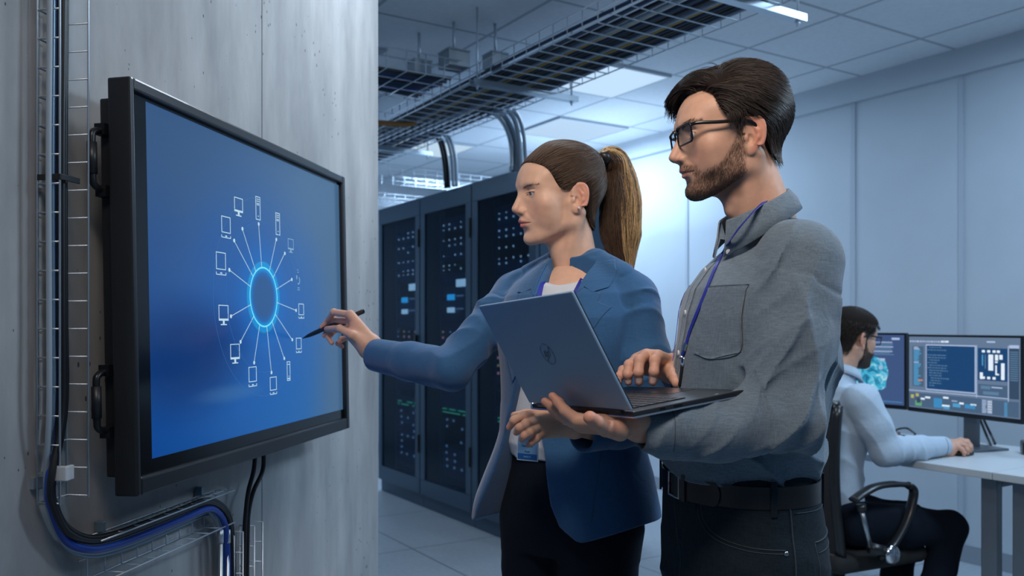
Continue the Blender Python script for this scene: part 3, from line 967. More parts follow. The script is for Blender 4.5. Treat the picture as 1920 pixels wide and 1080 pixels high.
cxz = tv_local(495, 557, 0.012)
_, ztop = tv_local(495, 502, 0.012)
RING = ztop - cxz[1]
def tv_screen_mat():
    m, nt, b = new_mat('display_picture')
    N = nt.nodes.new; L = nt.links.new
    tc = N('ShaderNodeTexCoord'); sp = N('ShaderNodeSeparateXYZ'); L(tc.outputs['Object'], sp.inputs[0])
    def mr(out, a, b2, c=0, d=1, smooth=True):
        q = N('ShaderNodeMapRange'); q.inputs['From Min'].default_value = a; q.inputs['From Max'].default_value = b2
        q.inputs['To Min'].default_value = c; q.inputs['To Max'].default_value = d
        if smooth: q.interpolation_type = 'SMOOTHSTEP'
        L(out, q.inputs['Value']); return q.outputs[0]
    def mix(f, a, b2):
        q = N('ShaderNodeMix'); q.data_type = 'RGBA'; L(f, q.inputs['Factor'])
        for s, v in (('A', a), ('B', b2)):
            if isinstance(v, tuple): q.inputs[s].default_value = (*v, 1)
            else: L(v, q.inputs[s])
        return q.outputs['Result']
    x, z = sp.outputs[0], sp.outputs[2]
    n = N('ShaderNodeTexNoise'); n.inputs['Scale'].default_value = 3.2; n.inputs['Detail'].default_value = 2.5; L(tc.outputs['Object'], n.inputs[0])
    zz = N('ShaderNodeMath'); zz.operation = 'MULTIPLY_ADD'; L(n.outputs['Fac'], zz.inputs[0]); zz.inputs[1].default_value = 0.30; L(z, zz.inputs[2])
    low = mix(mr(x, 0.05, 0.75), (0.003, 0.080, 0.37), (0.014, 0.150, 0.46))
    high = mix(mr(x, 0.0, 0.95), (0.042, 0.115, 0.28), (0.085, 0.190, 0.36))
    base = mix(mr(zz.outputs[0], 0.30, 0.80), low, high)
    base = mix(mr(x, 0.70, 0.98), base, (0.070, 0.165, 0.31))
    # a darker cloud lower left
    def radial(cx_, cz_, rx, rz):
        v = N('ShaderNodeVectorMath'); v.operation = 'SUBTRACT'; L(tc.outputs['Object'], v.inputs[0]); v.inputs[1].default_value = (cx_, 0, cz_)
        w = N('ShaderNodeVectorMath'); w.operation = 'MULTIPLY'; L(v.outputs[0], w.inputs[0]); w.inputs[1].default_value = (1 / rx, 0, 1 / rz)
        l = N('ShaderNodeVectorMath'); l.operation = 'LENGTH'; L(w.outputs[0], l.inputs[0]); return l.outputs['Value']
    f = mr(radial(cxz[0], cxz[1] - 0.04, 0.40, 0.36), 0.2, 1.2, 0.55, 0)
    base = mix(f, base, (0.008, 0.14, 0.60))
    bxz = tv_local(352, 668, 0.012)
    f = mr(radial(bxz[0], bxz[1], 0.27, 0.13), 0.30, 1.25, 0.92, 0)
    base = mix(f, base, (0.003, 0.040, 0.20))
    f = mr(radial(0.36, 0.155, 0.16, 0.022), 0.2, 1.2, 0.25, 0)
    base = mix(f, base, (0.10, 0.28, 0.52))
    # disc and glow of the ring
    rr = radial(cxz[0], cxz[1], RING, RING)
    base = mix(mr(rr, 0.95, 2.2, 0.65, 0), base, (0.008, 0.20, 0.70))
    halo = N('ShaderNodeMath'); halo.operation = 'MULTIPLY'
    L(mr(rr, 0.80, 0.98, 0, 1), halo.inputs[0]); L(mr(rr, 1.20, 1.26, 1, 0), halo.inputs[1])
    hs = N('ShaderNodeMath'); hs.operation = 'MULTIPLY'; L(halo.outputs[0], hs.inputs[0]); hs.inputs[1].default_value = 0.75
    base = mix(hs.outputs[0], base, (0.010, 0.42, 0.95))
    base = mix(mr(rr, 0.62, 0.92, 1, 0), base, (0.030, 0.125, 0.36))
    setin(b, color=(0.002, 0.004, 0.008), rough=0.22, spec=0.35)
    L(base, b.inputs['Emission Color']); b.inputs['Emission Strength'].default_value = 0.72
    return m
scr = MB().bx(sx0, sx1, 0.0125, 0.016, sz0, sz1).build('screen', tv_screen_mat(), tv)
M_ICON = emit_mat('screen_icon_white', (0.62, 0.86, 1.0), 0.80)
M_ICOND = emit_mat('screen_icon_dim', (0.35, 0.62, 0.90), 0.60)
M_RINGC = emit_mat('screen_ring_cyan', (0.16, 0.80, 1.0), 1.0)
M_FAINT = emit_mat('screen_ring_faint', (0.035, 0.17, 0.46), 0.80)
YS = 0.0119
def line2(mb, a, b, w):
    a = np.array(a); b = np.array(b); d = b - a; l = np.linalg.norm(d); d /= l; n = np.array([-d[1], d[0]]) * w / 2
    q = [a + n, a - n, b - n, b + n]
    mb.add([(p[0], YS, p[1]) for p in q] + [(p[0], YS + 0.0004, p[1]) for p in q], [(0, 1, 2, 3), (7, 6, 5, 4), (0, 4, 5, 1), (1, 5, 6, 2), (2, 6, 7, 3), (3, 7, 4, 0)])
def arc2(mb, c, r, w, n=72, a0=0, a1=360):
    V = []; F = []
    for i in range(n + 1):
        a = math.radians(a0 + (a1 - a0) * i / n)
        for q in (r - w / 2, r + w / 2):
            V.append((c[0] + q * math.cos(a), YS, c[1] + q * math.sin(a)))
    for i in range(n): F.append((2 * i, 2 * i + 1, 2 * i + 3, 2 * i + 2))
    mb.add(V, F)
def rect2(mb, x0, x1, z0, z1, w):
    line2(mb, (x0 - w / 2, z0), (x1 + w / 2, z0), w); line2(mb, (x0 - w / 2, z1), (x1 + w / 2, z1), w)
    line2(mb, (x0, z0), (x0, z1), w); line2(mb, (x1, z0), (x1, z1), w)
def disc2(mb, c, r, n=14):
    mb.add([(c[0] + r * math.cos(2 * math.pi * i / n), YS - 0.0002, c[1] + r * math.sin(2 * math.pi * i / n)) for i in range(n)], [tuple(range(n))])
mb = MB(); arc2(mb, cxz, RING, 0.0036); mb.build('ring_graphic', M_RINGC, scr)
for k, r in enumerate((2.55, 3.35)):
    mb = MB(); arc2(mb, cxz, RING * r, 0.0010); mb.build('ring_graphic', M_FAINT, scr)
mb = MB(); arc2(mb, (cxz[0], cxz[1]), RING * 1.22, 0.0022); mb.build('ring_graphic', M_FAINT, scr)
spokes = [(485, 420), (518, 449), (534, 475), (547, 524), (555, 582), (548, 637), (533, 672), (509, 698.5), (476.5, 680), (451, 641), (433, 593), (430, 506), (439, 451), (454.5, 429)]
for X, Y in spokes:
    e = np.array(tv_local(X, Y, YS)); c = np.array(cxz); d = (e - c) / np.linalg.norm(e - c)
    mb = MB(); line2(mb, c + d * RING, e, 0.0013); disc2(mb, e, 0.0044)
    mb.build('spoke_graphic', M_ICON, scr)
def icon(kind, X, Y, s=1.0, mt=None):
    c = tv_local(X, Y, YS); mb = MB(); w = 0.0017
    if kind == 'monitor':
        a, b = 0.0185 * s, 0.0160 * s
        rect2(mb, c[0] - a, c[0] + a, c[1] - b * 0.75, c[1] + b * 1.15, w)
        line2(mb, (c[0] - a, c[1] - b * 0.62), (c[0] + a, c[1] - b * 0.62), w * 1.6)
        line2(mb, (c[0], c[1] - b * 0.8), (c[0], c[1] - b * 1.22), 0.007)
        line2(mb, (c[0] - a * 0.65, c[1] - b * 1.30), (c[0] + a * 0.65, c[1] - b * 1.30), w * 1.3)
    elif kind == 'tray':
        a, b = 0.0175 * s, 0.0175 * s
        rect2(mb, c[0] - a, c[0] + a, c[1] - b * 0.7, c[1] + b * 1.15, w)
        line2(mb, (c[0] - a * 1.05, c[1] - b * 1.30), (c[0] + a * 1.05, c[1] - b * 1.30), w)
        line2(mb, (c[0] - a * 1.05, c[1] - b * 1.30), (c[0] - a * 1.05, c[1] - b * 1.02), w)
        line2(mb, (c[0] + a * 1.05, c[1] - b * 1.30), (c[0] + a * 1.05, c[1] - b * 1.02), w)
        line2(mb, (c[0] - a * .2, c[1] - b * 1.12), (c[0] + a * .2, c[1] - b * 1.12), w * 1.5)
    elif kind == 'server':
        a, b = 0.0105 * s, 0.0265 * s
        rect2(mb, c[0] - a, c[0] + a, c[1] - b, c[1] + b, w)
        for f in (0.80, 0.62, 0.42, 0.30): line2(mb, (c[0] - a * .6, c[1] + b * f), (c[0] + a * .6, c[1] + b * f), w * 0.9)
        line2(mb, (c[0] - a * .2, c[1] - b * .7), (c[0] + a * .25, c[1] - b * .7), w)
    elif kind == 'tower':
        a, b = 0.0090 * s, 0.0260 * s
        rect2(mb, c[0] - a, c[0] + a, c[1] - b, c[1] + b, w)
        line2(mb, (c[0] - a, c[1] + b * .72), (c[0] + a, c[1] + b * .72), w)
        line2(mb, (c[0] - a, c[1] - b * .80), (c[0] + a, c[1] - b * .80), w * 1.6); line2(mb, (c[0], c[1] - b * .5), (c[0], c[1] - b * .62), w * 1.5)
    elif kind == 'phone':
        for (dx, dz, l) in ((0.004, 0.020, 0.008), (0.002, 0.026, 0.008), (-0.004, 0.010, 0.006), (0.006, -0.020, 0.012), (0.006, -0.025, 0.015)):
            line2(mb, (c[0] + dx - l / 2, c[1] + dz), (c[0] + dx + l / 2, c[1] + dz), w)
        line2(mb, (c[0] - 0.004, c[1] + 0.012), (c[0] - 0.005, c[1] + 0.002), 0.004)
        arc2(mb, (c[0] + 0.004, c[1] - 0.001), 0.009, 0.0035, 12, -110, 60)
    mb.build('device_icon_graphic', mt or M_ICON, scr)
for k, X, Y, s in [('monitor', 447.6, 387, 1.0), ('server', 483.9, 390.5, 1.0), ('server', 521, 420, 1.0), ('monitor', 545.4, 460, 0.85), ('phone', 558, 525, 1.0),
                   ('tray', 565, 582.5, 0.86), ('tray', 560.4, 646.5, 0.86), ('tower', 541.3, 695.7, 0.90), ('tray', 512.8, 722, 0.95), ('tray', 474, 705, 1.02),
                   ('monitor', 441, 662, 1.05), ('monitor', 419.5, 589.5, 1.05), ('tray', 414.6, 493, 1.1), ('tray', 424, 425, 1.05)]:
    icon(k, X, Y, s, M_ICOND if k == 'phone' or (X > 535 and Y < 500) else None)

# ---------------------------------------------------------------- wire trays and cables on the concrete wall
def wt(pts):
    return [tuple(wall_pt(X, Y, w)) for X, Y, w in pts]
aL = wall_az(72, 500, 0.012)[0]; aR = wall_az(127, 500, 0.012)[0]
t = empty('wall_cable_tray', wa(aL, 0.012, wall_az(72, 940, .012)[1]), 0, 'tall vertical wire cable tray on the concrete wall left of the display', 'cable tray', 'wire trays on the concrete wall')
zlo = wall_az(75, 942, 0.012)[1]
z = zlo
side = 0.040
def wire(pts, r, nm, t): MB().tube(pts, r, 6).build(nm, M_ZINC, t, world=True, smooth=True)
while z < 2.8:
    wire([wa(aL, 0.012 + side, z), wa(aL, 0.012, z), wa(aR, 0.012, z), wa(aR, 0.012 + side, z)], 0.0016, 'cross_wire', t); z += 0.0482
for a, w in ((aL, 0.012 + side), (aL, 0.012 + side * 0.45), (aL, 0.010), ((aL + aR) / 2, 0.010), (aR, 0.010), (aR, 0.012 + side)):
    wire([wa(a, w, zlo - 0.003), wa(a, w, 2.82)], 0.0018, 'long_wire', t)
for z in (wall_az(75, 905, .01)[1], 2.05): MB().box(wa((aL + aR) / 2, 0.004, z), (abs(aR - aL) + 0.012, 0.008, 0.018), [AX, WX, ZX]).build('wall_bracket', M_ZINC2, t, world=True)
mb = MB(); zc = wall_az(80, 895, 0.05)[1]
mb.box(wa(aL + 0.001, 0.052, zc), (0.012, 0.030, 0.024), [AX, WX, ZX])
mb.box(wa(aL + 0.012, 0.060, zc), (0.016, 0.008, 0.024), [AX, WX, ZX])
mb.build('clamp', M_WHITEPL, t, world=True, bevel=0.002)
mb = MB(); zc = wall_az(100, 329, 0.05)[1]
mb.box(wa(aL + 0.022, 0.0545, zc), (0.046, 0.003, 0.010), [AX, WX, ZX])
mb.box(wa(aL - 0.001, 0.033, zc), (0.003, 0.044, 0.010), [AX, WX, ZX])
mb.build('strap', M_BLACK, t, world=True, bevel=0.001)

ZT = 2.80
def drop(name, Xtop, Xl, w, r, mt, label, path, grp):
    a = wall_az(Xl, 500, w)[0]
    pts = [wa(a, w, ZT), wa(a, w, 2.3), wa(a + 0.002, w, 1.9), wa(a - 0.001, w, 1.6), wa(a, w, 1.35), wa(a, w, 1.18)]
    pts += [np.array(wall_pt(*q)) for q in path]
    mb = MB(); mb.tube(catmull(pts, 8), r, 10)
    tag(mb.build(name, mt, None, smooth=True), label, 'cable', grp)
G = 'cables running down the wall tray and round under the display'
def horiz(off, wv, end=True, k=0.0):
    """path of a cable through the lower bend and along the sloping-looking horizontal tray"""
    q = [(98 - k, 905, wv), (106 - k, 955 + off * .3, wv), (128 - k * .6, 995 + off, wv), (165, 1012 + off, wv), (210, 1006 + off, wv), (270, 985 + off, wv), (340, 958 + off * .9, wv), (385, 941 + off * .8, wv)]
    if end:
        q += [(412 - off * .35, 948 + off * .6, wv), (428 - off * .45, 970 + off * .5, wv), (434 - off * .5, 1010, wv), (436 - off * .5, 1085, wv), (437 - off * .5, 1200, wv)]
    return q
M_CABLES = mat('steel_blue_cable', (0.16, 0.24, 0.32), 0.3, 0.4)
drop('power_cable', 0, 121, 0.030, 0.0058, M_CABLEK, 'black cable highest of those sweeping round under the display', horiz(-4, 0.034), G)
drop('power_cable', 0, 113, 0.026, 0.0058, M_CABLEK, 'black cable second from the top under the display', horiz(6, 0.026), G)
drop('power_cable', 0, 117, 0.042, 0.0058, M_CABLEK, 'black cable lying in front of the other black ones in the wall tray', horiz(2, 0.046, True, 3), G)
drop('data_cable', 0, 112, 0.017, 0.0070, M_CABLEB, 'bright blue cable along the lower edge of the horizontal wall tray', [(X, Y, w + (.0 if X < 150 else .012)) for X, Y, w in horiz(18, 0.036, True, 6)], G)
drop('data_cable', 0, 98, 0.032, 0.0046, M_CABLES, 'steel blue cable at the outer edge of the lower bend', horiz(30, 0.020, False, 9) + [(400, 965, 0.020), (412, 985, 0.020), (418, 1020, 0.020), (418, 1200, 0.020)], G)
drop('data_cable', 0, 92, 0.044, 0.0046, M_CABLEG, 'pale grey cable nearest the room in the vertical wall tray', horiz(24, 0.024, False, 12) + [(395, 962, 0.03), (408, 985, 0.024), (412, 1020, 0.022), (412, 1200, 0.02)], G)

# the short horizontal tray
t = empty('wall_cable_tray', wall_pt(190, 1035, 0.012), 0, 'short horizontal wire tray on the concrete wall under the display', 'cable tray', 'wire trays on the concrete wall')
zt = wall_az(390, 925, 0.012)[1]; zb = zt - 0.075
a0 = wall_az(165, 1010, 0.012)[0]; a1 = wall_az(402, 940, 0.012)[0]
a = a0
while a < a1 + 0.01:
    wire([wa(a, 0.052, zt), wa(a, 0.010, zt), wa(a, 0.010, zb), wa(a, 0.052, zb)], 0.0015, 'cross_wire', t); a += 0.05
for w, z in ((0.052, zt), (0.030, zt), (0.008, zt), (0.008, (zt + zb) / 2), (0.008, zb), (0.052, zb)):
    wire([wa(a0 - 0.02, w, z), wa(a1 + 0.02, w, z)], 0.0018, 'long_wire', t)
for X in (186, 372):
    a = wall_az(X, 930, 0.01)[0]; MB().box(wa(a, 0.012, zt + 0.012), (0.010, 0.018, 0.020), [AX, WX, ZX]).build('wall_bracket', M_CABLES, t, world=True, bevel=0.002)
# two short vertical trays below
def vtray(X0, X1, Y0, label):
    a0 = wall_az(X0, Y0, 0.010)[0]; a1 = wall_az(X1, Y0, 0.010)[0]; z0 = wall_az(X0, Y0, 0.010)[1]
    t = empty('wall_cable_tray', wa(a0, 0.010, 0.2), 0, label, 'cable tray', 'wire trays on the concrete wall')
    z = z0
    while z > 0.25:
        wire([wa(a0, 0.045, z), wa(a0, 0.008, z), wa(a1, 0.008, z), wa(a1, 0.045, z)], 0.0015, 'cross_wire', t); z -= 0.05
    for a, w in ((a0, 0.045), (a0, 0.006), (a1, 0.006), (a1, 0.045)):
        wire([wa(a, w, z0), wa(a, w, 0.22)], 0.0018, 'long_wire', t)
    return t
tv1 = vtray(413, 430, 1004, 'short vertical wire tray below the end of the horizontal one')
vtray(452, 468, 985, 'short vertical wire tray holding the two cables hanging from the display')
t = empty('conduit_fitting', wall_pt(415, 1010, 0.03), 0, 'small metal conduit fitting on the lower left vertical tray', 'fitting')
for X in (414, 427):
    p = np.array(wall_pt(X, 1000, 0.050)); q = np.array(wall_pt(X, 1090, 0.050)); q[0], q[1] = p[0], p[1]; q[2] = 0.25
    MB().tube([p, q], 0.0042, 10).build('conduit', M_ZINC2, t, world=True, smooth=True)
    MB().tube([p + ZX * 0.008, p - ZX * 0.022], 0.0062, 10).build('collar', M_ZINC2, t, world=True, smooth=True)
for i, (x0, lab) in enumerate([(480, 'left of the two black cables hanging out of the display bottom'), (494, 'right of the two black cables hanging out of the display bottom')]):
    mb = MB(); dx = 6 * i
    mb.tube(catmull(wt([(x0, 830, 0.05), (x0 - 4 + dx * .5, 880, 0.05), (466 + dx * 1.6, 920, 0.045), (461 + dx * .9, 960, 0.035), (458 + dx, 1010, 0.030), (457 + dx, 1090, 0.03), (457 + dx, 1200, 0.03)]), 8), 0.0055, 10)
    tag(mb.build('power_cable', M_CABLEK, None, smooth=True), lab, 'cable', 'black cables hanging from the display')
# ---------------------------------------------------------------- desks by the back wall
M_DESK = mat('pale_laminate', (0.50, 0.53, 0.55), 0.38, noise=(4, 0.03))
M_DESKLEG = mat('grey_painted_steel', (0.16, 0.19, 0.22), 0.4, 0.4)
DZ = 0.79
VF, VB = 3.13, 3.90
def desk(u0, u1, label, legs):
    t = empty('desk', R(u0, VF, 0), ROOM_RZ, label, 'desk', 'desks along the panelled wall')
    W_ = u1 - u0
    MB().bx(0.001, W_ - 0.001, 0, VB - VF, DZ - 0.028, DZ).build('desktop', M_DESK, t, bevel=0.003)
    for x in legs:
        for y in (0.10, VB - VF - 0.10):
            mb = MB(); mb.bx(x - 0.03, x + 0.03, y - 0.02, y + 0.02, 0.0, DZ - 0.028)
            mb.build('leg', M_DESKLEG, t, bevel=0.005)
        MB().bx(x - 0.03, x + 0.03, 0.12, VB - VF - 0.12, DZ - 0.07, DZ - 0.028).build('cross_rail', M_DESKLEG, t)
    MB().bx(legs[0], legs[-1], (VB - VF) - 0.12, (VB - VF) - 0.10, DZ - 0.10, DZ - 0.03).build('rear_rail', M_DESKLEG, t)
uj = float(np.dot(P(1861, 886, 3.105), UX))
desk(uj - 1.32, uj, 'pale desk the seated man works at, under the two monitors', (0.10, 1.32 - 0.055))
desk(uj, uj + 1.5, 'pale desk at the right edge of the picture, butted against the occupied one', (0.06, 1.4))

# ---------------------------------------------------------------- monitors
M_MONK = mat('monitor_black', (0.008, 0.009, 0.011), 0.3)
M_STAND = mat('monitor_stand_grey', (0.14, 0.17, 0.20), 0.35, 0.5)
def emi(r, g, b, p=1.0, c={}):
    k = (r, g, b, p)
    if k not in c: c[k] = emit_mat('screen_colour_%d' % len(c), (r, g, b), p)
    return c[k]
def monitor(pL, pR, ztop, zbot, label, contents, bg):
    """pL, pR: world xy of the left and right edge as seen by its user's side"""
    pL = np.array(pL); pR = np.array(pR); mid = (pL + pR) / 2; d = pR - pL; W_ = np.linalg.norm(d); d /= W_
    t = empty('computer_monitor', (mid[0], mid[1], DZ), math.atan2(d[1], d[0]), label, 'monitor', 'monitors on the desk')
    H_ = ztop - zbot; zb = zbot - DZ
    # local: x along the width, -y faces the user, z up from the desk
    MB().bx(-W_ / 2, W_ / 2, 0, 0.022, zb, zb + H_).build('housing', M_MONK, t, bevel=0.003)
    MB().bx(-W_ / 4, W_ / 4, 0.022, 0.05, zb + H_ * .2, zb + H_ * .8).build('rear_box', M_MONK, t, bevel=0.006)
    bz = 0.010
    s = MB().bx(-W_ / 2 + bz, W_ / 2 - bz, -0.0015, 0.0005, zb + bz + 0.010, zb + H_ - bz).build('screen', bg, t)
    sw = W_ - 2 * bz; sh = H_ - 2 * bz - 0.010; x0 = -W_ / 2 + bz; z1 = zb + H_ - bz
    for i, (name, items) in enumerate(contents):
        for mt in {id(q[4]): q[4] for q in items}.values():
            mb = MB()
            for (u0, v0, u1, v1, m, lay) in items:
                if m is not mt: continue
                mb.bx(x0 + u0 * sw, x0 + u1 * sw, -0.0020 - 0.0004 * lay, -0.0012, z1 - v1 * sh, z1 - v0 * sh)
            mb.build(name, mt, s)
    mb = MB(); mb.bx(-0.035, 0.035, 0.052, 0.072, 0.010, zb + H_ * 0.5); mb.build('stand_neck', M_STAND, t, bevel=0.003)
    mb = MB(); mb.bx(-0.12, 0.12, -0.05, 0.14, 0, 0.010); mb.build('stand_base', M_STAND, t, bevel=0.004)
    MB().tube([(0, 0.045, zb + 0.012), (0, 0.052, zb + 0.012)], 0.010, 14).build('power_button', M_ALU, t)
    return t
NAVY = emi(0.006, 0.050, 0.155); PALE = emi(0.40, 0.50, 0.72); WHITE = emi(0.75, 0.85, 0.95); GREYB = emi(0.095, 0.145, 0.23)
CY = emi(0.07, 0.32, 0.58); CY2 = emi(0.04, 0.24, 0.50); TXT = emi(0.10, 0.20, 0.33); ORG = emi(0.55, 0.25, 0.14); YEL = emi(0.45, 0.42, 0.10); DK = emi(0.03, 0.06, 0.11)
GRN = emi(0.12, 0.35, 0.18); MID = emi(0.06, 0.11, 0.19)
rnd = random.Random(4)
code = [(.172, .105, .635, .735, PALE, 0), (.180, .120, .627, .720, NAVY, 1)]
lines = []
vv = 0.14
for k in range(16):
    ln = rnd.choice([.05, .12, .18, .30, .10, 0]); ind = rnd.choice([.0, .015, .03])
    if ln:
        q = .19 + ind; e = q + ln
        while q < e:
            s = rnd.uniform(.012, .04); lines.append((q, vv, min(q + s, e), vv + .012, TXT, 2)); q += s + .007
    vv += .035
sche = [(.655, .135, .900, .550, NAVY, 1)]
for q in ((.69, .16), (.735, .16), (.78, .16), (.815, .16), (.69, .50), (.735, .50), (.78, .50)): sche.append((q[0], q[1], q[0] + .025, q[1] + .032, WHITE, 2))
sche += [(.745, .215, .785, .420, WHITE, 2), (.800, .215, .825, .290, WHITE, 2), (.835, .215, .862, .275, WHITE, 2), (.800, .30, .822, .32, WHITE, 2), (.803, .35, .815, .46, WHITE, 2),
         (.803, .455, .832, .475, WHITE, 2), (.850, .32, .878, .53, WHITE, 2), (.672, .45, .698, .535, WHITE, 2), (.69, .22, .70, .36, CY, 2), (.715, .22, .722, .40, TXT, 2)]
tool = []
q = .01
for k in range(15):
    s = rnd.uniform(.008, .026); tool.append((q, .055, q + s, .078, PALE, 1)); q += s + .010
tool += [(.32, .052, .39, .075, WHITE, 1), (.73, .045, .80, .065, PALE, 1)]
col = [(.035, .135, .150, .70, MID, 0)]
for k in range(26):
    v = .145 + k * .021; col.append((.05, v, .05 + rnd.uniform(.04, .075), v + .014, CY if k not in (0, 1, 10) else PALE, 1))
col.append((.095, .60, .14, .622, ORG, 2))
right = [(.915, .11, .992, .76, DK, 0)] + [(.922, .17 + k * .027, .985, .182 + k * .027, TXT, 1) for k in range(14)] + [(.915, .09, .992, .13, PALE, 1), (.655, .60, .900, .765, MID, 0),
         (.68, .62, .76, .66, TXT, 1), (.77, .625, .86, .640, PALE, 1), (.70, .69, .83, .73, TXT, 1), (.640, .10, .645, .78, PALE, 1), (.905, .10, .910, .80, PALE, 1), (.0, .755, .905, .765, PALE, 1)]
bot = [(.005, .79, .99, .985, MID, 0), (.02, .82, .05, .87, YEL, 1), (.07, .80, .10, .84, YEL, 1), (.065, .90, .13, .97, GRN, 1), (.08, .86, .12, .93, DK, 2), (.12, .855, .16, .880, WHITE, 1), (.165, .83, .215, .855, WHITE, 1),
       (.25, .84, .33, .97, CY2, 1), (.34, .81, .39, .835, WHITE, 1), (.33, .92, .40, .945, WHITE, 1), (.34, .94, .40, .975, CY, 1), (.43, .885, .50, .935, CY, 1), (.49, .865, .53, .89, WHITE, 1),
       (.54, .88, .63, .935, CY2, 1), (.59, .87, .64, .89, WHITE, 1), (.42, .85, .47, .862, PALE, 1)]
for k in range(11): bot.append((.69, .80 + k * .016, .69 + .03 + rnd.uniform(0, .01), .809 + k * .016, PALE, 1)); bot.append((.735, .80 + k * .016, .735 + .04, .809 + k * .016, WHITE if k % 2 else PALE, 1))
for k in range(10): bot.append((.875, .81 + k * .018, .90, .820 + k * .018, CY, 1))
monitor(P(1702, 700, 3.99)[:2], P(1917.5, 700, 3.42)[:2], 1.283, 0.926, 'computer monitor at right showing code and schematic windows',
        [('window_graphic', code), ('text_graphic', lines), ('schematic_graphic', sche), ('toolbar_graphic', tool), ('list_graphic', col), ('side_graphic', right), ('strip_graphic', bot)], emi(0.12, 0.18, 0.28, 1))
lines2 = []
for k in range(9):
    lines2.append((.62, .10 + k * .022, .62 + rnd.uniform(.2, .27), .113 + k * .022, TXT if k % 3 else PALE, 1))
lines2 += [(.86, .04, .95, .07, PALE, 1), (.70, .34, .78, .39, PALE, 1), (.71, .44, .76, .50, PALE, 1), (.02, .955, .98, .962, CY, 1)]
def brain_mat():
    m, nt, b = new_mat('screen_cloud_picture')
    N = nt.nodes.new; L = nt.links.new
    tc = N('ShaderNodeTexCoord'); n = N('ShaderNodeTexNoise'); n.inputs['Scale'].default_value = 24; n.inputs['Detail'].default_value = 4; n.inputs['Distortion'].default_value = 1.2
    L(tc.outputs['Object'], n.inputs[0])
    cr = N('ShaderNodeValToRGB'); cr.color_ramp.elements[0].position = .36; cr.color_ramp.elements[0].color = (0.01, 0.16, 0.32, 1)
    cr.color_ramp.elements[1].position = .66; cr.color_ramp.elements[1].color = (0.65, 0.95, 1.0, 1)
    e = cr.color_ramp.elements.new(.5); e.color = (0.06, 0.50, 0.75, 1)
    L(n.outputs['Fac'], cr.inputs[0]); L(cr.outputs[0], b.inputs['Emission Color']); b.inputs['Emission Strength'].default_value = 0.85
    setin(b, color=(0, 0, 0)); return m
t = monitor(P(1540, 700, 4.42)[:2], P(1699, 700, 4.03)[:2], 1.289, 0.925, 'computer monitor behind the seated man showing a cyan cloud picture',
        [('text_graphic', lines2)], emi(0.045, 0.085, 0.21, 1))
s = [c for c in t.children if c.name.startswith('screen')][0]
n = 26; rr = [(1.0 / max(abs(math.cos(6.283 * a / n)), abs(math.sin(6.283 * a / n)))) ** .75 * .92 + 0.05 * math.sin(5 * a * 6.283 / n + 1) for a in range(n)]
W2 = np.linalg.norm(P(1699, 700, 4.03)[:2] - P(1540, 700, 4.42)[:2])
MB().prism([(0.10 * rr[k] * math.cos(6.283 * k / n), 0.085 * rr[k] * math.sin(6.283 * k / n)) for k in range(n)], (W2 * 0.10, -0.0016, 0.30), (1, 0, 0), (0, 0, 1), (0, -1, 0), 0.0008).build('cloud_graphic', brain_mat(), s)

# monitor cables behind the right stand, and the loop of cable on the desk
def on_desk(X, Y, z=DZ):
    d = (CAM_H - z) * FPX / (Y - HORY); return P(X, Y, d)
tag(MB().tube(catmull([P(1838, 770, 3.86), P(1846, 790, 3.87), P(1858, 815, 3.88), on_desk(1866, 832, DZ + .006)], 8), 0.0055, 8).build('monitor_cable', M_CABLEK, None, smooth=True),
    'upper of the two black cables behind the right monitor stand', 'cable', 'cables behind the right monitor stand')
tag(MB().tube(catmull([P(1836, 782, 3.84), P(1843, 800, 3.85), P(1852, 822, 3.86), on_desk(1858, 836, DZ + .006)], 8), 0.0055, 8).build('monitor_cable', M_CABLEK, None, smooth=True),
    'lower of the two black cables behind the right monitor stand', 'cable', 'cables behind the right monitor stand')
tag(MB().tube(catmull([on_desk(1678, 808, DZ + .006), P(1686, 804, 4.25), P(1700, 803, 4.3), P(1712, 810, 4.25), on_desk(1716, 814, DZ + .006)], 8), 0.005, 8).build('loop_cable', M_CABLEK, None, smooth=True),
    'short black cable loop standing on the desk behind the keyboard', 'cable')
# keyboard
kc = on_desk(1712, 829, DZ)
t = empty('keyboard', kc, ROOM_RZ, 'black keyboard on the desk in front of the seated man', 'keyboard')
MB().bx(-0.20, 0.14, -0.07, 0.07, 0.001, 0.016).build('keyboard_body', M_BLACK, t, bevel=0.004)
for r_ in range(5):
    for c_ in range(14):
        MB().bx(-0.192 + c_ * 0.0232, -0.192 + c_ * 0.0232 + 0.0190, -0.060 + r_ * 0.0240, -0.060 + r_ * 0.0240 + 0.0195, 0.0162, 0.0205).build('key', M_MONK, t)
# small black object cut by the right edge
pc = on_desk(1941, 852, DZ)
t = empty('desk_speaker', pc, ROOM_RZ + 0.6, 'small black speaker on the desk, cut by the right edge of the picture', 'speaker')
MB().bx(-0.05, 0.035, -0.04, 0.04, 0, 0.055).build('speaker_body', M_MONK, t, bevel=0.008)
MB().tube([(-0.008, 0, 0.055), (-0.008, 0, 0.058)], 0.026, 18).build('speaker_grille', M_DARKGLOSS, t)
# ---------------------------------------------------------------- heads
# head frame: x forward, y to the head's own left, z up, origin between the ear canals
def rot_m(axis, deg):
    a = math.radians(deg)
    return np.array(Matrix.Rotation(a, 3, axis), np.float32)

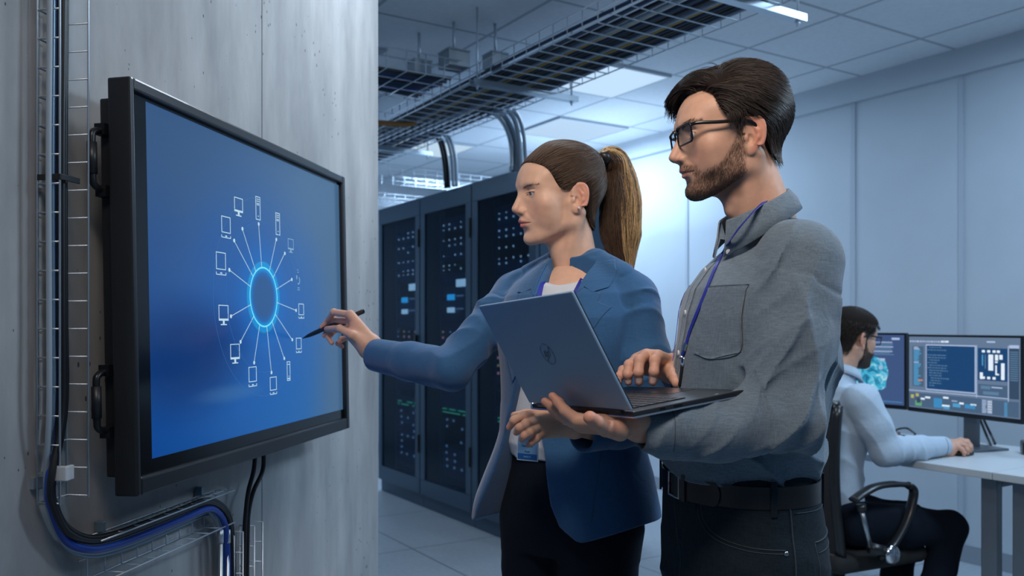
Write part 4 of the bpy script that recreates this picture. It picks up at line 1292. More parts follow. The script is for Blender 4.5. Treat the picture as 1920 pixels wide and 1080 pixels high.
def squeeze(p):
    """the model is laid out with a long lower face; shorten it below the nose"""
    p = p.copy(); z = p[:, 2]
    p[:, 2] = np.where(z < -0.014, -0.014 + (z + 0.014) * 1.06, z)
    return p
def head_local(p, h):
    """signed distance of a head and upper neck in the head frame; h: dict of shape options"""
    p = squeeze(p)
    y = np.abs(p[:, 1])
    q = p.copy(); q[:, 1] = y                   # mirrored half
    f = h['fem']
    d = s_ell(p, (-0.004, 0, 0.048), (0.098, 0.074, 0.079))
    d = smin(d, s_ell(p, (0.042, 0, 0.040), (0.060, 0.062, 0.062)), 0.02)          # forehead
    d = smin(d, s_ell(p, (0.034, 0, -0.018), (0.060, 0.055 - 0.002 * f, 0.062)), 0.025)         # mid face
    d = smin(d, s_ell(p, (0.060, 0, -0.045), (0.037, 0.034, 0.045)), 0.02)          # muzzle
    d = smin(d, s_cap(q, (0.004, 0.050 - 0.004 * f, -0.050), (0.070, 0.016, -0.083 + 0.002 * f), 0.013, 0.013), 0.022)   # jaw
    d = smin(d, s_cap(q, (0.002, 0.056, -0.010), (0.004, 0.050 - 0.004 * f, -0.050), 0.013, 0.013), 0.02)
    d = smin(d, s_ell(p, (0.083, 0, -0.084), (0.015, 0.018 - 0.003 * f, 0.014)), 0.014)    # chin
    d = smin(d, s_ball(q, (0.060, 0.044, -0.006), 0.0185), 0.022)                     # cheekbone
    d = smin(d, s_ell(q, (0.050, 0.034, -0.030), (0.026, 0.022, 0.030)), 0.018)     # cheek fullness
    d = smin(d, s_cap(q, (0.094, 0.012, 0.040), (0.080, 0.040, 0.041), 0.008 - 0.004 * f, 0.007 - 0.002 * f), 0.016)  # brow
    d = smax(d, -s_ell(q, (0.104, 0.0315, 0.022), (0.019 - .003 * f, 0.0155, 0.0125 - .001 * f)), 0.012)   # eye socket
    # lids
    d = smin(d, s_ball(q, (0.0775, 0.0310, 0.0200), 0.0142), 0.004)
    # nose
    nt = np.array(h.get('nose', (0.1165, 0, -0.014)))
    d = smin(d, s_cap(p, (0.0925, 0, 0.030), nt, 0.0068, 0.0085), 0.010)
    d = smin(d, s_cap(p, (0.084, 0, 0.015), (0.098, 0, -0.018), 0.011, 0.012), 0.010)
    d = smin(d, s_ell(q, (0.1005, 0.0105, -0.0195), (0.0095, 0.0065, 0.0068)), 0.005)
    d = smin(d, s_cap(p, nt + [-0.003, 0, -0.004], (0.096, 0, -0.027), 0.0055, 0.0045), 0.005)
    d = smax(d, -s_ell(q, (0.1055, 0.0065, -0.0262), (0.0052, 0.0028, 0.0036)), 0.003)   # nostril
    # lips
    lw = 0.0235 - 0.0015 * f
    up = s_cap(q, (0.1015, 0.004, -0.0405), (0.0845, lw, -0.0455), 0.0048 + 0.0012 * f, 0.0024)
    lo = s_cap(q, (0.0985, 0.0, -0.0520), (0.0840, lw - 0.002, -0.0475), 0.0058 + 0.0016 * f, 0.0026)
    d = smin(d, up, 0.004)
    d = smin(d, lo, 0.004)
    d = smin(d, s_ell(p, (0.091, 0, -0.034), (0.010, 0.016, 0.012)), 0.010)           # philtrum
    slit = s_cap(q, (0.108, 0, -0.0458), (0.088, lw + 0.001, -0.0470), 0.0011, 0.0008)
    slit = np.minimum(slit, s_cap(q, (0.100, 0, -0.0458), (0.082, lw, -0.0470), 0.0011, 0.0006))
    d = smax(d, -slit, 0.0022)
    d = smax(d, -s_ell(p, (0.1015, 0, -0.0645), (0.0085, 0.017, 0.0055)), 0.009)       # under the lower lip
    d = smax(d, -s_cap(q, (0.099, 0.021, -0.022), (0.090, 0.033, -0.042), 0.0012, 0.0010), 0.008)   # smile fold
    # temple and cheek hollows
    d = smax(d, -s_ball(q, (0.060, 0.0905, 0.035), 0.022), 0.020)
    # eye opening
    op = h.get('open', 0.0038)
    e = s_ell(q, (0.0935, 0.0318, 0.0195 + h.get('eyez', 0)), (0.010, 0.0128, op))
    d = smax(d, -e, 0.0016)
    # upper lid crease
    d = smax(d, -s_cap(q, (0.0925, 0.0215, 0.0265), (0.0855, 0.0425, 0.0262), 0.0011, 0.0009), 0.003)
    # ears
    eq = (q - np.array((-0.008, 0.0735, 0.000), np.float32)) @ (rot_m('Z', -20) @ rot_m('Y', -8)).astype(np.float32)
    ear = s_ell(eq, (-0.001, 0, 0.006), (0.0185, 0.0060, 0.0265))
    ear = smin(ear, s_ell(eq, (-0.002, 0, 0.014), (0.0165, 0.0060, 0.0175)), 0.006)
    ear = smin(ear, s_ell(eq, (0.005, 0, -0.024), (0.0095, 0.0055, 0.0105)), 0.008)   # lobe
    rim = ((np.abs(eq[:, 0] + 0.0015) / 0.0175) ** 2.4 + (np.abs(eq[:, 2] - 0.006) / 0.0265) ** 2.4) ** (1 / 2.4)
    ring = np.sqrt(((rim - 1) * 0.018) ** 2 + (eq[:, 1] - 0.003) ** 2) - 0.0030
    ring = np.where((eq[:, 2] < -0.016) | ((eq[:, 0] > 0.008) & (eq[:, 2] < 0.004)), 1, ring)
    ear = smin(ear, ring, 0.003)
    ear = smax(ear, -s_ell(eq, (0.001, 0.0085, 0.0065), (0.0115, 0.0062, 0.0215)), 0.003)
    anti = s_chain(eq, [(-0.002, 0.003, -0.012), (-0.0085, 0.0035, -0.002), (-0.0065, 0.0035, 0.010), (0.001, 0.003, 0.019)], [0.0022, 0.0026, 0.0026, 0.0018])
    ear = smin(ear, anti, 0.003)
    ear = smax(ear, -s_ell(eq, (0.005, 0.004, -0.005), (0.0065, 0.0062, 0.0090)), 0.003)
    ear = smin(ear, s_ell(eq, (0.0125, 0.002, -0.004), (0.0040, 0.0040, 0.0060)), 0.003)
    d = smin(d, ear, 0.004)
    return d

def neck_local(p, h):
    f = h['fem']
    q = p.copy(); q[:, 1] = np.abs(q[:, 1])
    r = 0.052 - 0.006 * f
    b = np.array(h.get('neck_base', (-0.040, 0, -0.190)))
    d = s_cap(p, (-0.018, 0, -0.040), b, r, r + 0.004)
    # the two long neck muscles and the throat
    d = smin(d, s_cap(q, (-0.018, 0.056, -0.030), b + [0.048, 0.016, 0.015], 0.013, 0.010), 0.020)
    d = smin(d, s_cap(p, (0.028, 0, -0.072), b + [0.040, 0, 0.040], 0.019, 0.018), 0.022)
    if not f:
        d = smin(d, s_ball(p, b * 0.45 + np.array((0.024, 0, -0.082)) * 0.55 + [0.026, 0, 0], 0.010), 0.014)
    d = smin(d, s_ell(p, b + [0.0, 0, -0.050], (0.055, 0.075, 0.035)), 0.03)             # shoulders' root
    return d

def polyline_x(z, pts):
    pts = np.array(sorted(pts))
    return np.interp(z, pts[:, 0], pts[:, 1])

SKIN_M = np.array((0.58, 0.335, 0.235)); SKIN_F = np.array((0.66, 0.405, 0.290))
def blendc(c, t, w):
    w = np.clip(w, 0, 1)[:, None]
    return c * (1 - w) + np.asarray(t) * w
def beard_weight(p, h):
    """0..1 over lower cheeks, jaw, chin and moustache (p already squeezed)"""
    q = p.copy(); q[:, 1] = np.abs(q[:, 1])
    n = wob(p, 60, 1) * 0.10
    top = np.interp(p[:, 0], [0.000, 0.015, 0.028, 0.045, 0.062, 0.078, 0.088, 0.12], [0.030, 0.020, -0.006, -0.030, -0.042, -0.050, -0.058, -0.062])
    reg = s_smooth(top - p[:, 2] + n * 0.02, -0.004, 0.014)
    reg *= s_smooth(p[:, 0], 0.002, 0.014)
    reg *= 1 - s_smooth(-p[:, 2], 0.096, 0.112)
    mous = np.exp(-(np.maximum(s_cap(q, (0.103, 0.004, -0.0335), (0.088, 0.026, -0.042), 0.0) - 0.003, 0) / 0.004) ** 2)
    side = np.exp(-(s_cap(q, (0.086, 0.028, -0.045), (0.078, 0.030, -0.066), 0.0) / 0.0075) ** 2)
    w = np.clip(np.maximum(np.maximum(reg, mous * 0.85), side * 0.7) * (0.9 + n), 0, 1)
    lip = np.minimum(s_cap(q, (0.1030, 0.003, -0.0425), (0.0845, 0.022, -0.0465), 0.005, 0.002), s_cap(q, (0.1000, 0.0, -0.0515), (0.0840, 0.021, -0.0475), 0.006, 0.002))
    return w * s_smooth(lip, 0.0, 0.003)
def head_colour(p, h):
    """skin tint by place: lips, cheeks, ears, brows and beard shadow (a property of the skin)"""
    base = SKIN_F if h['fem'] else SKIN_M
    c = np.tile(base, (len(p), 1))
    p = squeeze(p)
    q = p.copy(); q[:, 1] = np.abs(q[:, 1])
    red = (0.60, 0.25, 0.18)
    c = blendc(c, red, 0.35 * np.exp(-(s_ball(q, (0.075, 0.040, -0.02), 0.0) / 0.022) ** 2))
    c = blendc(c, red, 0.40 * np.exp(-(s_ball(q, (0.113, 0, -0.016), 0.0) / 0.012) ** 2))
    c = blendc(c, (0.62, 0.23, 0.15), 0.65 * np.clip(s_smooth(q[:, 1], 0.072, 0.080) * (p[:, 0] < 0.03), 0, 1))
    lw = 0.0235 - 0.0015 * h['fem']
    up = s_cap(q, (0.1030, 0.003, -0.0420), (0.0845, lw, -0.0460), 0.0050, 0.0014)
    lo = s_cap(q, (0.1000, 0.0, -0.0510), (0.0840, lw - 0.002, -0.0470), 0.0056, 0.0014)
    lip = np.minimum(up, lo)
    if h['beard'] > 0:
        c = blendc(c, h['beard_col'], beard_weight(p, h) * h['beard'])
    c = blendc(c, (0.56, 0.17, 0.16) if h['fem'] else (0.46, 0.20, 0.16), s_smooth(-lip, -0.0028, -0.0004) * 0.95)
    bz = -0.004 * h['fem']
    br = s_chain(q, [(0.097, 0.0125, 0.0385 + bz), (0.092, 0.028, 0.0425 + bz), (0.078, 0.046, 0.0410 + bz)], [0.0030, 0.0028, 0.0012])
    c = blendc(c, h['brow_col'], s_smooth(-br, -0.0022, 0.0010) * (0.80 - 0.25 * h['fem']))
    # lash line
    la = s_cap(q, (0.0935, 0.0200, 0.0222), (0.0860, 0.0440, 0.0205), 0.0010, 0.0009)
    c = blendc(c, (0.05, 0.03, 0.03), s_smooth(-la, -0.0012, 0.0006) * 0.8)
    return c
def s_smooth(x, a, b):
    t = np.clip((x - a) / (b - a), 0, 1)
    return t * t * (3 - 2 * t)

class Frame:
    """rigid frame with uniform scale: world <-> local"""
    def __init__(self, origin, yaw, pitch=0.0, roll=0.0, scale=1.0):
        m = Matrix.Rotation(math.radians(yaw), 3, 'Z') @ Matrix.Rotation(math.radians(pitch), 3, 'Y') @ Matrix.Rotation(math.radians(roll), 3, 'X')
        self.M = np.array(m, np.float32); self.o = np.asarray(origin, np.float32); self.s = scale
    def to_local(self, p):
        return ((p - self.o) @ self.M) / self.s
    def to_world(self, q):
        return np.asarray(q, np.float32) * self.s @ self.M.T + self.o
    def dirw(self, d):
        return np.asarray(d, np.float32) @ self.M.T

def eye_parts(fr, root, look=(0, 0), iris=(0.10, 0.16, 0.22)):
    """two eyeballs with iris and pupil as parts of the head"""
    for sgn in (1, -1):
        mb = MB()
        n, m = 20, 28
        V = []; F = []; mi = []
        lk = Matrix.Rotation(math.radians(look[0]), 3, 'Z') @ Matrix.Rotation(math.radians(look[1]), 3, 'Y')
        for i in range(n + 1):
            a = math.pi * i / n
            for j in range(m):
                b = 2 * math.pi * j / m
                r = 0.0122 + (0.0006 * math.exp(-(a / 0.35) ** 2))
                v = Vector((math.cos(a), math.sin(a) * math.cos(b), math.sin(a) * math.sin(b))) * r
                v = lk @ v
                V.append((v.x + 0.0788, v.y + 0.0310 * sgn, v.z + 0.0195))
        for i in range(n):
            for j in range(m):
                F.append((i * m + j, i * m + (j + 1) % m, (i + 1) * m + (j + 1) % m, (i + 1) * m + j))
                a = math.pi * (i + .5) / n
                mi.append(2 if a < 0.22 else (1 if a < 0.50 else 0))
        W = fr.to_world(np.array(V))
        for k in range(3):
            mb.add(W if k == 0 else np.zeros((0, 3)), [f for f, q in zip(F, mi) if q == k] if k == 0 else [], 0)
        mb2 = MB()
        mb2.v = [W]; mb2.f = [list(f) for f in F]; mb2.m = mi; mb2.n = len(W)
        mb2.build('eye', [M_EYEW, M_IRIS, M_PUPIL], root, world=True, smooth=True)
M_EYEW = mat('eye_white', (0.62, 0.58, 0.56), 0.15)
M_IRIS = mat('eye_iris', (0.09, 0.15, 0.20), 0.12)
M_PUPIL = mat('eye_pupil', (0.005, 0.005, 0.005), 0.08)
M_SKIN = skin_mat('skin')
# ---------------------------------------------------------------- hands and bodies
def hand_fn(wrist, wrist_r, fingers, palm_r=0.0115, thumb=None, arm=None, k=0.0065, pad=None):
    """fingers: list of (points [MCP, PIP, DIP, TIP], radii); wrist: two points across the wrist"""
    wa_, wb_ = wrist
    def fn(p):
        d = s_cap(p, wa_, wb_, wrist_r)
        palm = d
        n = len(fingers)
        for i, (pts, rs) in enumerate(fingers):
            w = wa_ + (wb_ - wa_) * (i / max(1, n - 1))
            palm = smin(palm, s_cap(p, w, pts[0], wrist_r * 0.80, palm_r), 0.011)
            if i:
                mm = (np.array(pts[0]) + np.array(fingers[i - 1][0][0])) / 2
                palm = smin(palm, s_cap(p, (w + wa_) / 2, mm, palm_r * .9, palm_r * .85), 0.009)
        if pad is not None:
            for (a, b, ra, rb) in pad: palm = smin(palm, s_cap(p, a, b, ra, rb), 0.010)
        d = palm
        for i, (pts, rs) in enumerate(fingers):
            f = s_chain(p, pts, rs, 0.003)
            # slightly swollen joints
            for j in (1, 2): f = smin(f, s_ball(p, pts[j], rs[j] * 1.05), 0.003)
            d = smin(d, f, 0.0032) if i else smin(d, f, 0.0045)
        if thumb is not None:
            d = smin(d, s_chain(p, thumb[0], thumb[1], 0.004), 0.009)
        if arm is not None:
            d = smin(d, s_chain(p, arm[0], arm[1], 0.01), 0.014)
        return d
    return fn

def smooth_vf(V, F, it=2, lam=0.4):
    V = V.copy(); n = len(V)
    E = np.concatenate([F[:, [0, 1]], F[:, [1, 2]], F[:, [2, 3]], F[:, [3, 0]]])
    E = np.unique(np.sort(E, 1), axis=0)
    cnt = np.bincount(E.ravel(), minlength=n)[:, None].astype(float)
    for _ in range(it):
        s = np.zeros_like(V)
        np.add.at(s, E[:, 0], V[E[:, 1]]); np.add.at(s, E[:, 1], V[E[:, 0]])
        V = V + lam * (s / np.maximum(cnt, 1) - V)
    return V

def bounds(pts, pad):
    a = np.array([np.asarray(q, float) for q in pts]); return a.min(0) - pad, a.max(0) + pad

def hand_mesh(fn, pts, skin, nails=(), h=0.0014, pad=0.022, tipred=()):
    lo, hi = bounds(pts, pad)
    V, F = polygonise(fn, lo, hi, h)
    V = smooth_vf(V, F, 1)
    C = np.tile(skin, (len(V), 1))
    C = blendc(C, (0.60, 0.25, 0.18), 0.18 + 0.14 * wob(V.astype(np.float32), 90, 3))
    for c, r in tipred:
        C = blendc(C, (0.62, 0.24, 0.17), 0.5 * np.exp(-(np.linalg.norm(V - c, axis=1) / r) ** 2))
    for c, nrm, r in nails:
        dd = V - np.asarray(c); nn = np.asarray(nrm) / np.linalg.norm(nrm)
        g = grad(fn, V.astype(np.float32), 0.001)
        w = (np.linalg.norm(dd, axis=1) < r) & ((g @ nn.astype(np.float32)) > 0.55)
        C = blendc(C, (0.85, 0.62, 0.56), w * 0.85)
    return V, F, C

def joined(name, pieces, mt, root):
    """one continuous skin mesh from (V, F, C) pieces"""
    V, F = join_vf([(v, f) for v, f, c in pieces])
    C = np.concatenate([c for v, f, c in pieces])
    me = np_mesh(name, V, F, True, C)
    return link(name, me, mt, root, True)

def cloth(name, fn, lo, hi, h, mt, root, smooth=1):
    V, F = polygonise(fn, lo, hi, h)
    if smooth: V = smooth_vf(V, F, smooth)
    return link(name, np_mesh(name, V, F), mt, root, True)

def seam(name, fn, pts, direction, mt, root, r=0.0009, off=0.0002, n=6):
    """stitched seam line laid on a garment"""
    p = catmull(pts, n)
    q = drop_on(fn, p.astype(np.float32), direction, off)
    return MB().tube(q, r, 5).build(name, mt, root, world=True, smooth=True)

def comb(head_off, roots, field, length, K, off0, off1, jit=0.0, rs=None, offp=1.0):
    """grow strands over an offset surface: head_off(p) is the distance, field(p, t) the wish direction"""
    rs = rs or np.random.RandomState(1)
    p = roots.astype(np.float32).copy(); S = len(p)
    out = [p.copy()]
    L_ = np.broadcast_to(length, (S,)).astype(np.float32)
    tgt0 = np.broadcast_to(off0, (S,)).astype(np.float32); tgt1 = np.broadcast_to(off1, (S,)).astype(np.float32)
    j = rs.normal(size=(S, 3)).astype(np.float32) * jit
    for k in range(1, K):
        t = k / (K - 1)
        g = grad(head_off, p, 0.002)
        d = field(p, t) + j
        d = d - g * (d * g).sum(1)[:, None] * 0.85
        d /= np.linalg.norm(d, axis=1)[:, None] + 1e-6
        p = p + d * (L_ / (K - 1))[:, None]
        s = head_off(p); g = grad(head_off, p, 0.002)
        target = tgt0 + (tgt1 - tgt0) * t ** offp
        p = p + g * ((target - s) * 0.7)[:, None]
        out.append(p.copy())
    return np.stack(out, 1)

def glasses(fr, root, mt, lens_mt, w=0.069, eye_z=0.022, x0=0.107):
    """rectangular glasses in the head frame"""
    g = MB()
    def rr(cy, sgn):
        a, b, r = 0.0265, 0.0165, 0.006
        P_ = []
        for (sy, sz, a0) in ((1, 1, 0), (-1, 1, 90), (-1, -1, 180), (1, -1, 270)):
            for i in range(5):
                q = math.radians(a0 + i * 22.5)
                P_.append((cy + sy * (a - r) + r * math.cos(q) , eye_z - 0.002 + sz * (b - r) + r * math.sin(q)))
        return P_
    frame = MB()
    lenses = []
    for sgn in (1, -1):
        P_ = rr(0.0335 * sgn, sgn)
        bow = lambda y: x0 - 0.0065 * (abs(y) / 0.06) ** 2 * 1.3
        loop = [(bow(y) - (z - eye_z) * -0.06, y, z) for y, z in P_]
        loop.append(loop[0]); loop.append(loop[1])
        frame.tube(fr.to_world(np.array(loop)), 0.0019, 6, caps=False, flat=1.0)
        # thicker top bar
        top = [q for q in loop[:-2] if q[2] > eye_z + 0.010]
        top.sort(key=lambda q: q[1])
        frame.tube(fr.to_world(np.array(top)), 0.0025, 6)
        lenses.append([(q[0] - 0.0008, q[1], q[2]) for q in loop[:-2]])
    frame.tube(fr.to_world(np.array([(x0 - 0.0005, 0.008, eye_z + 0.006), (x0 + 0.0025, 0, eye_z + 0.008), (x0 - 0.0005, -0.008, eye_z + 0.006)])), 0.0023, 6)
    gl = frame.build('glasses', mt, root, world=True, smooth=True)
    for sgn in (1, -1):
        t = MB()
        path = [(x0 - 0.0090, 0.0600 * sgn, eye_z + 0.010), (x0 - 0.018, 0.0675 * sgn, eye_z + 0.0105), (0.055, 0.0745 * sgn, eye_z + 0.008), (0.012, 0.0790 * sgn, eye_z + 0.006), (-0.008, 0.0800 * sgn, eye_z + 0.000), (-0.028, 0.0765 * sgn, eye_z - 0.022)]
        c = catmull(path, 6)
        t.tube(fr.to_world(c), [0.0014] * len(c), 8, flat=2.3)
        t.build('temple_arm', mt, gl, world=True, smooth=True)
    for l in lenses:
        V = fr.to_world(np.array(l)); n = len(V); V2 = V - fr.dirw((0.0012, 0, 0))
        m = MB(); m.add(np.vstack([V, V2]), [tuple(range(n)), tuple(range(2 * n - 1, n - 1, -1))] + [(i, (i + 1) % n, (i + 1) % n + n, i + n) for i in range(n)])
        m.build('lens', lens_mt, gl, world=True)
    return gl

def lens_mat():
    m, nt, b = new_mat('spectacle_lens')
    N = nt.nodes.new; L = nt.links.new
    tr = N('ShaderNodeBsdfTransparent'); tr.inputs[0].default_value = (0.86, 0.90, 0.94, 1)
    g = N('ShaderNodeBsdfGlossy'); g.inputs['Roughness'].default_value = 0.03
    mx = N('ShaderNodeMixShader'); mx.inputs[0].default_value = 0.05
    L(tr.outputs[0], mx.inputs[1]); L(g.outputs[0], mx.inputs[2]); L(mx.outputs[0], nt.nodes['Material Output'].inputs[0])
    return m
M_LENS = lens_mat()
M_GLASSF = mat('glasses_frame_black', (0.006, 0.007, 0.009), 0.22)
M_HAIRM = hair_mat('hair_dark_brown', (0.014, 0.010, 0.008), (0.055, 0.035, 0.025))
M_HAIRMC = mat('hair_dark_brown_base', (0.016, 0.011, 0.009), 0.8, spec=0.1)
M_HAIRF = hair_mat('hair_brown', (0.040, 0.023, 0.014), (0.125, 0.072, 0.040))
M_HAIRFC = mat('hair_brown_base', (0.030, 0.018, 0.012), 0.8, spec=0.1)
M_HAIRT = hair_mat('hair_backlit_gold', (0.26, 0.15, 0.06), (0.72, 0.46, 0.20))  # golden light from behind, put into the hair colour
M_THREAD = mat('dark_seam_thread', (0.055, 0.068, 0.085), 0.9)
M_BUTTON = mat('pearl_button', (0.62, 0.64, 0.68), 0.25)
M_LANYARD = mat('lanyard_royal_blue', (0.012, 0.022, 0.30), 0.55)
M_CHROME = mat('chrome', (0.75, 0.76, 0.78), 0.12, 1.0)
M_GOLD = mat('gold_stud', (0.80, 0.62, 0.40), 0.15, 1.0)
M_SHOE = mat('black_leather', (0.012, 0.012, 0.013), 0.35)

def keep_hit(fn, q, tol=0.012):
    """only the points that really reached the cloth"""
    return q[np.abs(fn(np.asarray(q, np.float32))) < tol]

def button(p, n, r, mt, parent, name='button'):
    n = np.asarray(n, float); n /= np.linalg.norm(n)
    mb = MB(); p = np.asarray(p, float)
    mb.tube([p - n * 0.001, p + n * 0.0012, p + n * 0.0022], [r, r, r * 0.8], 16)
    return mb.build(name, mt, parent, world=True, smooth=False)
# ================================================================ the standing man in the grey shirt
man = empty('person', (0.455, 1.62, 0), 0, 'standing man in a grey button-down shirt, black glasses and jeans, typing on a held laptop', 'person')
HM = dict(fem=0, beard=0.62, beard_col=(0.105, 0.060, 0.040), brow_col=(0.08, 0.045, 0.03), open=0.0040, neck_base=(-0.050, 0, -0.165))
frM = Frame(P(1376, 273, 1.575), 186, 5.5, 0, 1.00)
BYM = 181.0
frMb = Frame((0.455, 1.62, 0), BYM)          # torso frame, x forward, y left
Fm = frMb.dirw((1, 0, 0)); Lm = frMb.dirw((0, 1, 0))
# skin ------------------------------------------------------------
def man_head(p):
    q = frM.to_local(p)
    return smin(head_local(q, HM), neck_local(q, HM), 0.018) * frM.s
c0 = frM.to_world((0, 0, -0.02))
V, F = polygonise(man_head, c0 - [0.17, 0.14, 0.215], c0 + [0.16, 0.14, 0.18], 0.0017)
V = smooth_vf(V, F, 1)
piecesM = [(V, F, head_colour(frM.to_local(V.astype(np.float32)), HM))]
# left hand under the laptop
wl = (P(1198, 793, 1.352), P(1198, 807, 1.388))
fM1 = [([P(1084, 788, 1.385), P(1060, 771, 1.420), P(1047, 755, 1.435), P(1036, 743, 1.440)], [.0105, .0092, .0085, .0072]),
       ([P(1082, 792, 1.410), P(1055, 780, 1.450), P(1036, 763, 1.468), P(1022, 753, 1.474)], [.0105, .0093, .0086, .0072]),
       ([P(1085, 796, 1.435), P(1062, 787, 1.478), P(1046, 777, 1.498), P(1034, 768, 1.505)], [.0100, .0088, .0080, .0068]),
       ([P(1092, 800, 1.455), P(1072, 793, 1.490), P(1060, 786, 1.508), P(1050, 779, 1.515)], [.0092, .0078, .0070, .0062])]
thM1 = ([P(1162, 808, 1.345), P(1136, 803, 1.315), P(1118, 792, 1.292), P(1106, 783, 1.280)], [.0165, .0130, .0115, .0102])
hfM1 = hand_fn(wl, 0.0175, fM1, 0.0112, thM1, ([P(1198, 801, 1.370), P(1300, 808, 1.39)], [.0225, .027]))
ptsM1 = [q for f in fM1 for q in f[0]] + list(thM1[0]) + [P(1215, 792, 1.37)]
# right hand on the keyboard
wr = (P(1262, 682, 1.690), P(1262, 702, 1.665))
fM2 = [([P(1234, 668, 1.635), P(1228, 676, 1.592), P(1226, 697, 1.582), P(1224, 716, 1.590)], [.0112, .0100, .0090, .0078]),
       ([P(1212, 666, 1.650), P(1199, 676, 1.600), P(1197, 698, 1.590), P(1198, 716, 1.598)], [.0112, .0102, .0092, .0078]),
       ([P(1194, 674, 1.665), P(1180, 684, 1.612), P(1177, 702, 1.602), P(1178, 716, 1.608)], [.0106, .0096, .0086, .0074]),
       ([P(1184, 686, 1.685), P(1168, 694, 1.642), P(1162, 705, 1.632), P(1160, 716, 1.634)], [.0096, .0085, .0076, .0066])]
thM2 = ([P(1256, 694, 1.655), P(1262, 704, 1.625), P(1266, 712, 1.605), P(1268, 719, 1.592)], [.0150, .0125, .0105, .0088])
hfM2 = hand_fn(wr, 0.0185, fM2, 0.0125, thM2, ([P(1262, 692, 1.68), P(1300, 708, 1.74)], [.026, .031]))
ptsM2 = [q for f in fM2 for q in f[0]] + list(thM2[0]) + [P(1285, 700, 1.70)]
nailsM2 = [(f[0][3] + (f[0][2] - f[0][3]) * 0.15 + np.array([-0.002, -0.007, 0.002]), (-0.1, -1, 0.25), 0.0068) for f in fM2]
piecesM.append(hand_mesh(hfM1, ptsM1, SKIN_M, tipred=[(f[0][3], .02) for f in fM1] + [(thM1[0][3], .02)]))
piecesM.append(hand_mesh(hfM2, ptsM2, SKIN_M, nailsM2, tipred=[(f[0][3], .02) for f in fM2]))
# joints of the clothed body
LS, LE, LW = P(1500, 492, 1.485), P(1466, 778, 1.425), P(1202, 806, 1.372)
LM = P(1340, 811, 1.398)        # middle of the forearm sleeve, under the laptop
RS, RE, RW = frMb.to_world((-0.045, -0.135, 1.405)), P(1355, 772, 1.86), P(1268, 690, 1.672)
def man_inner(p):
    q = frMb.to_local(p)
    d = s_loft(q, [0.84, 0.95, 1.05, 1.2, 1.35, 1.42, 1.47], [0, 0, 0, 0, 0, -.01, -.02], [0] * 7, [.08, .09, .09, .09, .09, .07, .05], [.13, .14, .13, .13, .14, .13, .06])
    for s in (1, -1): d = smin(d, s_chain(q, [(0, .09 * s, .88), (.01, .10 * s, .48), (-.01, .10 * s, .08)], [.06, .04, .03]), .03)
    for (a, b_, c) in ((LS, LE, LW), (RS, RE, RW)):
        d = smin(d, s_chain(p, [a, b_, b_ + (c - b_) * .8], [.035, .03, .022]), .02)
    return d
V, F = polygonise(man_inner, (0.05, 1.30, 0.04), (0.75, 2.05, 1.50), 0.012)
piecesM.append((V, F, np.tile(SKIN_M, (len(V), 1))))
bodyM = joined('body', piecesM, M_SKIN, man)
eye_parts(frM, man, look=(4, 12))

# hair ------------------------------------------------------------
hairpolyM = [(0.108, 0.100), (0.090, 0.098), (0.070, 0.100), (0.055, 0.085), (0.050, 0.060), (0.040, 0.042), (0.026, 0.030), (0.021, 0.008), (0.012, 0.002), (0.009, 0.024),
             (-0.008, 0.040), (-0.024, 0.030), (-0.032, 0.004), (-0.036, -0.014), (-0.048, -0.030), (-0.075, -0.038), (-0.16, -0.038), (-0.16, 0.25), (0.15, 0.25), (0.125, 0.12)]
def skull_only(q):
    d = s_ell(q, (-0.004, 0, 0.048), (0.098, 0.074, 0.079))
    d = smin(d, s_ell(q, (0.042, 0, 0.040), (0.060, 0.062, 0.062)), 0.02)
    d = smin(d, s_cap(q, (-0.02, 0, 0.0), (-0.040, 0, -0.19), 0.053, 0.053), 0.02)
    return smin(d, s_ell(q, (0.030, 0, -0.018), (0.058, 0.057, 0.062)), 0.025)
def hairM(q):
    top = s_smooth(q[:, 2], 0.03, 0.11)
    vol = 0.004 + 0.013 * top * (0.42 + 0.58 * s_smooth(q[:, 0], -0.075, -0.005)) + 0.002 * wob(q, 60, 4) * top
    return np.maximum(skull_only(q) - vol, 0) * 0 + smax(skull_only(q) - vol, s_poly2(q[:, 0], q[:, 2], hairpolyM) + 0.003, 0.012)
lo = np.array((-0.14, -0.12, -0.09), np.float32); hi = np.array((0.16, 0.12, 0.18), np.float32)
V, F = polygonise(hairM, lo, hi, 0.0025)
me = np_mesh('hair', frM.to_world(smooth_vf(V, F, 2)), F)
hM = link('hair', me, M_HAIRMC, man, True)
rs = np.random.RandomState(5)
def scatter(V, n, rs): return V[rs.choice(len(V), n, replace=n > len(V))] + rs.normal(size=(n, 3)) * 0.0012
onskull = V[(s_poly2(V[:, 0].astype(np.float32), V[:, 2].astype(np.float32), hairpolyM) < 0.001)]
onskull = onskull[skull_only(onskull.astype(np.float32)) > -0.002]
onskull = onskull[~((onskull[:, 0] > 0.000) & (onskull[:, 2] < 0.030) & (rs.rand(len(onskull)) < 0.55))]
r = scatter(onskull, 7500, rs).astype(np.float32)
r = r - grad(skull_only, r) * (skull_only(r) - 0.003)[:, None]
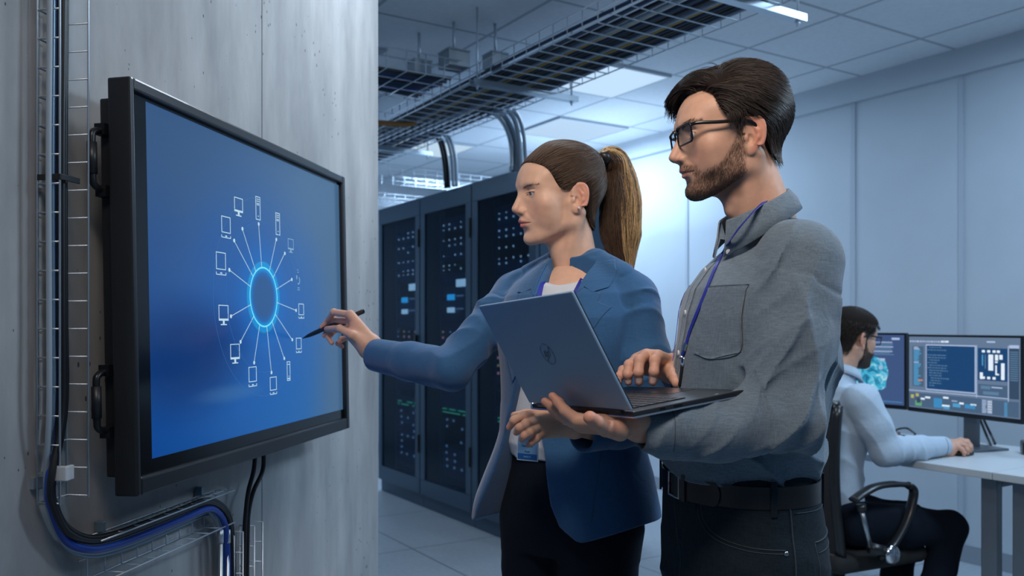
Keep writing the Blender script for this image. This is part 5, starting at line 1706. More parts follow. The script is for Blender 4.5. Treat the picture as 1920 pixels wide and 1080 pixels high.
def fieldM(p, t):
    top = s_smooth(p[:, 2], 0.085, 0.112)[:, None]
    front = s_smooth(p[:, 0], 0.000, 0.055)[:, None]
    one = np.ones(len(p))
    fringe = np.stack([0.75 * one, -0.85 * one, -0.10 * one], 1)
    crown = np.stack([-0.80 * one, 0.45 * np.sign(p[:, 1] + 0.01), -0.30 * one], 1)
    low = s_smooth(-p[:, 2], -0.045, 0.0)
    side = np.stack([-0.95 * one + 0.55 * low, 0 * one, -0.75 * one - 0.5 * low], 1)
    # in front of the ear the hair lies straight down
    side = np.where(((p[:, 0] > 0.004) & (p[:, 2] < 0.045))[:, None], np.stack([-0.1 * one, 0 * one, -one], 1), side)
    f = (fringe * front + crown * (1 - front)) * top + side * (1 - top)
    f = f + 0.32 * np.stack([wob(p, 38, 1), wob(p, 38, 2), wob(p, 38, 3)], 1)
    return f.astype(np.float32)
tp = s_smooth(r[:, 2], 0.02, 0.11) * (0.42 + 0.58 * s_smooth(r[:, 0], -0.075, -0.005))
lowr = s_smooth(-r[:, 2], -0.02, 0.03)
# locks: strands of one clump lean together
clump = (wob(r, 95, 2) * 0.5 + 0.5)
st = comb(skull_only, r, fieldM, (0.026 + 0.030 * tp + 0.008 * rs.rand(len(r))) * (1 - 0.45 * lowr) * np.where((r[:, 0] > 0.0) & (r[:, 2] < 0.05), 0.45, 1.0), 9, 0.004 + 0.013 * tp, 0.006 + 0.021 * tp + 0.007 * clump * tp + 0.002 * rs.rand(len(r)), 0.07, rs, 0.8)
SV, SF = strands(frM.to_world(st.reshape(-1, 3)).reshape(st.shape), 0.00060, 0.00020)
link('hair_strands', np_mesh('hair_strands', SV, SF), M_HAIRM, hM, True)
# the parting: strands laid across the crown towards the far side
nf = 1100
fr0 = np.stack([rs.uniform(-0.02, 0.068, nf), rs.uniform(0.005, 0.045, nf), np.full(nf, 0.14)], 1).astype(np.float32)
fr0 = fr0 - grad(skull_only, fr0) * (skull_only(fr0) - 0.014)[:, None]
st = comb(skull_only, fr0, lambda p, t: np.stack([0.35 + 0.8 * s_smooth(p[:, 0], 0.0, 0.06), -1 + 0 * p[:, 0], 0 * p[:, 0]], 1).astype(np.float32) + 0.15, 0.055 + 0.02 * rs.rand(nf), 9, 0.014, 0.020 + 0.006 * rs.rand(nf), 0.12, rs, 0.7)
SV, SF = strands(frM.to_world(st.reshape(-1, 3)).reshape(st.shape), 0.00055, 0.0002)
link('hair_parting', np_mesh('hair_parting', SV, SF), M_HAIRM, hM, True)
# swept fringe standing out over the forehead, heavier on the far side
nf = 900
fr0 = np.stack([rs.uniform(0.050, 0.084, nf), rs.uniform(-0.055, 0.030, nf), np.full(nf, 0.12)], 1).astype(np.float32)
fr0 = fr0 - grad(skull_only, fr0) * (skull_only(fr0) - 0.010)[:, None]
def fieldF(p, t):
    one = np.ones(len(p))
    return np.stack([(0.9 - 0.7 * t) * one, -0.75 * one, (-0.05 - 0.75 * t * t) * one], 1).astype(np.float32)
st = comb(skull_only, fr0, fieldF, 0.034 + 0.022 * rs.rand(nf), 10, 0.012, 0.013 + 0.008 * rs.rand(nf), 0.12, rs, 1.0)
SV, SF = strands(frM.to_world(st.reshape(-1, 3)).reshape(st.shape), 0.00055, 0.00018)
link('hair_fringe', np_mesh('hair_fringe', SV, SF), M_HAIRM, hM, True)
# short beard bristles
def head_only(q): return head_local(q, HM)
HV = frM.to_local(piecesM[0][0].astype(np.float32))
colw = head_colour(HV, HM)
bw = beard_weight(squeeze(HV), HM)
bw = np.where(np.abs(head_only(HV)) < 0.002, bw, 0) ** 1.5; bw /= bw.sum()
r = HV[rs.choice(len(HV), 7500, p=bw)].astype(np.float32) + rs.normal(size=(7500, 3)).astype(np.float32) * 0.0007
st = comb(head_only, r, lambda p, t: np.stack([0.35 + 0 * p[:, 0], 0 * p[:, 0], -1 + 0 * p[:, 0]], 1).astype(np.float32), 0.0050, 3, 0.0000, 0.0017, 0.35, rs)
SV, SF = strands(frM.to_world(st.reshape(-1, 3)).reshape(st.shape), 0.00017, 0.00008)
link('beard', np_mesh('beard', SV, SF), hair_mat('beard_brown', (0.035, 0.020, 0.014), (0.13, 0.075, 0.045)), man, True)
def brows(fr, root, mtb, fem, seed=2, n=150):
    rs = np.random.RandomState(seed); P_ = []
    for sgn in (1, -1):
        c = catmull([(0.0975, 0.0115 * sgn, 0.0375), (0.0945, 0.024 * sgn, 0.0415), (0.086, 0.037 * sgn, 0.0425), (0.076, 0.048 * sgn, 0.0395)], 10) - np.array([0, 0, 0.004 * fem])
        idx = rs.uniform(0, len(c) - 2, n)
        b = np.array([np.array([np.interp(i, np.arange(len(c)), c[:, k]) for k in range(3)]) for i in idx])
        b[:, 2] += rs.uniform(-1, 1, n) * np.interp(idx, [0, len(c)], [0.0026, 0.0010]) * (0.75 if fem else 1)
        P_.append(b)
    b = np.concatenate(P_).astype(np.float32)
    h = dict(fem=fem, open=0.003)
    f = lambda q: head_local(q, h)
    b = b - grad(f, b) * f(b)[:, None]
    st = comb(f, b, lambda p, t: np.stack([-0.35 + 0 * p[:, 0], np.sign(p[:, 1]) * 1.0, 0.20 + 0 * p[:, 0]], 1).astype(np.float32), 0.0075, 4, 0.0002, 0.0012, 0.2, rs)
    SV, SF = strands(fr.to_world(st.reshape(-1, 3)).reshape(st.shape), 0.00028 - 0.00012 * fem, 0.00008)
    link('eyebrows', np_mesh('eyebrows', SV, SF), mtb, root, True)
brows(frM, man, M_HAIRM, 0)
glasses(frM, man, M_GLASSF, M_LENS)

# shirt -----------------------------------------------------------
M_SHIRT = cloth_mat('grey_chambray', (0.128, 0.172, 0.215), None, 0.88, slub=0.20, bump=0.3, fold=0.15)
zsM = [1.046, 1.062, 1.09, 1.135, 1.19, 1.27, 1.34, 1.39, 1.43, 1.455, 1.475, 1.50]
def man_shirt(p):
    q = frMb.to_local(p)
    q2 = q.copy(); q2[:, 0] -= 0.012 * 0
    d = s_loft(q2, zsM, [.024, .024, .024, .019, .008, -.002, -.006, -.010, -.020, -.028, -.034, -.038], [0] * 12,
               [.124, .133, .142, .143, .140, .142, .136, .126, .108, .090, .072, .058], [.152, .160, .166, .167, .168, .180, .188, .186, .165, .135, .100, .070], 2.15)
    # trapezius slope towards the neck
    d = smin(d, s_cap(q, (-.035, -.10, 1.462), (-.035, .10, 1.462), .040), .03)
    for s in (1, -1):
        d = smin(d, s_cap(q, (-.040, .045 * s, 1.492), (-.015, .140 * s, 1.445), .036, .040), .03)
    # sleeves
    ua = s_chain(p, [LS, LS * .45 + LE * .55, LE], [.074, .0655, .056], .02)
    fa = s_chain(p, [LE, LM, LW], [.056, .0445, .0345], .02)
    sl = smin(ua, fa, .018)
    # folds of the near sleeve
    ax_ = (LE - LS) / np.linalg.norm(LE - LS)
    k1 = folds(p, ax_ * 0.72 + np.array([0.55, 0, 0.25]), 42, 1, 1.5)
    t = ((p - LS) @ ax_.astype(np.float32)) / np.linalg.norm(LE - LS)
    w1 = s_smooth(t, 0.35, 0.95)
    af = (LW - LE) / np.linalg.norm(LW - LE)
    tf = ((p - LE) @ af.astype(np.float32)) / np.linalg.norm(LW - LE)
    k2 = folds(p, af * 0.85 + np.array([0.0, 0, 0.55]), 46, 2, 1.6)
    w2 = s_smooth(-tf, -0.55, 0.05) * s_smooth(tf, -0.4, 0.1)
    longf = folds(p, np.array([0.95, 0.3, 0.12]), 34, 3, 1.3)
    sl = sl - 0.0120 * k1 * w1 - 0.013 * k2 * w2 - 0.0085 * longf * s_smooth(t, 0.05, 0.35) * (1 - w1 * .5) * (tf < .2)
    sl = sl - 0.0045 * folds(p, ax_ * 0.4 + np.array([0.7, 0.2, -0.3]), 70, 6, 1.7) * np.maximum(w1, w2) * s_smooth(-tf, -0.78, -0.6)
    # cuff seam step
    sl = sl + 0.0022 * s_smooth(tf, 0.795, 0.80)
    cut = (tf - 1.015) * np.linalg.norm(LW - LE)
    sl = smax(sl, cut, .003)
    sl = smax(sl, -s_chain(p, [LW + af * .02, LM * .6 + LW * .4], [.0270, .0270]), .003)
    ra = s_chain(p, [RS, RS * .45 + RE * .55, RE], [.062, .060, .052], .02)
    rf = s_chain(p, [RE, RW], [.052, .040], .02)
    ar = (RW - RE) / np.linalg.norm(RW - RE)
    tr_ = ((p - RE) @ ar.astype(np.float32)) / np.linalg.norm(RW - RE)
    rf = smax(rf, (tr_ - 0.97) * np.linalg.norm(RW - RE), .003)
    # torso folds
    tk = folds(p, np.array([0.62, 0.1, 0.55]), 30, 2, 1.6)
    back = s_smooth(-q[:, 0], -0.02, 0.09)
    fr2 = folds(p, np.array([0.25, 0.1, 0.9]), 44, 4, 1.8)
    zz = q[:, 2]
    d = d - 0.010 * tk * (0.30 + back) * s_smooth(-zz, -1.46, -1.34) - 0.011 * fr2 * s_smooth(-zz, -1.17, -1.10)
    d = d - 0.004 * folds(p, np.array([0.8, 0.1, -0.35]), 62, 5, 1.7) * (0.25 + back) * s_smooth(-zz, -1.44, -1.36)
    d = smin(d, sl, 0.016)
    d = smin(d, smin(ra, rf, .015), 0.02)
    # armhole seam groove
    ring = np.abs(s_ball(p, LS + np.array([0.010, 0, 0.0]), 0.088)) 
    d = d + 0.0022 * np.exp(-(ring / 0.0035) ** 2) * (q[:, 1] > 0.06) * (zz > 1.36)
    # neck opening
    nk = frM.to_world((-0.040, 0, -0.120))
    nb = frM.to_world((-0.052, 0, -0.20))
    d = smax(d, -s_cap(p, nk, nb, 0.0575, 0.0575), .004)
    return d
cloth('shirt', man_shirt, (0.12, 1.26, 1.04), (0.68, 1.98, 1.54), 0.0030, M_SHIRT, man, 1)
shirtM = [c for c in man.children if c.name.startswith('shirt')][0]
# collar: stand and fall swept round the neck
def collar(root, fr, mt, cen, rad, front_gap, zback, zfront, fall_b, fall_f, tilt=(0, 0)):
    th = np.linspace(-math.pi + 0.0, math.pi, 97)
    rows = []
    for a in th:
        k = (1 + math.cos(a)) / 2            # 1 at the front
        c, s = math.cos(a), math.sin(a)
        z1 = zback + (zfront - zback) * k
        fall = fall_b + (fall_f - fall_b) * k ** 3
        ra_, rb_ = rad
        prof = [(0.000, z1 - 0.036, 0), (0.000, z1 - 0.004, 0), (0.0018, z1, 0), (0.0045, z1 - 0.003, 0), (0.008 + fall * .12, z1 - fall * .5, 0), (0.011 + fall * (.10 + .24 * k), z1 - fall, 0), (0.0085 + fall * (.10 + .24 * k), z1 - fall - 0.001, 0), (0.004 + fall * .1, z1 - fall * .5, 0)]
        rows.append([(cen[0] + (ra_ + o) * c, cen[1] + (rb_ + o) * s, z) for o, z, _ in prof])
    rows = [r_ for r_, a in zip(rows, th) if abs(a) > front_gap]
    n = len(rows); m = len(rows[0])
    V = np.array(rows).reshape(-1, 3); Fq = []
    half = [i for i in range(n)]
    # rows run -pi..-gap, gap..pi: reorder so the strip is continuous through the back
    neg = [i for i, a in enumerate([a for a in th if abs(a) > front_gap]) if a]
    A_ = [a for a in th if abs(a) > front_gap]
    order = [i for i, a in enumerate(A_) if a > 0] + [i for i, a in enumerate(A_) if a < 0]
    order = sorted(range(n), key=lambda i: (A_[i] % (2 * math.pi)))
    for x, y in zip(order[:-1], order[1:]):
        for j in range(m):
            Fq.append((x * m + j, x * m + (j + 1) % m, y * m + (j + 1) % m, y * m + j))
    Fq.append(tuple(order[0] * m + j for j in range(m))); Fq.append(tuple(order[-1] * m + j for j in reversed(range(m))))
    mb = MB(); mb.add(fr.to_world(V), Fq)
    return mb.build('collar', mt, root, world=True, smooth=True)
frC = Frame(frM.to_world((-0.030, 0, -0.128)), 192, 17, 0, 1.0)
collar(shirtM, frC, M_SHIRT, (0, 0), (0.066, 0.063), 0.16, 0.028, 0.004, 0.040, 0.062)
# placket, pocket, buttons
def bpt(y, z, x=0.30): return frMb.to_world((x, y, z))
pl = sheet(man_shirt, [(-0.015, 1.085), (0.016, 1.085), (0.016, 1.445), (-0.015, 1.440)], frMb.to_world((0.30, 0.02, 0)), frMb.dirw((0, 1, 0)), np.array((0, 0, 1.0)), 0.0006, 0.0016, 0.008)
pl.build('placket', M_SHIRT, shirtM, world=True, smooth=True)
for z in (1.425, 1.345, 1.27, 1.19, 1.115):
    q = drop_on(man_shirt, [bpt(0.021, z)], -Fm, 0.0022)[0]
    button(q, Fm, 0.0056, M_BUTTON, shirtM)
pk = sheet(man_shirt, [(0.085, 1.272), (0.125, 1.262), (0.164, 1.276), (0.166, 1.392), (0.085, 1.392)], frMb.to_world((0.30, 0, 0)), frMb.dirw((0, 1, 0)), np.array((0, 0, 1.0)), 0.0004, 0.0016, 0.007)
pk.build('chest_pocket', M_SHIRT, shirtM, world=True, smooth=True)
seam('pocket_seam', man_shirt, [bpt(0.166, 1.392), bpt(0.166, 1.33), bpt(0.163, 1.276), bpt(0.125, 1.263), bpt(0.087, 1.273)], -Fm, M_THREAD, shirtM, 0.0007, 0.0015)
for (yy, xx) in ((0.054, 0.072),):
    q = frC.to_world((0.088, 0.030, -0.052)); button(q, frC.dirw((0.8, 0.6, 0.1)), 0.0052, M_BUTTON, shirtM)
q = drop_on(man_shirt, [LW * 0.88 + LE * .12 + np.array([0, -0.2, -0.012])], (0, 1, 0), 0.0005)[0]
seam('cuff_seam', man_shirt, [LW * .80 + LE * .20 + np.array([0, -0.2, 0.033]), LW * .80 + LE * .20 + np.array([0, -0.2, 0]), LW * .80 + LE * .20 + np.array([0, -0.2, -0.036])], (0, 1, 0), M_THREAD, shirtM, 0.0006)
# hanging shirt tail lit at the back
# lanyard ---------------------------------------------------------
lp = [(1491, 352), (1474, 356), (1450, 368), (1425, 386), (1400, 412), (1377, 440), (1355, 475), (1338, 510), (1322, 550), (1306, 590), (1294, 620), (1286, 648)]
LA = catmull([P(X, Y, 1.30) for X, Y in lp], 6)
campos = np.array((0, 0, CAM_H))
dirs = LA - campos; dirs /= np.linalg.norm(dirs, axis=1)[:, None]
def shirt_and_collar(p): return np.minimum(man_shirt(p), s_ell(frC.to_local(p), (0.008, 0, -0.016), (0.098, 0.096, 0.036)))
LQ = drop_on(shirt_and_collar, LA, dirs, 0.0015)
LQ = keep_hit(shirt_and_collar, LQ)
LQ = np.vstack([LQ[:1], (LQ[:-2] + 2 * LQ[1:-1] + LQ[2:]) / 4, LQ[-1:]])
nr = grad(man_shirt, LQ.astype(np.float32), 0.01)
lan = ribbon(LQ, 0.0095, nr, 0.0012).build('lanyard', M_LANYARD, man, world=True)
rest = drop_on(man_shirt, catmull([frMb.to_world((0.3, -0.015, 1.19)), frMb.to_world((0.3, -0.055, 1.30)), frMb.to_world((0.3, -0.085, 1.40))], 6), -Fm, 0.0015)
rest = keep_hit(man_shirt, rest)
ribbon(rest, 0.0095, grad(man_shirt, rest, 0.01), 0.0012).build('strap', M_LANYARD, lan, world=True)
e = LQ[-1]; dn = (LQ[-1] - LQ[-4]); dn /= np.linalg.norm(dn)
n0 = nr[-1]
ribbon([e - dn * .004, e + dn * .009], 0.0105, n0, 0.003).build('metal_clip', M_CHROME, lan, world=True)
e2 = P(1279, 668, 1.47); e2 = drop_on(man_shirt, [e2], (P(1279, 668, 1.47) - campos) / np.linalg.norm(P(1279, 668, 1.47) - campos), 0.003)[0]
ribbon([e + dn * .009, e2], 0.0085, n0, 0.0015).build('strap', M_LANYARD, lan, world=True)
MB().tube(catmull([e2, e2 + [0.003, -0.004, -0.006], e2 + [0, -0.004, -0.018], e2 + [-0.003, -0.002, -0.008], e2], 5), 0.0016, 8).build('metal_clip', M_CHROME, lan, world=True, smooth=True)
MB().tube([e2 + [-0.006, -0.002, -0.002], e2 + [0.006, -0.002, -0.002]], 0.0028, 8).build('metal_clip', M_CHROME, lan, world=True, smooth=True)
MB().tube(catmull([e2 + [0, -0.002, -0.016], e2 + [-0.002, 0.0, -0.035], e2 + [-0.004, 0.004, -0.055]], 5), 0.0030, 8).build('badge_cord', M_BLACK, lan, world=True, smooth=True)

# jeans, belt, shoes ----------------------------------------------
M_JEANS = cloth_mat('dark_denim', (0.009, 0.018, 0.027), None, 0.9, slub=0.30, bump=0.3, fold=0.1, sheen=0.03)
M_STITCH = mat('denim_stitching', (0.028, 0.042, 0.055), 0.8)
frMl = Frame((0.428, 1.62, 0), 195)
def man_jeans(p):
    q = frMl.to_local(p)
    d = s_loft(q, [0.80, 0.86, 0.92, 0.98, 1.03, 1.062], [-.004, -.006, -.008, -.004, 0, 0], [0] * 6, [.122, .132, .136, .132, .127, .125], [.165, .176, .180, .174, .166, .160], 2.2)
    for s in (1, -1):
        d = smin(d, s_chain(q, [(-.003, .088 * s, .88), (.012, .095 * s, .50), (-.018, .10 * s, .06)], [.098, .070, .056], .03), .03)
    w = folds(p, np.array([0.55, 0.2, 0.7]), 36, 5, 1.6) * s_smooth(-q[:, 2], -0.97, -0.84)
    return d - 0.006 * w
jeans = cloth('jeans', man_jeans, (0.20, 1.36, 0.05), (0.70, 1.90, 1.07), 0.0042, M_JEANS, man, 1)
frb = frMl
belt_col = mat('dark_brown_leather', (0.016, 0.012, 0.013), 0.32)
def belt_ring(z0, z1, out, th0, th1, mt, name, parent, n=60, taper=False):
    V = []; F = []
    a = np.linspace(math.radians(th0), math.radians(th1), n)
    for i, q in enumerate(a):
        c, s = math.cos(q), math.sin(q)
        pt = np.array([[0.30 * c, 0.34 * s, (z0 + z1) / 2]])
        h = (z1 - z0) / 2
        if taper: h *= min(1.0, 0.25 + 1.2 * math.sqrt(min(1, (n - 1 - i) / (n * 0.22))))
        base = drop_on(man_jeans, frb.to_world(pt), -frb.dirw((c, s, 0)), out)[0]
        nn = frb.dirw((c, s, 0))
        for dz, o in ((-h, 0), (-h, .0032), (h, .0032), (h, 0)):
            V.append(base + np.array([0, 0, dz]) + nn * o)
    for i in range(n - 1):
        for j in range(4): F.append((i * 4 + j, i * 4 + (j + 1) % 4, i * 4 + 4 + (j + 1) % 4, i * 4 + 4 + j))
    F.append((0, 1, 2, 3)); F.append(tuple((n - 1) * 4 + j for j in (3, 2, 1, 0)))
    return MB().add(V, F).build(name, mt, parent, world=True)
belt = belt_ring(1.008, 1.046, 0.0012, 0, 360, belt_col, 'belt', man, 120)
belt_ring(1.006, 1.048, 0.0050, 2, 42, belt_col, 'belt_tip', belt, 40, True)
for a in (22, 78, 140, -40): belt_ring(0.996, 1.056, 0.0046, a - 2.2, a + 2.2, M_JEANS, 'belt_loop', jeans, 4)
belt_ring(1.003, 1.051, 0.0078, 12, 15.5, belt_col, 'belt_keeper', belt, 5)
bk = drop_on(man_jeans, [frb.to_world((0.3, 0.004, 1.027))], -frb.dirw((1, 0, 0)), 0.006)[0]
fx, fy = frb.dirw((1, 0, 0)), frb.dirw((0, 1, 0))
MB().tube([bk + fy * a + ZX * b for a, b in ((-.022, -.022), (-.022, .022), (.020, .022), (.020, -.022), (-.022, -.022), (-.022, .0))], 0.0024, 8).build('buckle', M_ALU, belt, world=True, smooth=True)
def jl(pts, r=0.0010, nm='jeans_seam', mt=None, deg=60):
    c, s = math.cos(math.radians(deg)), math.sin(math.radians(deg))
    w = [frMl.to_world((0.30 * math.cos(math.radians(a)), 0.30 * math.sin(math.radians(a)), z)) for a, z in pts]
    dd = [-(frMl.dirw((math.cos(math.radians(a)), math.sin(math.radians(a)), 0))) for a, z in pts]
    p = catmull(w, 8); q = catmull(dd, 8); q /= np.linalg.norm(q, axis=1)[:, None]
    r_ = drop_on(man_jeans, p, q, 0.0002)
    return MB().tube(r_, r, 5).build(nm, mt or M_STITCH, jeans, world=True, smooth=True)
jl([(30, 1.012), (33, .975), (45, .950), (65, .938), (86, .935)]); jl([(33, 1.012), (36, .980), (47, .956), (66, .944), (86, .941)])
jl([(91, 1.015), (91, .95), (90, .85), (90, .70), (90, .50)], 0.0014); jl([(94, 1.0), (120, 1.0), (150, 1.004), (178, 1.006)])
jl([(106, .948), (120, .950), (138, .956), (152, .962)], 0.0016); jl([(106, .948), (107, .88), (110, .80)]); jl([(152, .962), (153, .88), (150, .80)])
jl([(108, .930), (130, .934), (151, .944)]); jl([(-4, 1.01), (2, .95), (8, .90), (6, .86)], 0.0014)
q = drop_on(man_jeans, [frMl.to_world((0.3 * math.cos(math.radians(86)), 0.3 * math.sin(math.radians(86)), .936))], -frMl.dirw((math.cos(math.radians(86)), math.sin(math.radians(86)), 0)), 0.001)[0]
button(q, frMl.dirw((0.07, 1, 0)), 0.0042, M_ALU, jeans, 'rivet')
def shoes(fr, root, pos, mt=M_SHOE, name='shoe'):
    for (x, y) in pos:
        def fn(p):
            q = fr.to_local(p) - np.array((x, y, 0), np.float32)
            d = s_ell(q, (0.075, 0, 0.030), (0.115, 0.045, 0.042))
            d = smin(d, s_ell(q, (-0.03, 0, 0.045), (0.058, 0.040, 0.055)), .03)
            return smax(d, 0.001 - q[:, 2], .004)
        c = fr.to_world((x + 0.04, y, 0.05))
        cloth(name, fn, c - [0.18, 0.18, 0.06], c + [0.18, 0.18, 0.09], 0.006, mt, root)
shoes(frMl, man, ((-0.01, .10), (-0.01, -.10)))
# ---------------------------------------------------------------- the held laptop
M_LAPLID = mat('laptop_silver_lid', (0.26, 0.38, 0.52), 0.48, 0.6)
M_LAPEDGE = mat('laptop_polished_edge', (0.55, 0.60, 0.66), 0.2, 0.9)
M_LAPDARK = mat('laptop_dark_deck', (0.030, 0.034, 0.040), 0.35, 0.5)
M_KEY = mat('laptop_key', (0.012, 0.013, 0.016), 0.45)
hA = np.array([0.185, 1.300, 1.190]); hB = np.array([0.0365, 1.595, 1.1755])      # ends of the hinge line
eh = (hB - hA); LPW = np.linalg.norm(eh); eh /= LPW
eb = np.array([0.381, 1.400, 1.216]) - hA; eb -= eh * np.dot(eb, eh); LPD = np.linalg.norm(eb); eb /= LPD
en = np.cross(eb, eh); en /= np.linalg.norm(en)
if en[2] < 0: en = -en
el = P(1082, 549, 1.254) - hA; el -= eh * np.dot(el, eh); LPH = np.linalg.norm(el); el /= LPH
eo = np.cross(eh, el); eo /= np.linalg.norm(eo)
if np.dot(eo, eb) > 0: eo = -eo          # outer side of the lid
lap = empty('laptop', (hA + hB) / 2 + eb * LPD / 2 - en * 0.008, 0, 'open silver laptop held by the man in the grey shirt', 'laptop')
mb = MB(); mb.box((hA + hB) / 2 + eb * LPD / 2 - en * 0.004, (LPW, LPD, 0.008), [eh, eb, en]); mb.build('base', M_LAPDARK, lap, world=True, bevel=0.002)
mb = MB(); mb.box((hA + hB) / 2 + eb * LPD / 2 - en * 0.0092, (LPW + 0.001, LPD + 0.001, 0.003), [eh, eb, en]); mb.build('base_edge', M_LAPEDGE, lap, world=True, bevel=0.001)
mb = MB(); mb.box(hA + eh * 0.0 + eb * 0.055 - en * 0.004, (0.001, 0.010, 0.004), [eh, eb, en]); mb.box(hA + eb * 0.085 - en * 0.004, (0.001, 0.016, 0.004), [eh, eb, en]); mb.build('side_port', M_PUPIL, lap, world=True)
mb = MB(); mb.tube([hA + eh * 0.03 + en * 0.001, hB - eh * 0.03 + en * 0.001], 0.0055, 12); mb.build('hinge', M_LAPDARK, lap, world=True, smooth=True)
lidc = (hA + hB) / 2 + el * (LPH / 2 + 0.004) + eo * 0.001
mb = MB(); mb.box(lidc, (LPW, LPH, 0.0050), [eh, el, eo]); lid = mb.build('lid', M_LAPLID, lap, world=True, bevel=0.0020)
mb = MB(); mb.box(lidc - eo * 0.0035, (LPW - 0.002, LPH - 0.002, 0.0020), [eh, el, eo]); mb.build('screen_bezel', M_KEY, lid, world=True)
mb = MB(); mb.box(lidc - eo * 0.0047, (LPW - 0.020, LPH - 0.03, 0.0008), [eh, el, eo]); mb.build('screen', emit_mat('laptop_screen_glow', (0.10, 0.28, 0.55), 0.7), lid, world=True)
mb = MB()
cen = lidc + eo * 0.0026
n = 48; V = []; F = []
for i in range(n):
    a = 2 * math.pi * i / n
    for r in (0.0185, 0.0205):
        for o in (0, 0.0003): V.append(cen + (eh * math.cos(a) + el * math.sin(a)) * r + eo * o)
for i in range(n):
    j = (i + 1) % n; F += [(4 * i + 1, 4 * i + 3, 4 * j + 3, 4 * j + 1), (4 * i, 4 * j, 4 * j + 1, 4 * i + 1), (4 * i + 2, 4 * i + 3, 4 * j + 3, 4 * j + 2)]
mb.add(V, F)
sl = el * 0.94 + eh * -0.34
for (a, b0, b1) in ((-0.0075, -0.004, 0.014), (-0.0015, -0.009, 0.005), (0.0035, -0.0145, 0.006), (0.0090, -0.005, 0.006)):
    mb.tube([cen + eh * a + sl * b0, cen + eh * a + sl * b1], 0.0011, 6)
mb.tube([cen + eh * -0.0075 + sl * 0.004, cen + eh * -0.003 + sl * 0.0055, cen + eh * -0.0015 + sl * 0.004], 0.0010, 6)
mb.tube([cen + eh * 0.0035 + sl * 0.005, cen + eh * 0.0070 + sl * 0.0070, cen + eh * 0.0090 + sl * 0.005], 0.0010, 6)
mb.tube([cen + eh * 0.0035 - sl * 0.005, cen + eh * 0.0070 - sl * 0.0060, cen + eh * 0.0090 - sl * 0.004], 0.0010, 6)
mb.build('logo', mat('laptop_logo', (0.15, 0.23, 0.33), 0.25, 0.9), lid, world=True, smooth=True)
kk = [(r_, c_) for r_ in range(6) for c_ in range(14)]
km = None
for (r_, c_) in kk:
    w_ = 0.0168
    p = hA + eh * (0.030 + (LPW - 0.06) * (c_ + .5) / 14) + eb * (0.028 + r_ * 0.0178) + en * 0.0009
    MB().box(p, (w_, 0.0148 if r_ else 0.009, 0.0016), [eh, eb, en]).build('key', M_KEY, lap, world=True)
mb = MB(); mb.box((hA + hB) / 2 + eb * (LPD - 0.038) + en * 0.0002, (0.105, 0.058, 0.0006), [eh, eb, en]); mb.build('touchpad', mat('laptop_touchpad', (0.040, 0.045, 0.052), 0.25, 0.4), lap, world=True)

# ---------------------------------------------------------------- the stylus
sp = np.array(wall_pt(567, 634.5, 0.1195)); spd = P(681.5, 583.5, 2.135) - sp
SL = np.linalg.norm(spd); spd /= SL
pen = empty('stylus_pen', sp, 0, 'black stylus pen held against the display by the woman', 'pen')
pts = [sp + spd * t for t in (0.0, 0.004, 0.020, 0.034, 0.05, SL - 0.002, SL)]
MB().tube(pts, [0.0006, 0.0016, 0.0046, 0.0056, 0.0060, 0.0060, 0.0048], 14).build('barrel', M_BLACK, pen, world=True, smooth=True)
MB().tube([sp + spd * (SL - 0.0005), sp + spd * (SL + 0.0012)], 0.0046, 14).build('end_cap', M_DARKGLOSS, pen, world=True)
# ================================================================ the woman in the blue blazer
CW = np.array([0.125, 1.92, 0.0])
wom = empty('person', CW, 0, 'standing woman with a ponytail in a blue blazer, writing on the display with a stylus', 'person')
HF = dict(fem=1, beard=0, brow_col=(0.10, 0.055, 0.038), open=0.0028, eyez=-0.0012, nose=(0.1150, 0, -0.0120), neck_base=(-0.034, 0, -0.175))
frF = Frame(P(1052, 381, 1.945), 203, 4.0, 0, 0.995)
frW = Frame(CW, 228)
Fw, Lw = frW.dirw((1, 0, 0)), frW.dirw((0, 1, 0))
def wom_head(p):
    q = frF.to_local(p)
    return smin(head_local(q, HF), neck_local(q, HF), 0.018) * frF.s
c0 = frF.to_world((0, 0, -0.02))
V, F = polygonise(wom_head, c0 - [0.15, 0.13, 0.22], c0 + [0.14, 0.13, 0.16], 0.0017)
V = smooth_vf(V, F, 1)
piecesW = [(V, F, head_colour(frF.to_local(V.astype(np.float32)), HF))]
# right hand with the stylus
wR = (P(700, 641, 2.085), P(688, 660, 2.100))
on_pen = lambda X: sp + spd * ((P(X, 0, 1)[0] / P(X, 0, 1)[1] * 1.0 - sp[0] / sp[1]) / ((sp + spd)[0] / (sp + spd)[1] - sp[0] / sp[1]) * 1.0)
def near_pen(X, dy, r=0.0):
    """point beside the stylus at pixel column X, dy pixels below it"""
    t = np.linspace(0, SL, 200)[:, None]; q = sp + t * spd
    px = HORX + FPX * q[:, 0] / q[:, 1]; i = int(np.argmin(np.abs(px - X))); b = q[i]
    return b + np.array([0, r, -dy / FPX * b[1]])
fW1 = [([P(657, 590, 2.105), P(626, 585, 2.135), near_pen(613, -11, .004), near_pen(603, -5, .000)], [.0090, .0080, .0072, .0060]),
       ([P(660, 602, 2.120), P(628, 600, 2.165), near_pen(612, 6, .014), near_pen(606, 12, .012)], [.0088, .0078, .0070, .0060]),
       ([P(657, 615, 2.130), P(629, 618, 2.170), P(616, 632, 2.168), P(622, 643, 2.150)], [.0085, .0075, .0068, .0058]),
       ([P(658, 630, 2.135), P(641, 636, 2.168), P(634, 644, 2.160), P(641, 650, 2.145)], [.0078, .0068, .0060, .0054])]
thW1 = ([P(684, 642, 2.085), P(660, 628, 2.075), P(637, 616, 2.095), near_pen(615, 4, -.011)], [.0125, .0110, .0092, .0080])
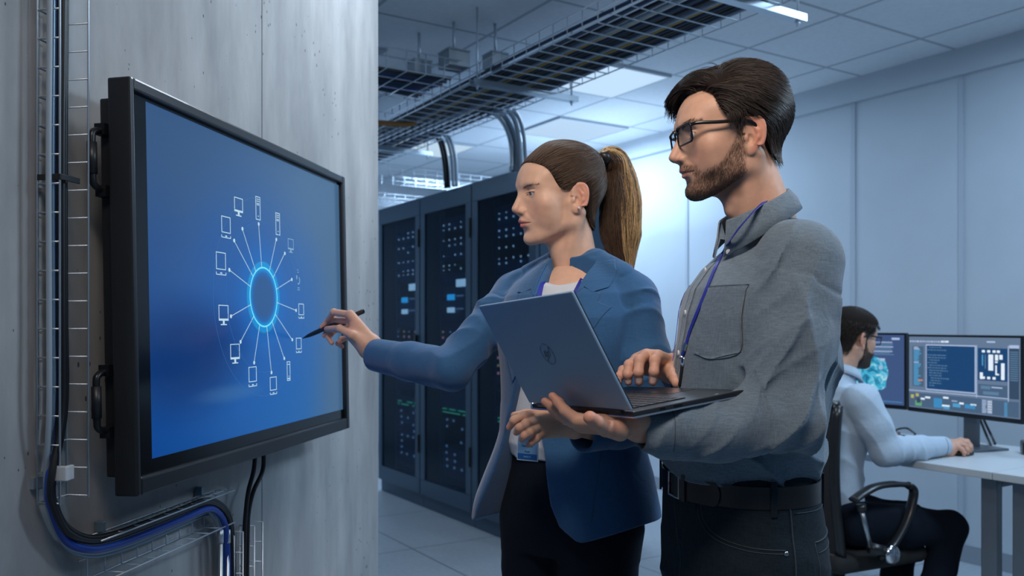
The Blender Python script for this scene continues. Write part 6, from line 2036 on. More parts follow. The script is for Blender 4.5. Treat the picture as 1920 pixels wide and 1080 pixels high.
hfW1 = hand_fn(wR, 0.0165, fW1, 0.0115, thW1, ([P(694, 651, 2.093), P(742, 676, 2.055)], [.0215, .0255]), pad=[(P(686, 655, 2.09), P(660, 630, 2.10), .018, .014), (P(684, 644, 2.08), P(665, 615, 2.10), .016, .013)])
ptsW1 = [q for f in fW1 for q in f[0]] + list(thW1[0]) + [P(712, 660, 2.08)]
# left hand relaxed in front of the waist
wL = (P(1078, 785, 1.655), P(1076, 806, 1.650))
fW2 = [([P(1006, 775, 1.640), P(982, 780, 1.605), P(964, 788, 1.600), P(955, 801, 1.612)], [.0092, .0084, .0076, .0064]),
       ([P(1008, 788, 1.625), P(986, 795, 1.588), P(974, 802, 1.588), P(968, 811, 1.598)], [.0092, .0084, .0075, .0062]),
       ([P(1012, 801, 1.622), P(994, 810, 1.588), P(983, 817, 1.588), P(978, 824, 1.598)], [.0088, .0080, .0072, .0060]),
       ([P(1019, 812, 1.628), P(1006, 822, 1.600), P(997, 829, 1.600), P(991, 834, 1.606)], [.0080, .0070, .0064, .0055])]
thW2 = ([P(1040, 782, 1.670), P(1010, 776, 1.675), P(985, 776, 1.668), P(964, 779, 1.655)], [.0130, .0105, .0088, .0070])
hfW2 = hand_fn(wL, 0.0160, fW2, 0.0105, thW2, ([P(1077, 795, 1.653), P(1130, 806, 1.70)], [.0215, .026]))
ptsW2 = [q for f in fW2 for q in f[0]] + list(thW2[0]) + [P(1105, 800, 1.67)]
piecesW.append(hand_mesh(hfW1, ptsW1, SKIN_F, tipred=[(f[0][3], .016) for f in fW1] + [(thW1[0][3], .02)]))
piecesW.append(hand_mesh(hfW2, ptsW2, SKIN_F, tipred=[(f[0][3], .016) for f in fW2]))
SR, ER, WR_ = P(962, 554, 2.03), P(846, 694, 1.915), P(697, 664, 2.087)
SLf, EL, WL_ = P(1189, 560, 1.835), P(1226, 788, 1.80), P(1088, 813, 1.665)
def wom_inner(p):
    q = frW.to_local(p)
    d = s_loft(q, [0.82, 0.92, 1.02, 1.12, 1.25, 1.36, 1.42, 1.455], [0, 0, 0, 0, .01, 0, -.01, -.02], [0] * 8, [.08, .085, .075, .07, .08, .07, .055, .04], [.11, .13, .10, .09, .10, .11, .10, .045])
    for s in (1, -1): d = smin(d, s_chain(q, [(0, .08 * s, .86), (.01, .08 * s, .48), (-.01, .08 * s, .10)], [.055, .036, .026]), .03)
    for (a, b_, c) in ((SR, ER, WR_), (SLf, EL, WL_)):
        d = smin(d, s_chain(p, [a, b_, b_ + (c - b_) * .8], [.030, .025, .020]), .02)
    return d
V, F = polygonise(wom_inner, (-0.38, 1.55, 0.05), (0.42, 2.20, 1.47), 0.012)
piecesW.append((V, F, np.tile(SKIN_F, (len(V), 1))))
joined('body', piecesW, M_SKIN, wom)
eye_parts(frF, wom, look=(0, 16))
e = frF.to_world((-0.001, 0.0775, -0.021))
button(e + frF.dirw((0, .0045, 0)), frF.dirw((0.1, 1, 0)), 0.0026, M_BUTTON, wom, 'ear_stud')

# hair ------------------------------------------------------------
hairpolyF = [(0.108, 0.088), (0.088, 0.086), (0.066, 0.070), (0.050, 0.046), (0.038, 0.022), (0.026, 0.014), (0.014, 0.018), (0.006, 0.034), (-0.008, 0.040), (-0.024, 0.028), (-0.030, 0.0), (-0.036, -0.030),
             (-0.050, -0.060), (-0.075, -0.070), (-0.16, -0.07), (-0.16, 0.25), (0.15, 0.25), (0.13, 0.10)]
def skullF(q):
    d = s_ell(q, (-0.004, 0, 0.048), (0.098, 0.074, 0.079))
    d = smin(d, s_ell(q, (0.042, 0, 0.040), (0.060, 0.062, 0.062)), 0.02)
    d = smin(d, s_ell(q, (0.034, 0, -0.018), (0.060, 0.053, 0.062)), 0.025)
    return smin(d, s_cap(q, (-0.02, 0, 0.0), (-0.036, 0, -0.15), 0.046, 0.046), 0.03)
def hairF(q):
    back = s_smooth(-q[:, 0], -0.03, 0.06)
    return smax(skullF(q) - (0.002 + 0.004 * back + 0.009 * s_smooth(q[:, 2], .06, .12) * s_smooth(-q[:, 0], -.08, -.03)), s_poly2(q[:, 0], q[:, 2], hairpolyF) + 0.002, 0.010)
V, F = polygonise(hairF, lo, hi, 0.0025)
hW = link('hair', np_mesh('hair', frF.to_world(smooth_vf(V, F, 2)), F), M_HAIRFC, wom, True)
TIE = frF.to_local(P(1131, 297, 1.985)[None].astype(np.float32))[0]
rs = np.random.RandomState(9)
on = V[(s_poly2(V[:, 0].astype(np.float32), V[:, 2].astype(np.float32), hairpolyF) < 0.001)]
on = on[skullF(on.astype(np.float32)) > -0.002]
r = scatter(on, 9500, rs).astype(np.float32)
r = r - grad(skullF, r) * (skullF(r) - 0.003)[:, None]
dist = np.linalg.norm(r - TIE, axis=1)
def fieldW(p, t):
    d = TIE - p
    d = d / (np.linalg.norm(d, axis=1)[:, None] + 1e-6)
    d = d + 0.10 * np.stack([wob(p, 50, 1), wob(p, 50, 2), wob(p, 50, 3)], 1)
    return d.astype(np.float32)
bk = s_smooth(-r[:, 0], -0.03, 0.06)
edge = s_smooth(-s_poly2(r[:, 0], r[:, 2], hairpolyF), 0.0, 0.012)
def hs_off(q):
    """skull plus the slicked volume: higher on the crown"""
    return skullF(q) - 0.010 * s_smooth(q[:, 2], .06, .12) * s_smooth(-q[:, 0], -.08, -.02)
st = comb(hs_off, r, fieldW, np.minimum(dist * 0.95, 0.095), 12, 0.0005 + (0.004 + 0.004 * bk) * edge, 0.0055 + 0.006 * s_smooth(-r[:, 0], -0.10, 0.05) + 0.0015 * rs.rand(len(r)), 0.035, rs)
SV, SF = strands(frF.to_world(st.reshape(-1, 3)).reshape(st.shape), 0.00040, 0.00035)
link('hair_strands', np_mesh('hair_strands', SV, SF), M_HAIRF, hW, True)
# ponytail
PT = catmull([P(1122, 300, 1.975), P(1136, 293, 1.985), P(1153, 303, 2.00), P(1162, 330, 2.01), P(1164, 370, 2.015), P(1163, 415, 2.015), P(1165, 460, 2.01), P(1172, 505, 2.00)], 6)
def pony_r(s): return np.interp(s, [0, .06, .14, .25, .42, .60, .80, 1], [.008, .011, .019, .030, .039, .046, .046, .022])
def pony_core(p):
    n = len(PT); d = None
    for i in range(0, n - 1, 3):
        j = min(i + 3, n - 1); e_ = s_cap(p, PT[i], PT[j], pony_r(i / n) * .62, pony_r(j / n) * .62); d = e_ if d is None else smin(d, e_, .006)
    return d
lo2, hi2 = bounds(PT, 0.05)
ponyV, ponyF = polygonise(pony_core, lo2, hi2, 0.004)
pony = link('ponytail', np_mesh('ponytail', ponyV, ponyF), M_HAIRFC, hW, True)
def pony_strands(n, seed, r0, amin, amax, rmin, mt, name, ends=(0.72, 1.03)):
    rs = np.random.RandomState(seed); K = 20
    a = rs.uniform(amin, amax, n); rad = np.sqrt(rs.uniform(rmin ** 2, 1, n)); end = rs.uniform(ends[0], ends[1], n)
    view = np.array([0.06, 1, 0]); T_ = np.gradient(PT, axis=0); T_ /= np.linalg.norm(T_, axis=1)[:, None]
    S1 = np.cross(T_, view); S1 /= np.linalg.norm(S1, axis=1)[:, None]; S2 = np.cross(T_, S1)
    out = np.zeros((n, K, 3)); idx = np.arange(len(PT)) / (len(PT) - 1)
    ph = rs.uniform(0, 6.28, n)
    for k in range(K):
        s = k / (K - 1) * end; sc = np.minimum(s, 1.0)
        c = np.stack([np.interp(sc, idx, PT[:, q]) for q in range(3)], 1)
        s1 = np.stack([np.interp(sc, idx, S1[:, q]) for q in range(3)], 1); s2 = np.stack([np.interp(sc, idx, S2[:, q]) for q in range(3)], 1)
        rr = pony_r(sc) * rad * (1 + 0.10 * np.sin(9 * sc + ph * .4))
        aa = a + 0.25 * np.sin(5 * sc + ph)
        out[:, k] = c + s1 * (rr * np.cos(aa))[:, None] * -1 + s2 * (rr * np.sin(aa))[:, None] * 0.8 + np.array([0, 0, -1.0]) * (np.maximum(s - 1, 0) * 0.25)[:, None]
    V, F = strands(out, r0, r0 * .4)
    link(name, np_mesh(name, V, F), mt, pony, True)
pony_strands(1700, 3, 0.00060, 0, 6.283, 0.45, M_HAIRF, 'ponytail_strands')
pony_strands(1300, 4, 0.00080, 1.8, 4.5, 0.60, M_HAIRT, 'ponytail_backlit_strands', (0.80, 1.05))  # outer strands coloured gold to imitate backlight
MB().tube([P(1128, 300, 1.975) + frF.dirw((0, 0, 0)) , P(1133, 296, 1.98), P(1138, 294, 1.985)], [.0150, .0165, .0150], 16).build('hair_tie', M_BLACK, hW, world=True, smooth=True)
brows(frF, wom, M_HAIRF, 1, 4, 85)
# lashes
rs = np.random.RandomState(12); P_ = []
for sgn in (1, -1):
    for i in range(46):
        a = i / 45; b = np.array([0.0925 - 0.0068 * a * a, (0.0205 + 0.0235 * a) * sgn, 0.0212 + 0.0014 * math.sin(math.pi * a) - 0.001 * a])
        tip = b + np.array([0.0055 * (1 - .3 * a), (0.001 + 0.004 * a) * sgn, -0.0008]); mid = (b + tip) / 2 + [0, 0, -0.0010]
        P_.append([b, mid, tip])
st = np.array(P_)
SV, SF = strands(frF.to_world(st.reshape(-1, 3)).reshape(st.shape), 0.00022, 0.00006)
link('eyelashes', np_mesh('eyelashes', SV, SF), M_PUPIL, wom, True)

# trousers ----------------------------------------------------------
M_TROUS = cloth_mat('navy_trousers', (0.004, 0.008, 0.016), None, 0.9, slub=0.1, bump=0.15, sheen=0.0)
def wom_trousers(p):
    q = frW.to_local(p)
    d = s_loft(q, [0.82, 0.88, 0.94, 1.00, 1.045], [-.006, -.012, -.014, -.006, 0], [0] * 5, [.098, .112, .116, .102, .096], [.168, .178, .170, .148, .138], 2.1)
    for s in (1, -1):
        d = smin(d, s_chain(q, [(-.004, .082 * s, .87), (.010, .086 * s, .50), (-.012, .088 * s, .07)], [.094, .066, .058], .03), .02)
    return d - 0.003 * folds(p, (0.6, 0.2, 0.5), 34, 2, 1.4) * s_smooth(-q[:, 2], -0.95, -0.8)
tr = cloth('trousers', wom_trousers, (-0.12, 1.72, 0.06), (0.36, 2.12, 1.05), 0.0045, M_TROUS, wom, 1)
shoes(frW, wom, ((-0.01, .088), (-0.01, -.088)))
# white top ---------------------------------------------------------
M_TOP = cloth_mat('white_top', (0.56, 0.60, 0.66), None, 0.8, slub=0.05, bump=0.1, sheen=0.1)
def wom_top(p):
    q = frW.to_local(p)
    d = s_loft(q, [1.030, 1.06, 1.12, 1.18, 1.25, 1.30, 1.35, 1.40, 1.425, 1.445], [0, .002, .004, .006, .010, .012, .010, .000, -.006, -.012], [0, 0, 0, 0, 0, 0, 0, .0, .0, .0],
               [.102, .112, .106, .104, .112, .114, .104, .080, .066, .055], [.142, .150, .140, .136, .142, .145, .142, .130, .105, .08], 2.1)
    d = d - 0.004 * folds(p, (0.3, 0.3, 0.7), 50, 1, 1.5) * s_smooth(-q[:, 2], -1.16, -1.07)
    d = smax(d, q[:, 2] - (1.410 + 4.0 * (q[:, 1] - .025) ** 2), .004)
    return d
cloth('top', wom_top, (-0.12, 1.72, 1.02), (0.36, 2.12, 1.46), 0.004, M_TOP, wom, 1)
# blazer ------------------------------------------------------------
M_BLAZ = cloth_mat('blue_blazer', (0.026, 0.095, 0.218), None, 0.78, slub=0.08, bump=0.08, sheen=0.25)
openF = [(0.085, 1.60), (0.088, 1.46), (0.098, 1.39), (0.078, 1.34), (0.045, 1.25), (0.018, 1.18), (0.018, 1.12), (0.040, 1.05), (0.062, 0.95), (0.085, 0.905), (0.12, 0.880), (0.16, 0.868), (0.2, 0.80),
         (-0.30, 0.80), (-0.165, 0.885), (-0.150, 0.92), (-0.118, 1.00), (-0.092, 1.08), (-0.062, 1.15), (-0.035, 1.22), (-0.018, 1.30), (-0.010, 1.39), (-0.030, 1.46), (-0.04, 1.60)]
def wom_blazer(p, opened=True):
    q = frW.to_local(p)
    right = s_smooth(-q[:, 1], 0.02, 0.16) * s_smooth(-q[:, 2], -1.10, -0.90)
    q2 = q.copy(); q2[:, 1] += 0.030 * right; q2[:, 0] -= 0.012 * right
    zs = [0.862, 0.93, 1.00, 1.08, 1.15, 1.22, 1.28, 1.34, 1.39, 1.42, 1.440, 1.458, 1.475]
    d = s_loft(q2, zs, [-.004, -.006, -.006, 0, .004, .008, .010, .008, .000, -.008, -.014, -.020, -.025], [.006] * 13,
               [.152, .150, .142, .128, .122, .126, .130, .124, .104, .088, .074, .062, .052], [.215, .206, .192, .172, .162, .163, .168, .172, .168, .150, .122, .092, .065], 2.15)
    for s in (1, -1):
        d = smin(d, s_cap(q, (-.024, .060 * s, 1.468), (-.008, .140 * s, 1.425), .026, .034), .022)
    def sleeve(S, E, W, r, cutk):
        u = s_chain(p, [S, S * .5 + E * .5, E], [r[0], r[1], r[2]], .015)
        f = s_chain(p, [E, E * .5 + W * .5, W], [r[2] * 1.0, r[3], r[4]], .015)
        s = smin(u, f, .012)
        ln = np.linalg.norm(W - E); af = (W - E) / ln
        t = ((p - E) @ af.astype(np.float32)) / ln
        w = s_smooth(-np.abs(t - 0.08), -0.60, -0.05)
        s = s - 0.0080 * folds(p, af * 0.6 + np.array([0.6, 0, 0.35]), 40, 3, 1.5) * w
        s = s - 0.0050 * folds(p, af * 0.45 + np.array([0.5, 0.2, -0.6]), 78, 5, 1.8) * w
        s = smax(s, (t - cutk) * ln, .002)
        return smax(s, -s_chain(p, [W + af * .03, E * .35 + W * .65], [r[4] - .006] * 2), .002)
    sl = np.minimum(sleeve(SR, ER, WR_, (.047, .043, .0430, .0435, .0395), 0.955), sleeve(SLf, EL, WL_, (.054, .051, .048, .043, .0385), 0.99))
    dr = np.abs(s_ball(p, SR + Lw * 0.012, 0.066)); dl = np.abs(s_ball(p, SLf - Lw * 0.012, 0.066))
    tors = d - 0.0045 * folds(p, (0.5, 0.1, 0.35), 22, 4, 1.3) * s_smooth(-q[:, 2], -1.30, -1.10)
    if opened:
        o = s_poly2(q[:, 1], q[:, 2], openF)
        o = np.maximum(o, -(q[:, 0] - 0.012))
        tors = smax(tors, -o, .004)
        tors = smax(tors, -(q[:, 2] - (0.880 + 0.030 * s_smooth(q[:, 1], 0.10, 0.22) - 0.008 * s_smooth(q[:, 0], 0, .1))), .003)
        # neck hole
        tors = smax(tors, -s_cap(p, frF.to_world((-0.022, 0, -0.10)), frF.to_world((-0.030, 0, -0.200)), 0.0545, 0.060), .004)
    d = smin(tors, sl, 0.014)
    for (ring, s) in ((dr, -1), (dl, 1)):
        d = d + 0.0020 * np.exp(-(ring / 0.0028) ** 2) * (q[:, 1] * s > 0.09) * (q[:, 2] > 1.30)
    return d
bl = cloth('blazer', wom_blazer, (-0.42, 1.55, 0.85), (0.44, 2.22, 1.50), 0.0030, M_BLAZ, wom, 1)
full = lambda p: wom_blazer(p, False)
O3 = frW.to_world((0.35, 0, 0)); ZZ = np.array((0, 0, 1.0))
# lapels and collar leaves
def lapel(poly, name, off=0.0008, th=0.0036):
    m = sheet(full, poly, O3, Lw, ZZ, off, th, 0.007)
    return m.build(name, M_BLAZ, bl, world=True, smooth=False)
lapel([(0.040, 1.235), (0.078, 1.335), (0.098, 1.388), (0.106, 1.402), (0.142, 1.388), (0.140, 1.372), (0.162, 1.360), (0.120, 1.270), (0.060, 1.190), (0.030, 1.170)], 'lapel')
lapel([(0.098, 1.390), (0.092, 1.470), (0.128, 1.470), (0.150, 1.440), (0.148, 1.402), (0.128, 1.392), (0.107, 1.404)], 'collar', 0.0012)
lapel([(-0.030, 1.225), (-0.018, 1.300), (-0.010, 1.385), (-0.024, 1.400), (-0.060, 1.392), (-0.058, 1.376), (-0.088, 1.366), (-0.072, 1.28), (-0.050, 1.200)], 'lapel')
lapel([(-0.010, 1.388), (-0.030, 1.462), (-0.052, 1.462), (-0.075, 1.430), (-0.070, 1.398), (-0.045, 1.394), (-0.025, 1.402)], 'collar', 0.0012)
seam('blazer_seam', wom_blazer, [frW.to_world((.3, .150, z)) for z in (0.92, 1.0, 1.1, 1.2)], -Fw, M_THREAD, bl, .0006)
q = drop_on(wom_blazer, [P(1109, 824, 1.45)], (P(1109, 824, 1.0) - campos) / np.linalg.norm(P(1109, 824, 1.0) - campos), .0005)[0]
button(q, (-.1, -1, 0), 0.0062, M_BLACK, bl)
q = drop_on(wom_blazer, [P(700, 690, 1.85)], (P(700, 690, 1.0) - campos) / np.linalg.norm(P(700, 690, 1.0) - campos), .0005)[0]
# lanyard and badge ---------------------------------------------------
def top_or_body(p): return np.minimum(wom_top(p), wom_head(p))
topish = lambda p: np.minimum(wom_top(p), wom_blazer(p))
def strap(pts, nm, parent, w=.012):
    c = catmull([P(X, Y, 1.5) for X, Y in pts], 6); dd = c - campos; dd /= np.linalg.norm(dd, axis=1)[:, None]
    s_ = drop_on(top_or_body, c, dd, .0022, maxd=0.9)
    ok = np.abs(top_or_body(s_.astype(np.float32))) < 0.02; s_ = s_[ok]; dd = dd[ok]
    s_[1:-1] = (s_[:-2] + 2 * s_[1:-1] + s_[2:]) / 4
    return ribbon(s_, w, -dd, .0012).build(nm, M_LANYARD, parent, world=True)
lanw = strap([(1112, 478), (1104, 500), (1092, 525), (1078, 552), (1062, 590), (1044, 640), (1020, 700), (1001, 752)], 'lanyard', wom)
strap([(1026, 500), (1018, 528), (1012, 555), (1004, 600), (1000, 660), (999, 752)], 'strap', lanw)
bp = P(999, 762, 1.745)
MB().tube([bp + [0, 0, .012], bp, bp + [0, 0, -.014]], [.003, .0045, .0035], 8).build('metal_clip', M_CHROME, lanw, world=True, smooth=True)
bx = P(1008, 845, 1.76) - P(966, 841, 1.79); bx /= np.linalg.norm(bx)
bz = P(992, 790, 1.76) - P(986, 865, 1.76); bz -= bx * np.dot(bz, bx); bz /= np.linalg.norm(bz)
by = np.cross(bx, bz); 
if by[1] > 0: by = -by
bc = P(990, 822, 1.715)
M_CARD = mat('badge_card_blue', (0.16, 0.36, 0.62), 0.35); M_CARDT = mat('badge_card_pale', (0.45, 0.55, 0.72), 0.35); M_CARDS = mat('badge_strip_blue', (0.008, 0.11, 0.36), 0.35)
M_HOLD = mat('badge_holder_clear', (0.50, 0.62, 0.75), 0.2)
card = MB().box(bc, (.0500, .090, .0016), [bx, bz, by]).build('id_badge', M_HOLD, lanw, world=True, bevel=.0006)
MB().box(bc - bz * .014 + by * .0011, (.0455, .0560, .0006), [bx, bz, by]).build('badge_card', M_CARD, card, world=True)
MB().box(bc + bz * .028 + by * .0011, (.0455, .026, .0006), [bx, bz, by]).build('badge_header', M_CARDT, card, world=True)
MB().box(bc - bz * .0365 + by * .0014, (.0455, .0115, .0006), [bx, bz, by]).build('badge_strip', M_CARDS, card, world=True)
def text(body, size, pos, ex, ez, mt, parent, name='badge_text'):
    c = bpy.data.curves.new(name, 'FONT'); c.body = body; c.size = size; c.align_x = 'CENTER'; c.align_y = 'CENTER'; c.extrude = 0.0001
    c.materials.append(mt); c.offset = size * 0.012
    o = bpy.data.objects.new(name, c); COL.objects.link(o)
    ex = np.array(ex); ez = np.array(ez); ny = np.cross(ex, ez)
    m = Matrix(((ex[0], ez[0], ny[0], pos[0]), (ex[1], ez[1], ny[1], pos[1]), (ex[2], ez[2], ny[2], pos[2]), (0, 0, 0, 1)))
    pm = Matrix.Identity(4); ch = []; q = parent
    while q is not None: ch.append(q); q = q.parent
    for q in reversed(ch): pm = pm @ Matrix.LocRotScale(q.location, q.rotation_euler, q.scale)
    me = bpy.data.meshes.new_from_object(o)
    me.transform(pm.inverted() @ m)
    bpy.data.objects.remove(o)
    return link(name, me, None, parent)
M_INK = mat('badge_ink', (0.005, 0.03, 0.12), 0.6); M_INKW = mat('badge_ink_pale', (0.35, 0.50, 0.75), 0.6)
text('Dunafricatio', .0052, bc - bz * .0155 + by * .0016, bx, bz, M_INK, card)
text('Pasals', .0052, bc - bz * .0265 + by * .0016, bx, bz, M_INK, card)
text('Sandor A', .0042, bc - bz * .0365 + by * .0019, bx, bz, M_INKW, card)
# ================================================================ the seated man at the desk
frS = Frame((1.300, 3.500, 0), 25)
sit = empty('person', (1.30, 3.50, 0), 0, 'bearded man in glasses and pale blue shirt seated at the desk', 'person')
HS = dict(fem=0, beard=1.0, beard_col=(0.055, 0.026, 0.014), brow_col=(0.05, 0.03, 0.02), open=0.004, neck_base=(-0.045, 0, -0.16))
frH = Frame(P(1595, 641, 3.46), 22, 9, 0, 1.0)
def sit_head(p):
    q = frH.to_local(p)
    return smin(head_local(q, HS), neck_local(q, HS), .018)
c0 = frH.to_world((0, 0, -0.02))
V, F = polygonise(sit_head, c0 - [.15, .15, .2], c0 + [.16, .15, .16], .0028)
piecesS = [(V, F, head_colour(frH.to_local(V.astype(np.float32)), HS))]
dH = lambda Y: (CAM_H - (DZ + 0.03)) * FPX / (Y - HORY)
hd = 3.52
wS = (P(1782, 832, hd), P(1781, 848, hd - .03))
fS = [([P(1802, 826, hd + .02), P(1813, 828, hd + .02), P(1819, 836, hd + .01), P(1821, 843, hd)], [.0125, .0115, .0105, .0085]),
      ([P(1801, 828, hd), P(1812, 831, hd - .01), P(1818, 839, hd - .02), P(1819, 846, hd - .02)], [.0125, .0115, .0105, .0085]),
      ([P(1799, 832, hd - .02), P(1809, 836, hd - .03), P(1814, 844, hd - .04), P(1814, 850, hd - .04)], [.0118, .011, .0098, .008]),
      ([P(1796, 838, hd - .04), P(1804, 843, hd - .05), P(1808, 849, hd - .055), P(1808, 853, hd - .055)], [.0105, .0095, .0085, .007])]
thS = ([P(1786, 834, hd + .03), P(1797, 838, hd + .05), P(1808, 843, hd + .055), P(1815, 848, hd + .05)], [.013, .011, .010, .008])
hfS = hand_fn(wS, .0190, fS, .012, thS, ([P(1782, 840, hd - .01), P(1755, 848, hd - .05)], [.025, .03]))
piecesS.append(hand_mesh(hfS, [q for f in fS for q in f[0]] + list(thS[0]) + [P(1768, 843, hd - .03)], SKIN_M, h=.0022))
S2, E2, W2_ = P(1616, 752, 3.32), P(1662, 846, 3.30), P(1782, 835, 3.51)
S3, E3, W3 = frS.to_world((0.0, .165, 1.0)), frS.to_world((.14, .235, .86)), frS.to_world((.40, .17, .83))
def sit_inner(p):
    q = frS.to_local(p)
    d = s_loft(q, [.46, .55, .65, .8, .95, 1.05, 1.1], [0, 0, -.01, -.01, 0, .0, .02], [0] * 7, [.07, .08, .075, .08, .08, .06, .04], [.13, .14, .12, .12, .13, .12, .05])
    for (a, b_, c) in ((S2, E2, W2_), (S3, E3, W3)): d = smin(d, s_chain(p, [a, b_, b_ + (c - b_) * .85], [.03, .027, .022]), .02)
    return d
V, F = polygonise(sit_inner, (1.0, 3.1, .42), (2.1, 4.0, 1.15), .012)
piecesS.append((V, F, np.tile(SKIN_M, (len(V), 1))))
wS3 = (frS.to_world((.40, .185, .835)), frS.to_world((.40, .155, .835)))
fS3 = [([frS.to_world((.475, .125 + .02 * i, .838)), frS.to_world((.510, .125 + .02 * i, .840)), frS.to_world((.530, .125 + .02 * i, .832)), frS.to_world((.542, .125 + .02 * i, .822))], [.0105, .0095, .0085, .007]) for i in range(4)]
hf3 = hand_fn(wS3, .019, fS3, .012, ([frS.to_world((.42, .14, .83)), frS.to_world((.45, .11, .828)), frS.to_world((.475, .10, .826)), frS.to_world((.49, .098, .823))], [.013, .011, .010, .008]), ([frS.to_world((.40, .17, .835)), frS.to_world((.33, .18, .84))], [.025, .03]))
piecesS.append(hand_mesh(hf3, [q for f in fS3 for q in f[0]] + [frS.to_world((.40, .17, .84))], SKIN_M, h=.0026))
joined('body', piecesS, M_SKIN, sit)
eye_parts(frH, sit)
glasses(frH, sit, M_GLASSF, M_LENS)
def hairS(q):
    top = s_smooth(q[:, 2], .03, .11)
    return smax(skull_only(q) - (.006 + .012 * top), s_poly2(q[:, 0], q[:, 2], [(0.112, 0.098), (0.090, 0.082), (0.066, 0.076), (0.054, 0.060), (0.046, 0.040), (0.026, 0.030), (0.020, 0.004), (0.010, 0.0), (0.007, 0.026), (-0.008, 0.040), (-0.024, 0.030), (-0.030, 0.0), (-0.036, -0.03), (-0.05, -0.05), (-0.16, -0.05), (-0.16, .25), (.15, .25)]) + .003, .008)
V, F = polygonise(hairS, lo, hi, .003)
hS = link('hair', np_mesh('hair', frH.to_world(smooth_vf(V, F, 1)), F), M_HAIRMC, sit, True)
rs = np.random.RandomState(6)
r = (V[skull_only(V.astype(np.float32)) > -.002][rs.choice(int((skull_only(V.astype(np.float32)) > -.002).sum()), 3500)] + rs.normal(size=(3500, 3)) * .001).astype(np.float32)
r = r - grad(skull_only, r) * (skull_only(r) - .004)[:, None]
tp = s_smooth(r[:, 2], .05, .11)
st = comb(skull_only, r, lambda p, t: (np.stack([np.where(p[:, 2] > .09, .9, -.45), .2 * np.sign(p[:, 1]), np.where(p[:, 2] > .09, .1, -.8)], 1) + .2 * np.stack([wob(p, 45, 1), wob(p, 45, 2), wob(p, 45, 3)], 1)).astype(np.float32), .020 + .014 * tp, 6, .004 + .008 * tp, .007 + .013 * tp, .1, rs)
SV, SF = strands(frH.to_world(st.reshape(-1, 3)).reshape(st.shape), .0008, .0003)
link('hair_strands', np_mesh('hair_strands', SV, SF), M_HAIRM, hS, True)
def beardS(q):
    reg = s_poly2(q[:, 0], q[:, 2], [(0.012, 0.012), (0.020, 0.010), (0.030, -0.028), (0.066, -0.036), (0.080, -0.030), (0.112, -0.030), (0.112, -0.115), (0.040, -0.115), (0.004, -0.055)])
    return smax(head_local(q, HS) - .006, reg + .002, .008)
V, F = polygonise(beardS, (-.01, -.09, -.12), (.13, .09, .03), .003)
bS = link('beard', np_mesh('beard', frH.to_world(V), F), mat('beard_dark', (0.050, 0.026, 0.015), .7, bump=(300, .6, .002)), sit, True)
# shirt
M_SHIRTB = cloth_mat('pale_blue_shirt', (0.42, 0.52, 0.62), None, .8, slub=.05, bump=.15, fold=.2)
def sit_shirt(p):
    q = frS.to_local(p)
    d = s_loft(q, [.585, .62, .68, .76, .85, .93, .99, 1.03, 1.06, 1.09], [-.01, -.012, -.02, -.018, -.012, -.008, -.006, 0, .005, .010], [0] * 10,
               [.105, .115, .118, .116, .120, .122, .112, .095, .078, .06], [.150, .160, .160, .160, .170, .182, .184, .165, .125, .07], 2.15)
    for s in (1, -1): d = smin(d, s_cap(q, (.01, .06 * s, 1.075), (0, .145 * s, 1.02), .034, .042), .025)
    u = s_chain(p, [S2, S2 * .5 + E2 * .5, E2], [.070, .064, .056], .02); f = s_chain(p, [E2, E2 * .5 + W2_ * .5, W2_], [.057, .047, .037], .02)
    ln = np.linalg.norm(W2_ - E2); af = (W2_ - E2) / ln; t = ((p - E2) @ af.astype(np.float32)) / ln
    sl = smin(u, f, .02) - .006 * folds(p, af * .7 + np.array([.3, 0, .5]), 38, 2, 1.5) * s_smooth(-np.abs(t - .15), -.8, -.1)
    sl = smax(sl, (t - .90) * ln, .003)
    u3 = s_chain(p, [S3, E3, E3 + (W3 - E3) * .92], [.065, .055, .038], .02)
    d = d - .006 * folds(p, (.4, .2, .7), 34, 3, 1.5)
    d = smin(smin(d, sl, .018), u3, .018)
    d = smin(d, s_cap(p, frH.to_world((-.030, 0, -.135)), frH.to_world((-.050, 0, -.20)), .058, .075), .03)
    return smax(d, -s_cap(p, frH.to_world((-.025, 0, -.06)), frH.to_world((-.032, 0, -.13)), .056, .056), .004)
sh = cloth('shirt', sit_shirt, (1.0, 3.1, .57), (2.15, 4.0, 1.15), .0046, M_SHIRTB, sit, 1)
frC2 = Frame(frH.to_world((-.020, 0, -.118)), 25, 12)
collar(sh, frC2, M_SHIRTB, (0, 0), (.060, .057), .16, .022, .004, .036, .055)
seam('cuff_seam', sit_shirt, [E2 * .13 + W2_ * .87 + np.array([0, -.2, z]) for z in (.035, 0, -.035)], (0, 1, 0), M_THREAD, sh, .001)
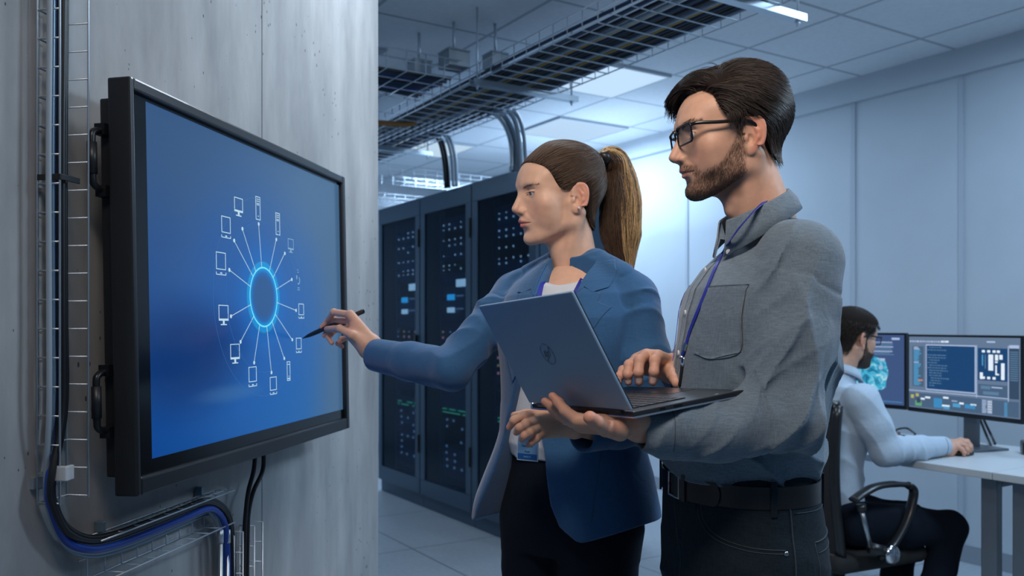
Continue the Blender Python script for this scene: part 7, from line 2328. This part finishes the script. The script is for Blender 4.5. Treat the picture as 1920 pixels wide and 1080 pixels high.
# trousers
def leg(pts, rs_): return lambda p: s_chain(p, pts, rs_, .03)
hipR, kneeR, ankR = P(1598, 985, 3.32), P(1778, 990, 3.44), np.array([1.62, 3.34, .10])
off = frS.dirw((0, .19, 0))
def sit_trousers(p):
    q = frS.to_local(p)
    d = s_ell(q, (-.01, 0, .545), (.135, .175, .095))
    for s, o in ((0, 0), (1, off)):
        d = smin(d, s_chain(p, [hipR + o + [0.02, .02, 0], hipR * .45 + kneeR * .55 + o + [0, 0, .004], kneeR + o, kneeR * .45 + ankR * .55 + o, ankR + o], [.088, .080, .066, .058, .050], .025), .03)
    return d - .004 * folds(p, (.7, .2, .4), 30, 1, 1.5)
cloth('trousers', sit_trousers, (1.05, 3.15, .05), (1.95, 3.95, .68), .0055, M_TROUS, sit, 1)
for o in (0, off):
    f2 = Frame(np.array([ankR[0], ankR[1], 0]) + o, 25)
    def fn(p):
        q = f2.to_local(p); d = s_ell(q, (.075, 0, .03), (.115, .045, .042)); d = smin(d, s_ell(q, (-.02, 0, .045), (.055, .04, .055)), .03); return smax(d, .001 - q[:, 2], .004)
    c = f2.to_world((.04, 0, .05)); cloth('shoe', fn, c - [.18, .18, .06], c + [.18, .18, .09], .007, M_SHOE, sit)
# mouse
mp = on_desk(1806, 853); mp[2] = DZ
mz = empty('computer_mouse', mp, math.radians(25), 'black computer mouse under the hand of the seated man', 'mouse')
def fnm(p): return smax(s_ell(p, (0, 0, .006), (.052, .031, .024)), .0015 - p[:, 2], .003)
V, F = polygonise(fnm, (-.06, -.04, -.01), (.06, .04, .04), .003)
link('mouse_shell', np_mesh('mouse_shell', V, F), M_BLACK, mz)
MB().tube([(.022, 0, .026), (.034, 0, .024)], .004, 10).build('scroll_wheel', M_ALU, mz, smooth=True)

# ---------------------------------------------------------------- his chair
ch = empty('office_chair', frS.to_world((0.02, 0, 0)), math.radians(25), 'black mesh-backed swivel chair under the seated man', 'chair')
M_MESHB = mat('chair_black_mesh', (0.010, 0.011, 0.013), .7, bump=(900, .5, .001)); M_CHF = mat('chair_black_frame', (0.012, 0.013, 0.015), .32)
def fseat(p):
    return s_box(p, (0.03, 0, .415), (.245, .245, .038), None, .035) + .006 * np.cos(p[:, 0] * 6) * 0
V, F = polygonise(fseat, (-.28, -.28, .36), (.32, .28, .47), .008)
link('seat', np_mesh('seat', V, F), mat('chair_black_fabric', (0.012, 0.013, 0.014), .85, bump=(700, .4, .001)), ch)
# backrest: curved frame with mesh panel
zz = np.linspace(.44, 1.02, 14)
def bx_(z): return -.215 - .035 * math.sin((z - .44) / .58 * 2.6) + .02 * (z > 2)
mb = MB(); V = []; F = []
ny = 13
for z in zz:
    for j in range(ny):
        y = -.215 + .43 * j / (ny - 1)
        V.append((bx_(z) + .10 * (y / .215) ** 2 * .45, y, z))
nz_ = len(zz)
for i in range(nz_ - 1):
    for j in range(ny - 1): F.append((i * ny + j, i * ny + j + 1, (i + 1) * ny + j + 1, (i + 1) * ny + j))
n0 = len(V); V2 = [(x - .010, y, z) for x, y, z in V]; F2 = [tuple(i + n0 for i in f)[::-1] for f in F]
mb.add(V + V2, F + F2); mb.build('backrest', M_MESHB, ch, smooth=True)
for s in (-1, 1):
    MB().tube([(bx_(z) + .045 - .004, .215 * s, z) for z in zz], .019, 10).build('backrest_frame', M_CHF, ch, smooth=True)
MB().tube([(bx_(.44) + .03 - .0, y, .44) for y in (-.2, 0, .2)], .016, 8).build('backrest_frame', M_CHF, ch, smooth=True)
MB().tube([(bx_(1.02) + .10 * (y / .215) ** 2 * .45, y, 1.02) for y in np.linspace(-.215, .215, 9)], .017, 8).build('backrest_frame', M_CHF, ch, smooth=True)
MB().tube(catmull([(-.26, 0, .62), (-.30, 0, .50), (-.22, 0, .40), (-.05, 0, .36)], 6), .024, 10).build('back_support', M_CHF, ch, smooth=True)
Mc = Matrix.LocRotScale(ch.location, ch.rotation_euler, ch.scale).inverted()
def cl(X, Y, d): return np.array(Mc @ Vector(P(X, Y, d)))
arm_pts = [cl(1600, 938, 3.16), cl(1625, 925, 3.17), cl(1652, 914, 3.19), cl(1685, 910, 3.22), cl(1716, 912, 3.25), cl(1728, 922, 3.26), cl(1724, 945, 3.26), cl(1712, 980, 3.25), cl(1694, 1018, 3.22), cl(1684, 1035, 3.2)]
yy = float(arm_pts[0][1])
for s in (1, -1):
    def mir(q): return np.array([q[0], yy if s == 1 else -yy, q[2]])
    pts = [mir(q) for q in arm_pts]
    ra = MB().tube(catmull(pts[:5], 5), [.024] * 6 + [.026] * 11 + [.022] * 4, 10, flat=.45)
    armr = ra.build('armrest', M_CHF, ch, smooth=True)
    MB().tube(catmull(pts[4:], 5), .020, 10, flat=.7).build('armrest_bracket', M_CHF, armr, smooth=True)
    MB().tube([mir(cl(1622, 948, 3.16)), mir(cl(1624, 960, 3.16))], .018, 12).build('armrest_joint', M_CHF, armr, smooth=True)
    MB().tube([mir(cl(1622, 955, 3.16)), mir(cl(1648, 1030, 3.16))], .0095, 10).build('armrest_strut', M_ALU, armr, smooth=True)
    a = mir(cl(1648, 1032, 3.16)); b = mir(cl(1684, 1040, 3.2)); c_ = np.array([0.05, 0.10 * (1 if yy * s > 0 else -1), .37])
    MB().tube([a, b], .022, 10).build('armrest_base', M_CHF, ch, smooth=True)
    MB().tube([b, (b + c_) / 2 + [0, 0, -.01], c_], .016, 10).build('armrest_base', M_CHF, ch, smooth=True)
    d_ = mir(cl(1679, 1041, 3.2)); sg = 1 if d_[1] > 0 else -1
    MB().tube([d_ + [0, .018 * sg, 0], d_ + [0, .030 * sg, 0], d_ + [0, .036 * sg, 0]], [.036, .036, .026], 24).build('chrome_disc', M_CHROME, ch, smooth=True)
MB().tube([(0.03, 0, .39), (0.03, 0, .10)], .028, 14).build('gas_column', M_CHF, ch, smooth=True)
for k in range(5):
    a = 2 * math.pi * k / 5 + .3
    MB().tube([(0.03, 0, .105), (0.03 + .17 * math.cos(a), .17 * math.sin(a), .092), (0.03 + .30 * math.cos(a), .30 * math.sin(a), .07)], [.026, .022, .016], 8).build('base_arm', M_CHF, ch, smooth=True)
    c = (0.03 + .30 * math.cos(a), .30 * math.sin(a), .028)
    MB().tube([(c[0] - .012 * math.sin(a), c[1] + .012 * math.cos(a), c[2]), (c[0] + .012 * math.sin(a), c[1] - .012 * math.cos(a), c[2])], .028, 16).build('castor', M_BLACK, ch, smooth=True)
